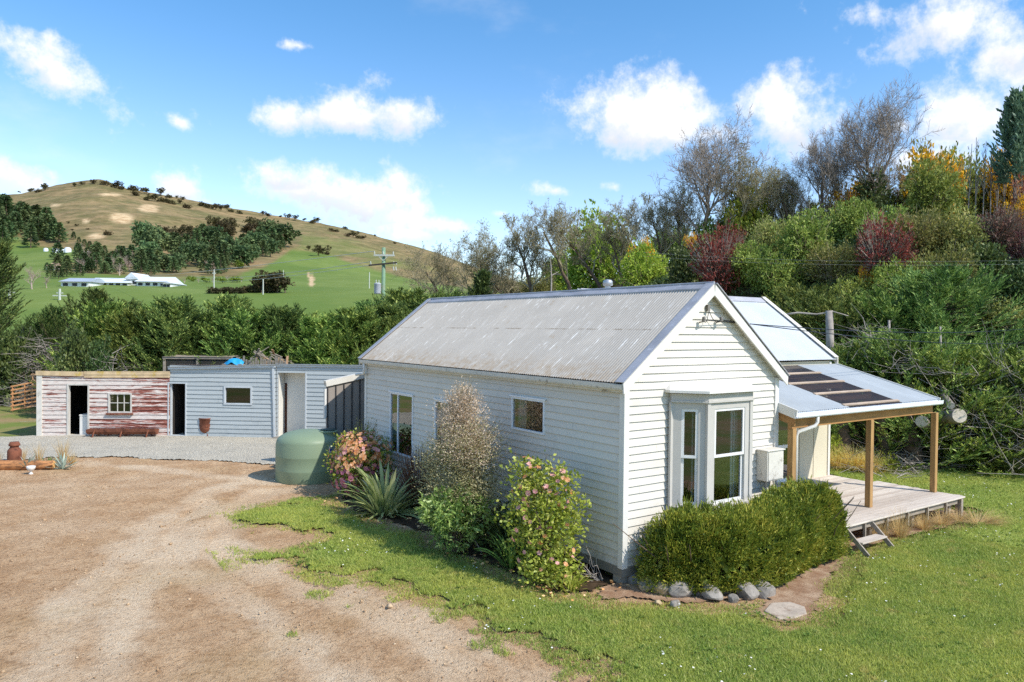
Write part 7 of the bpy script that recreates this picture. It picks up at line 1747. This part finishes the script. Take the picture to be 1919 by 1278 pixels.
for i, (u, vt) in enumerate(((1815, 268), (1830, 255), (1843, 262), (1858, 270), (1870, 275), (1885, 268))):
    q = np.random.default_rng(400+i); p = CAM+ray(u, 320)*46; z0 = T(p[0], p[1]); h_ = (CAM+ray(u, vt)*46)[2]-z0; k = np.linspace(0, 1, 6)
    segs = [(np.stack([.1*k*q.normal(), .1*k*q.normal(), h_*k], -1), .035*(1-.8*k)+.006)]
    for j in range(22):
        t_ = q.uniform(.3, .95); a = q.uniform(0, 6.28); ll = h_*.28*(1.1-t_); kk = np.linspace(0, 1, 3); segs.append((np.array([0, 0, h_*t_])+np.stack([math.cos(a)*ll*.35*kk, math.sin(a)*ll*.35*kk, ll*kk], -1), .014*(1-.6*kk)))
    V, F = tubes(segs, 4); plant('bare_sapling', f'thin upright bare sapling on the crest left of the blue green tree', 'sapling', (p[0], p[1], z0-.1), [('stem', lm('sap', V, F, K_twig))], 0, 1, 'upright bare saplings on the crest')
q = np.random.default_rng(95); p = DD(1030, 545, 50); k = np.linspace(0, 1, 6); V, F = tubes([(np.stack([.15*np.sin(k*3), 0*k, 3.4*k], -1), .07*(1-.6*k)), (np.array([.1, 0, 2.2])+np.stack([.7*k, 0*k, .35*k], -1), .03*(1-.6*k))], 6)
plant('pale_dead_stem', 'pale bleached dead stem standing behind the roof ridge', 'dead tree', (p[0], p[1], p[2]-1.2), [('stem', lm('pale', V, F, K_dead))])

# ------------------------------------------------------------------ utility pole and wires
pd = 60.0; pbase = CAM+ray(718, 600)*pd; pz = T(pbase[0], pbase[1]); ptop = (CAM+ray(716, 463)*pd)[2]
pole = thing('utility_pole', 'green tinged wooden utility pole with two cross arms and a grey transformer', 'utility pole', (pbase[0], pbase[1], pz))
M_pole = simple('pole_green', c3(120, 148, 120), .85, .12, 1.5, .2, 20, dirt=(c3(150, 146, 126), .55, 2)); M_arm = simple('arm_dark', c3(64, 58, 54), .8); M_armp = simple('arm_pale', c3(188, 190, 178), .8, .1, 3); M_tf = simple('transformer_grey', c3(176, 180, 184), .5, .06, 2)
pt_ = np.array([pbase[0], pbase[1], 0]); zt = lambda v: (CAM+ray(716, v)*pd)[2]
mb = MB(); mb.tube([pt_+[0, 0, pz-1], pt_+[0, 0, zt(464)]], [.19, .14], 12); mb.build('shaft', M_pole, pole, True)
def arm(v, l, r, m, h=.14, sk=0):
    a = pt_+RT0*-l+np.array([0, 0, zt(v)])-FH*.2; b_ = pt_+RT0*r+np.array([0, 0, zt(v)+sk])-FH*.2; mb = MB(); mb.beam(a, b_, .12, h); return mb.build('cross_arm', m, pole)
arm(479, .75, .9, M_armp); arm(498, 1.15, 1.1, M_arm, .12, .25)
for v, xs_ in ((477, (-.7, .0, .8)), (496, (-1.0, .85, 1.05))):
    for x in xs_: mb = MB(); mb.lathe([(.0, .0), (.05, .0), (.06, .12), (.03, .16), (.05, .2), (.0, .26)], pt_+RT0*x+np.array([0, 0, zt(v)])-FH*.2, 8); mb.build('insulator', M_armp, pole)
for s_ in (-1, 1): mb = MB(); mb.beam(pt_+RT0*s_*.45+np.array([0, 0, zt(479)])-FH*.22, pt_+np.array([0, 0, zt(489)])-FH*.2, .05, .05); mb.build('brace', M_armp, pole)
for x in (.8, 1.0): mb = MB(); mb.tube([pt_+RT0*x+np.array([0, 0, zt(500)])-FH*.2, pt_+RT0*(x+.05)+np.array([0, 0, zt(507)])-FH*.2], .05, 6); mb.build('fuse', M_armp, pole)
tb_ = pt_+RT0*-.42-FH*.25+np.array([0, 0, zt(551)])
mb = MB(); mb.lathe([(0, 0), (.27, 0), (.28, .05), (.28, .78), (.29, .80), (.27, .84), (0, .90)], tb_, 20); tf_ = mb.build('transformer', M_tf, pole, True)
for x in (-.12, .1): mb = MB(); mb.lathe([(0, 0), (.05, 0), (.03, .1), (.05, .14), (0, .3)], tb_+RT0*x+np.array([0, 0, .86]), 8); mb.build('bushing', M_armp, tf_)
M_wire = simple('wire_pale', c3(176, 178, 178), .6); 
def wire(name, lab, A, B, sag, r=.014, group=None, mat=None):
    mb = MB(); mb.tube(hang(A, B, sag, 16), r, 4); o = mb.build(name, mat or M_wire); return tag(o, lab, 'wire', group)
for k, (x, v, ue, ve) in enumerate(((-.7, 476, 60, 520), (-1.0, 496, 330, 512), (-.4, 500, 330, 519))):
    wire('power_line', ['upper wire running left from the utility pole towards the farmhouse', 'middle wire running left from the lower cross arm', 'lowest wire running left from the lower cross arm'][k], pt_+RT0*x+np.array([0, 0, zt(v)+.2])-FH*.2, DD(ue, ve, 240), 1.4, .022, 'wires of the utility pole')
for k, (x, z, v2) in enumerate(((2.02, 5.05, 612), (2.55, 5.06, 640))):
    wire('service_line', ['upper service wire from the gable bracket passing over the white wing roof', 'lower service wire from the gable bracket passing over the white wing roof'][k], (x, -.14, z), DD(1960, v2, 30), .25, .010, 'service wires from the gable', M_black)
for k, (v1_, v2_) in enumerate(((473, 487), (480, 494))):
    wire('bank_line', ['upper thin wire crossing in front of the bank', 'lower thin wire crossing in front of the bank'][k], DD(1205, v1_, 36), DD(1960, v2_, 26), .2, .002, 'thin wires across the bank')
# ------------------------------------------------------------------ the far hill: trees, farm, poles
fq = np.random.default_rng(501)
def pine_proto(seed, h=1.0, r=.3, n=700, mat=None, bare=.08):
    q = np.random.default_rng(seed); t = q.random(n)**.8*(1-bare)+bare; a = q.uniform(0, 6.28, n); rr = r*(1-t)**.7*np.sqrt(q.uniform(.25, 1, n))*(1+.3*np.sin(t*38)); P = np.stack([rr*np.cos(a), rr*np.sin(a), t*h], -1)
    D = np.stack([np.cos(a), np.sin(a), q.normal(.05, .3, n)], -1); V = leaves(q, P, D, .11, .055); tr = tubes([(np.array([[0, 0, 0], [0, 0, h*.5], [0, 0, h*.97]]), np.array([.022, .016, .004]))], 5)
    return [('crown', lm('pine_crown', V, quads(V), mat or K_pine)), ('trunk', lm('pine_trunk', *tr, K_bark))]
def round_proto(seed, mat, n=500, tall=1.0, trunk=.22):
    q = np.random.default_rng(seed); sp = [((0, 0, trunk+.35*tall), (.42, .42, .36*tall))]+[((q.normal(0, .22), q.normal(0, .22), trunk+tall*q.uniform(.15, .6)), (.26, .26, .22)) for _ in range(6)]
    V, _ = blobs(q, sp, n, .15, .09, 6, .14); tr = tubes([(np.array([[0, 0, -.1], [0, .01, trunk+.1], [.02, 0, trunk+.4]]), np.array([.04, .03, .015]))], 5)
    return [('crown', lm('far_crown', V, quads(V), mat)), ('trunk', lm('far_trunk', *tr, K_bark))]
PINE = [pine_proto(1), pine_proto(2, r=.26), pine_proto(3, r=.34, n=800)]; FB_ = [round_proto(4, K_farbush), round_proto(5, K_farbush, tall=.7, trunk=.1)]; FG = [round_proto(6, K_fargreen), round_proto(7, K_pine, 700, 1.2)]
q = np.random.default_rng(8); tr, cr, tips = bare_tree(q, 1.0, kids=(8, 6, 5, 3), levels=4, spread=.45, up=.35, r0=.035); FBARE = [('branches', lm('fbare', *cr, K_farbare)), ('trunk', lm('fbtrunk', *tr, K_farbare))]
def fput(u, vb, hpx, proto, name, lab, cat, group, wide=1.0):
    p = hit(u, vb, 60)
    if p is None: p = CAM+ray(u, vb)*640
    d = depth_of(p); s = hpx*d/FPX
    return plant(name, lab, cat, (p[0], p[1], T(p[0], p[1])-.02*s), proto, fq.uniform(0, 6.28), (s*wide, s*wide, s), group)
# dark clumps along the crest
CR = [(57, 358, 9), (72, 360, 9), (84, 357, 12), (36, 360, 4), (140, 350, 7), (152, 347, 7), (176, 345, 9), (197, 346, 13), (213, 350, 8), (219, 352, 13), (226, 354, 10), (245, 356, 9), (253, 356, 13), (270, 358, 12), (275, 362, 9), (301, 366, 13), (316, 370, 9), (255, 366, 12), (275, 374, 11), (290, 376, 13), (302, 378, 12), (313, 380, 13), (324, 382, 11), (331, 371, 5), (344, 375, 7), (338, 382, 8), (350, 390, 12), (380, 386, 12), (392, 389, 12), (404, 392, 11), (414, 394, 10), (423, 389, 11), (432, 397, 9), (450, 400, 9), (492, 403, 8), (503, 404, 8), (525, 406, 5), (542, 410, 10), (553, 412, 9), (570, 412, 6), (586, 418, 12), (596, 416, 9), (622, 433, 9), (630, 434, 8), (648, 429, 8), (652, 442, 10), (662, 444, 11), (672, 446, 9), (680, 448, 7), (703, 443, 4), (740, 456, 5), (398, 412, 6), (390, 420, 4), (202, 440, 12), (142, 424, 5), (136, 432, 4), (164, 430, 5), (129, 418, 4), (322, 432, 6), (341, 428, 6), (344, 423, 5), (578, 468, 8)]
for u, v, h in CR: fput(u, v+1, h, FB_[int(fq.integers(2))], 'hill_scrub_tree', 'small dark round tree scattered along the upper slope of the brown hill', 'tree', 'dark trees dotted over the brown hill', 1.25)
fput(597, 481, 20, FB_[0], 'paddock_tree', 'lone dark spreading tree at the top of the green paddock', 'tree', None, 1.35); fput(612, 478, 9, FB_[1], 'paddock_tree', 'small dark tree touching the lone paddock tree on its right', 'tree', None, 1.2)
# left plantation
for i in range(46):
    u = fq.uniform(-60, 112); v = np.interp(u, (-60, 0, 40, 80, 118), (452, 462, 468, 466, 458))-fq.random()*np.interp(u, (-60, 0, 60, 118), (62, 62, 44, 10)); fput(u, v, fq.uniform(34, 50), PINE[int(fq.integers(3))], 'plantation_pine', 'dark pine in the dense plantation at the left shoulder of the hill', 'tree', 'pines of the left plantation', 1.15)
# middle plantation: dark scrub on top, tall mixed pines below
for i in range(34):
    u = fq.uniform(310, 500); v = np.interp(u, (310, 400, 500), (452, 436, 430))+fq.uniform(-8, 10); fput(u, v, fq.uniform(16, 24), FB_[int(fq.integers(2))], 'ridge_scrub_tree', 'dark brown crowned tree along the top of the middle plantation', 'tree', 'dark trees above the middle plantation', 1.1)
for i in range(70):
    u = fq.uniform(255, 535); lo = np.interp(u, (255, 330, 420, 470, 545), (512, 514, 516, 500, 468)); hi = np.interp(u, (255, 330, 430, 500, 545), (470, 462, 455, 450, 462)); v = fq.uniform(hi, lo); fput(u, v, fq.uniform(28, 44), PINE[int(fq.integers(3))] if fq.random() < .75 else FG[1], 'plantation_pine', 'pine among the mixed dark trees of the middle plantation', 'tree', 'pines of the middle plantation', 1.1)
for u, vb, h in ((266, 470, 48), (286, 474, 46), (300, 476, 42), (276, 482, 44)): fput(u, vb, h, FG[1], 'tall_gum_tree', 'tall rounded olive green tree at the left end of the middle plantation', 'tree', 'tall round trees by the middle plantation', .9)
for u, vb, h, k, lab in ((447, 505, 18, 0, 'bright green round tree at the right foot of the middle plantation'), (305, 508, 16, 0, 'olive green tree above the farmhouse gable'), (10, 440, 14, 0, 'bright green tree at the left frame edge below the plantation')): fput(u, vb, h, FG[k], 'round_tree', lab, 'tree', None, 1.1)
for u, vb, h in ((158, 508, 34), (172, 512, 26), (203, 512, 30), (125, 518, 28), (110, 522, 24), (150, 518, 24), (240, 500, 30), (176, 490, 30), (222, 482, 22), (196, 478, 18), (138, 448, 14), (148, 456, 12), (158, 462, 14), (168, 466, 14), (180, 468, 16), (95, 520, 26), (88, 508, 16), (283, 516, 28), (265, 512, 26)): fput(u, vb, h, PINE[int(fq.integers(3))], 'farm_pine', 'dark conifer in the belt around the white farm buildings', 'tree', 'conifers around the farm', 1.2)
for u, vb, h, lab in ((60, 542, 46, 'pale bare tree with a fan crown left of the white farm buildings'), (213, 508, 30, 'pinkish bare tree behind the farm roofs'), (232, 508, 32, 'pink grey bare tree left of the farm gable'), (242, 508, 22, 'short pinkish bare tree touching the farm gable'), (318, 470, 24, 'pale bare tree in front of the plantation edge'), (392, 512, 26, 'pale bare tree at the foot of the middle plantation'), (402, 514, 24, 'bare pale tree beside the farm drive pole'), (88, 540, 24, 'small bare tree at the end of the grey farm shed')): fput(u, vb, h, FBARE, 'far_bare_tree', lab, 'tree', None, 1.1)
for i in range(40):
    u = fq.uniform(105, 262); v = fq.uniform(484, 517); fput(u, v, fq.uniform(20, 34), PINE[int(fq.integers(3))] if i % 4 else FBARE, 'farm_pine' if i % 4 else 'far_bare_tree', 'dark conifer in the thick belt behind the white farm roofs' if i % 4 else 'pinkish bare tree in the thick belt behind the white farm roofs', 'tree', 'conifers behind the farm roofs' if i % 4 else 'bare trees behind the farm roofs', 1.15)
# dark hedges in the paddock
for i in range(16): fput(400+i*7.5, 550+(-2 if i > 7 else 0), 16 if i < 10 else 22, FB_[1], 'paddock_hedge_bush', 'dark brown bush of the scrub hedge across the green paddock', 'shrub', 'scrub hedge in the paddock', 1.4)
for u, v, h in ((503, 549, 36), (520, 549, 38), (534, 549, 28), (490, 549, 28)): fput(u, v, h, FB_[0], 'paddock_hedge_bush', 'big dark bush at the right end of the paddock scrub hedge', 'shrub', 'big scrub bushes in the paddock', 1.2)
for i in range(13): fput(345+i*9, 528+fq.uniform(-3, 3), fq.uniform(8, 13), FG[0] if i % 3 else FBARE, 'lane_bush', 'small bush along the lane right of the farm buildings', 'shrub', 'bushes along the farm lane', 1.4)
# white farm buildings
M_fw = simple('farm_white', c3(222, 222, 218), .8, .05, .5); M_froof = simple('farm_roof', c3(160, 168, 178), .6, .08, .3); M_froofw = simple('farm_roof_white', c3(212, 218, 222), .6, .05, .3); M_fdark = simple('farm_window', c3(44, 48, 54), .4)
def farm(name, lab, u0, u1, vb, vw, vr, roofm, front=1.0, dz=0, gable=False, nwin=4):
    p = hit((u0+u1)/2, vb, 80); d = depth_of(p); k = d/FPX; w_ = (u1-u0)*k; hw = (vb-vw)*k; hr = (vb-vr)*k; dp = 7.0
    M = np.eye(4); M[:3, 0] = RT0; M[:3, 1] = FH; M[:3, 3] = (p[0], p[1], T(p[0], p[1])-.4)
    r = thing(name, lab, 'farm building', tuple(M[:3, 3])); hw += .4; hr += .4
    mb = MB(M); mb.box(-w_/2, w_/2, 0, dp, -1, hw); wl = mb.build('wall', M_fw, r)
    mb = MB(M)
    if gable:
        mb.add([(-w_/2-.3, -.4, hw-.1), (0, -.4, hr), (w_/2+.3, -.4, hw-.1), (-w_/2-.3, dp, hw-.1), (0, dp, hr), (w_/2+.3, dp, hw-.1)], [(0, 1, 4, 3), (1, 2, 5, 4), (0, 2, 1), (3, 4, 5)])
    else: mb.add([(-w_/2-.3, -.5, hw-.1), (w_/2+.3, -.5, hw-.1), (w_/2+.3, dp/2, hr), (-w_/2-.3, dp/2, hr), (w_/2+.3, dp+.5, hw-.1), (-w_/2-.3, dp+.5, hw-.1)], [(0, 1, 2, 3), (3, 2, 4, 5), (0, 3, 5), (1, 4, 2)])
    mb.build('roof', roofm, r)
    for i in range(nwin):
        x = -w_/2+w_*(i+.5)/nwin; mb = MB(M); mb.box(x-w_*.16/nwin-.2, x+w_*.16/nwin+.2, -.06, -.0, hw*.35, hw*.75); mb.build('window', M_fdark, r)
    return r
farm('farm_shed', 'white farm building with a grey blue roof at the left end of the far row', 114, 166, 537, 527, 519, M_froof, nwin=3)
farm('farm_wing', 'long low white farm building with a pale roof in the middle of the far row', 164, 240, 534, 529, 519, M_froofw, nwin=6)
farm('farmhouse', 'two storey farmhouse with a pale gable in the far row', 236, 258, 534, 522, 511, M_froofw, gable=True, nwin=2)
farm('farm_barn', 'long white farm building with a pale green white roof at the right of the farmhouse', 256, 312, 536, 527, 517, M_froofw, nwin=4)
farm('farm_lean_to', 'small white block at the right end of the far farm row', 305, 319, 538, 530, 527, M_froofw, nwin=2)
for k, (u, v, w_, lab) in enumerate(((86, 471, 8, 'leftmost small pale tank on the slope under the plantation'), (103, 472, 9, 'second pale tank on the slope under the plantation'), (115, 472, 9, 'third pale blue tank on the slope under the plantation'), (127, 473, 12, 'fourth and largest pale tank on the slope'))):
    p = hit(u, v, 80); d = depth_of(p); r_ = w_*.5*d/FPX; mb = MB(); mb.lathe([(r_, -1), (r_, r_*1.1), (r_*.6, r_*1.5), (0, r_*1.6)], (p[0], p[1], T(p[0], p[1])), 16); o = mb.build('hill_tank', M_froofw, None, True); tag(o, lab, 'tank', 'pale tanks on the slope')
farm('hill_shed', 'long low white shed right of the pale tanks on the slope', 142, 162, 476, 471, 469, M_froofw, nwin=0)
farm('tan_shed', 'small tan roofed shed among the trees left of the farm', 86, 102, 506, 498, 491, simple('tan_roof', c3(206, 176, 140), .8), nwin=1)
# small poles in the paddocks
def fpole(u, vb, vt, lab, arms=(), w_=.10):
    p = hit(u, vb, 60); d = depth_of(p); z1 = (CAM+ray(u, vt)*d)[2]; r = thing('paddock_pole', lab, 'pole', (p[0], p[1], T(p[0], p[1])), 'poles in the far paddocks')
    mb = MB(); mb.tube([(p[0], p[1], T(p[0], p[1])-.5), (p[0], p[1], z1)], [w_*1.2, w_], 8); mb.build('shaft', M_armp, r)
    for (v, l) in arms:
        c = np.array([p[0], p[1], (CAM+ray(u, v)*d)[2]]); l2 = l*d/FPX; mb = MB(); mb.beam(c-RT0*l2, c+RT0*l2, .14, .18); mb.build('cross_arm', M_armp, r)
fpole(112, 562, 541, 'white pole with two cross arms below the far farm buildings', ((554, 13), (549, 6)), .16); fpole(18, 560, 543, 'pale pole with a cross arm at the left edge of the paddock', ((548, 12),), .16); fpole(401, 545, 505, 'grey pole right of the farm buildings', ((512, 3),)); fpole(493, 552, 523, 'pale pole in front of the dark paddock bush'); fpole(692, 540, 510, 'thin pale pole left of the utility pole'); fpole(531, 520, 506, 'short pale pole on the green paddock')
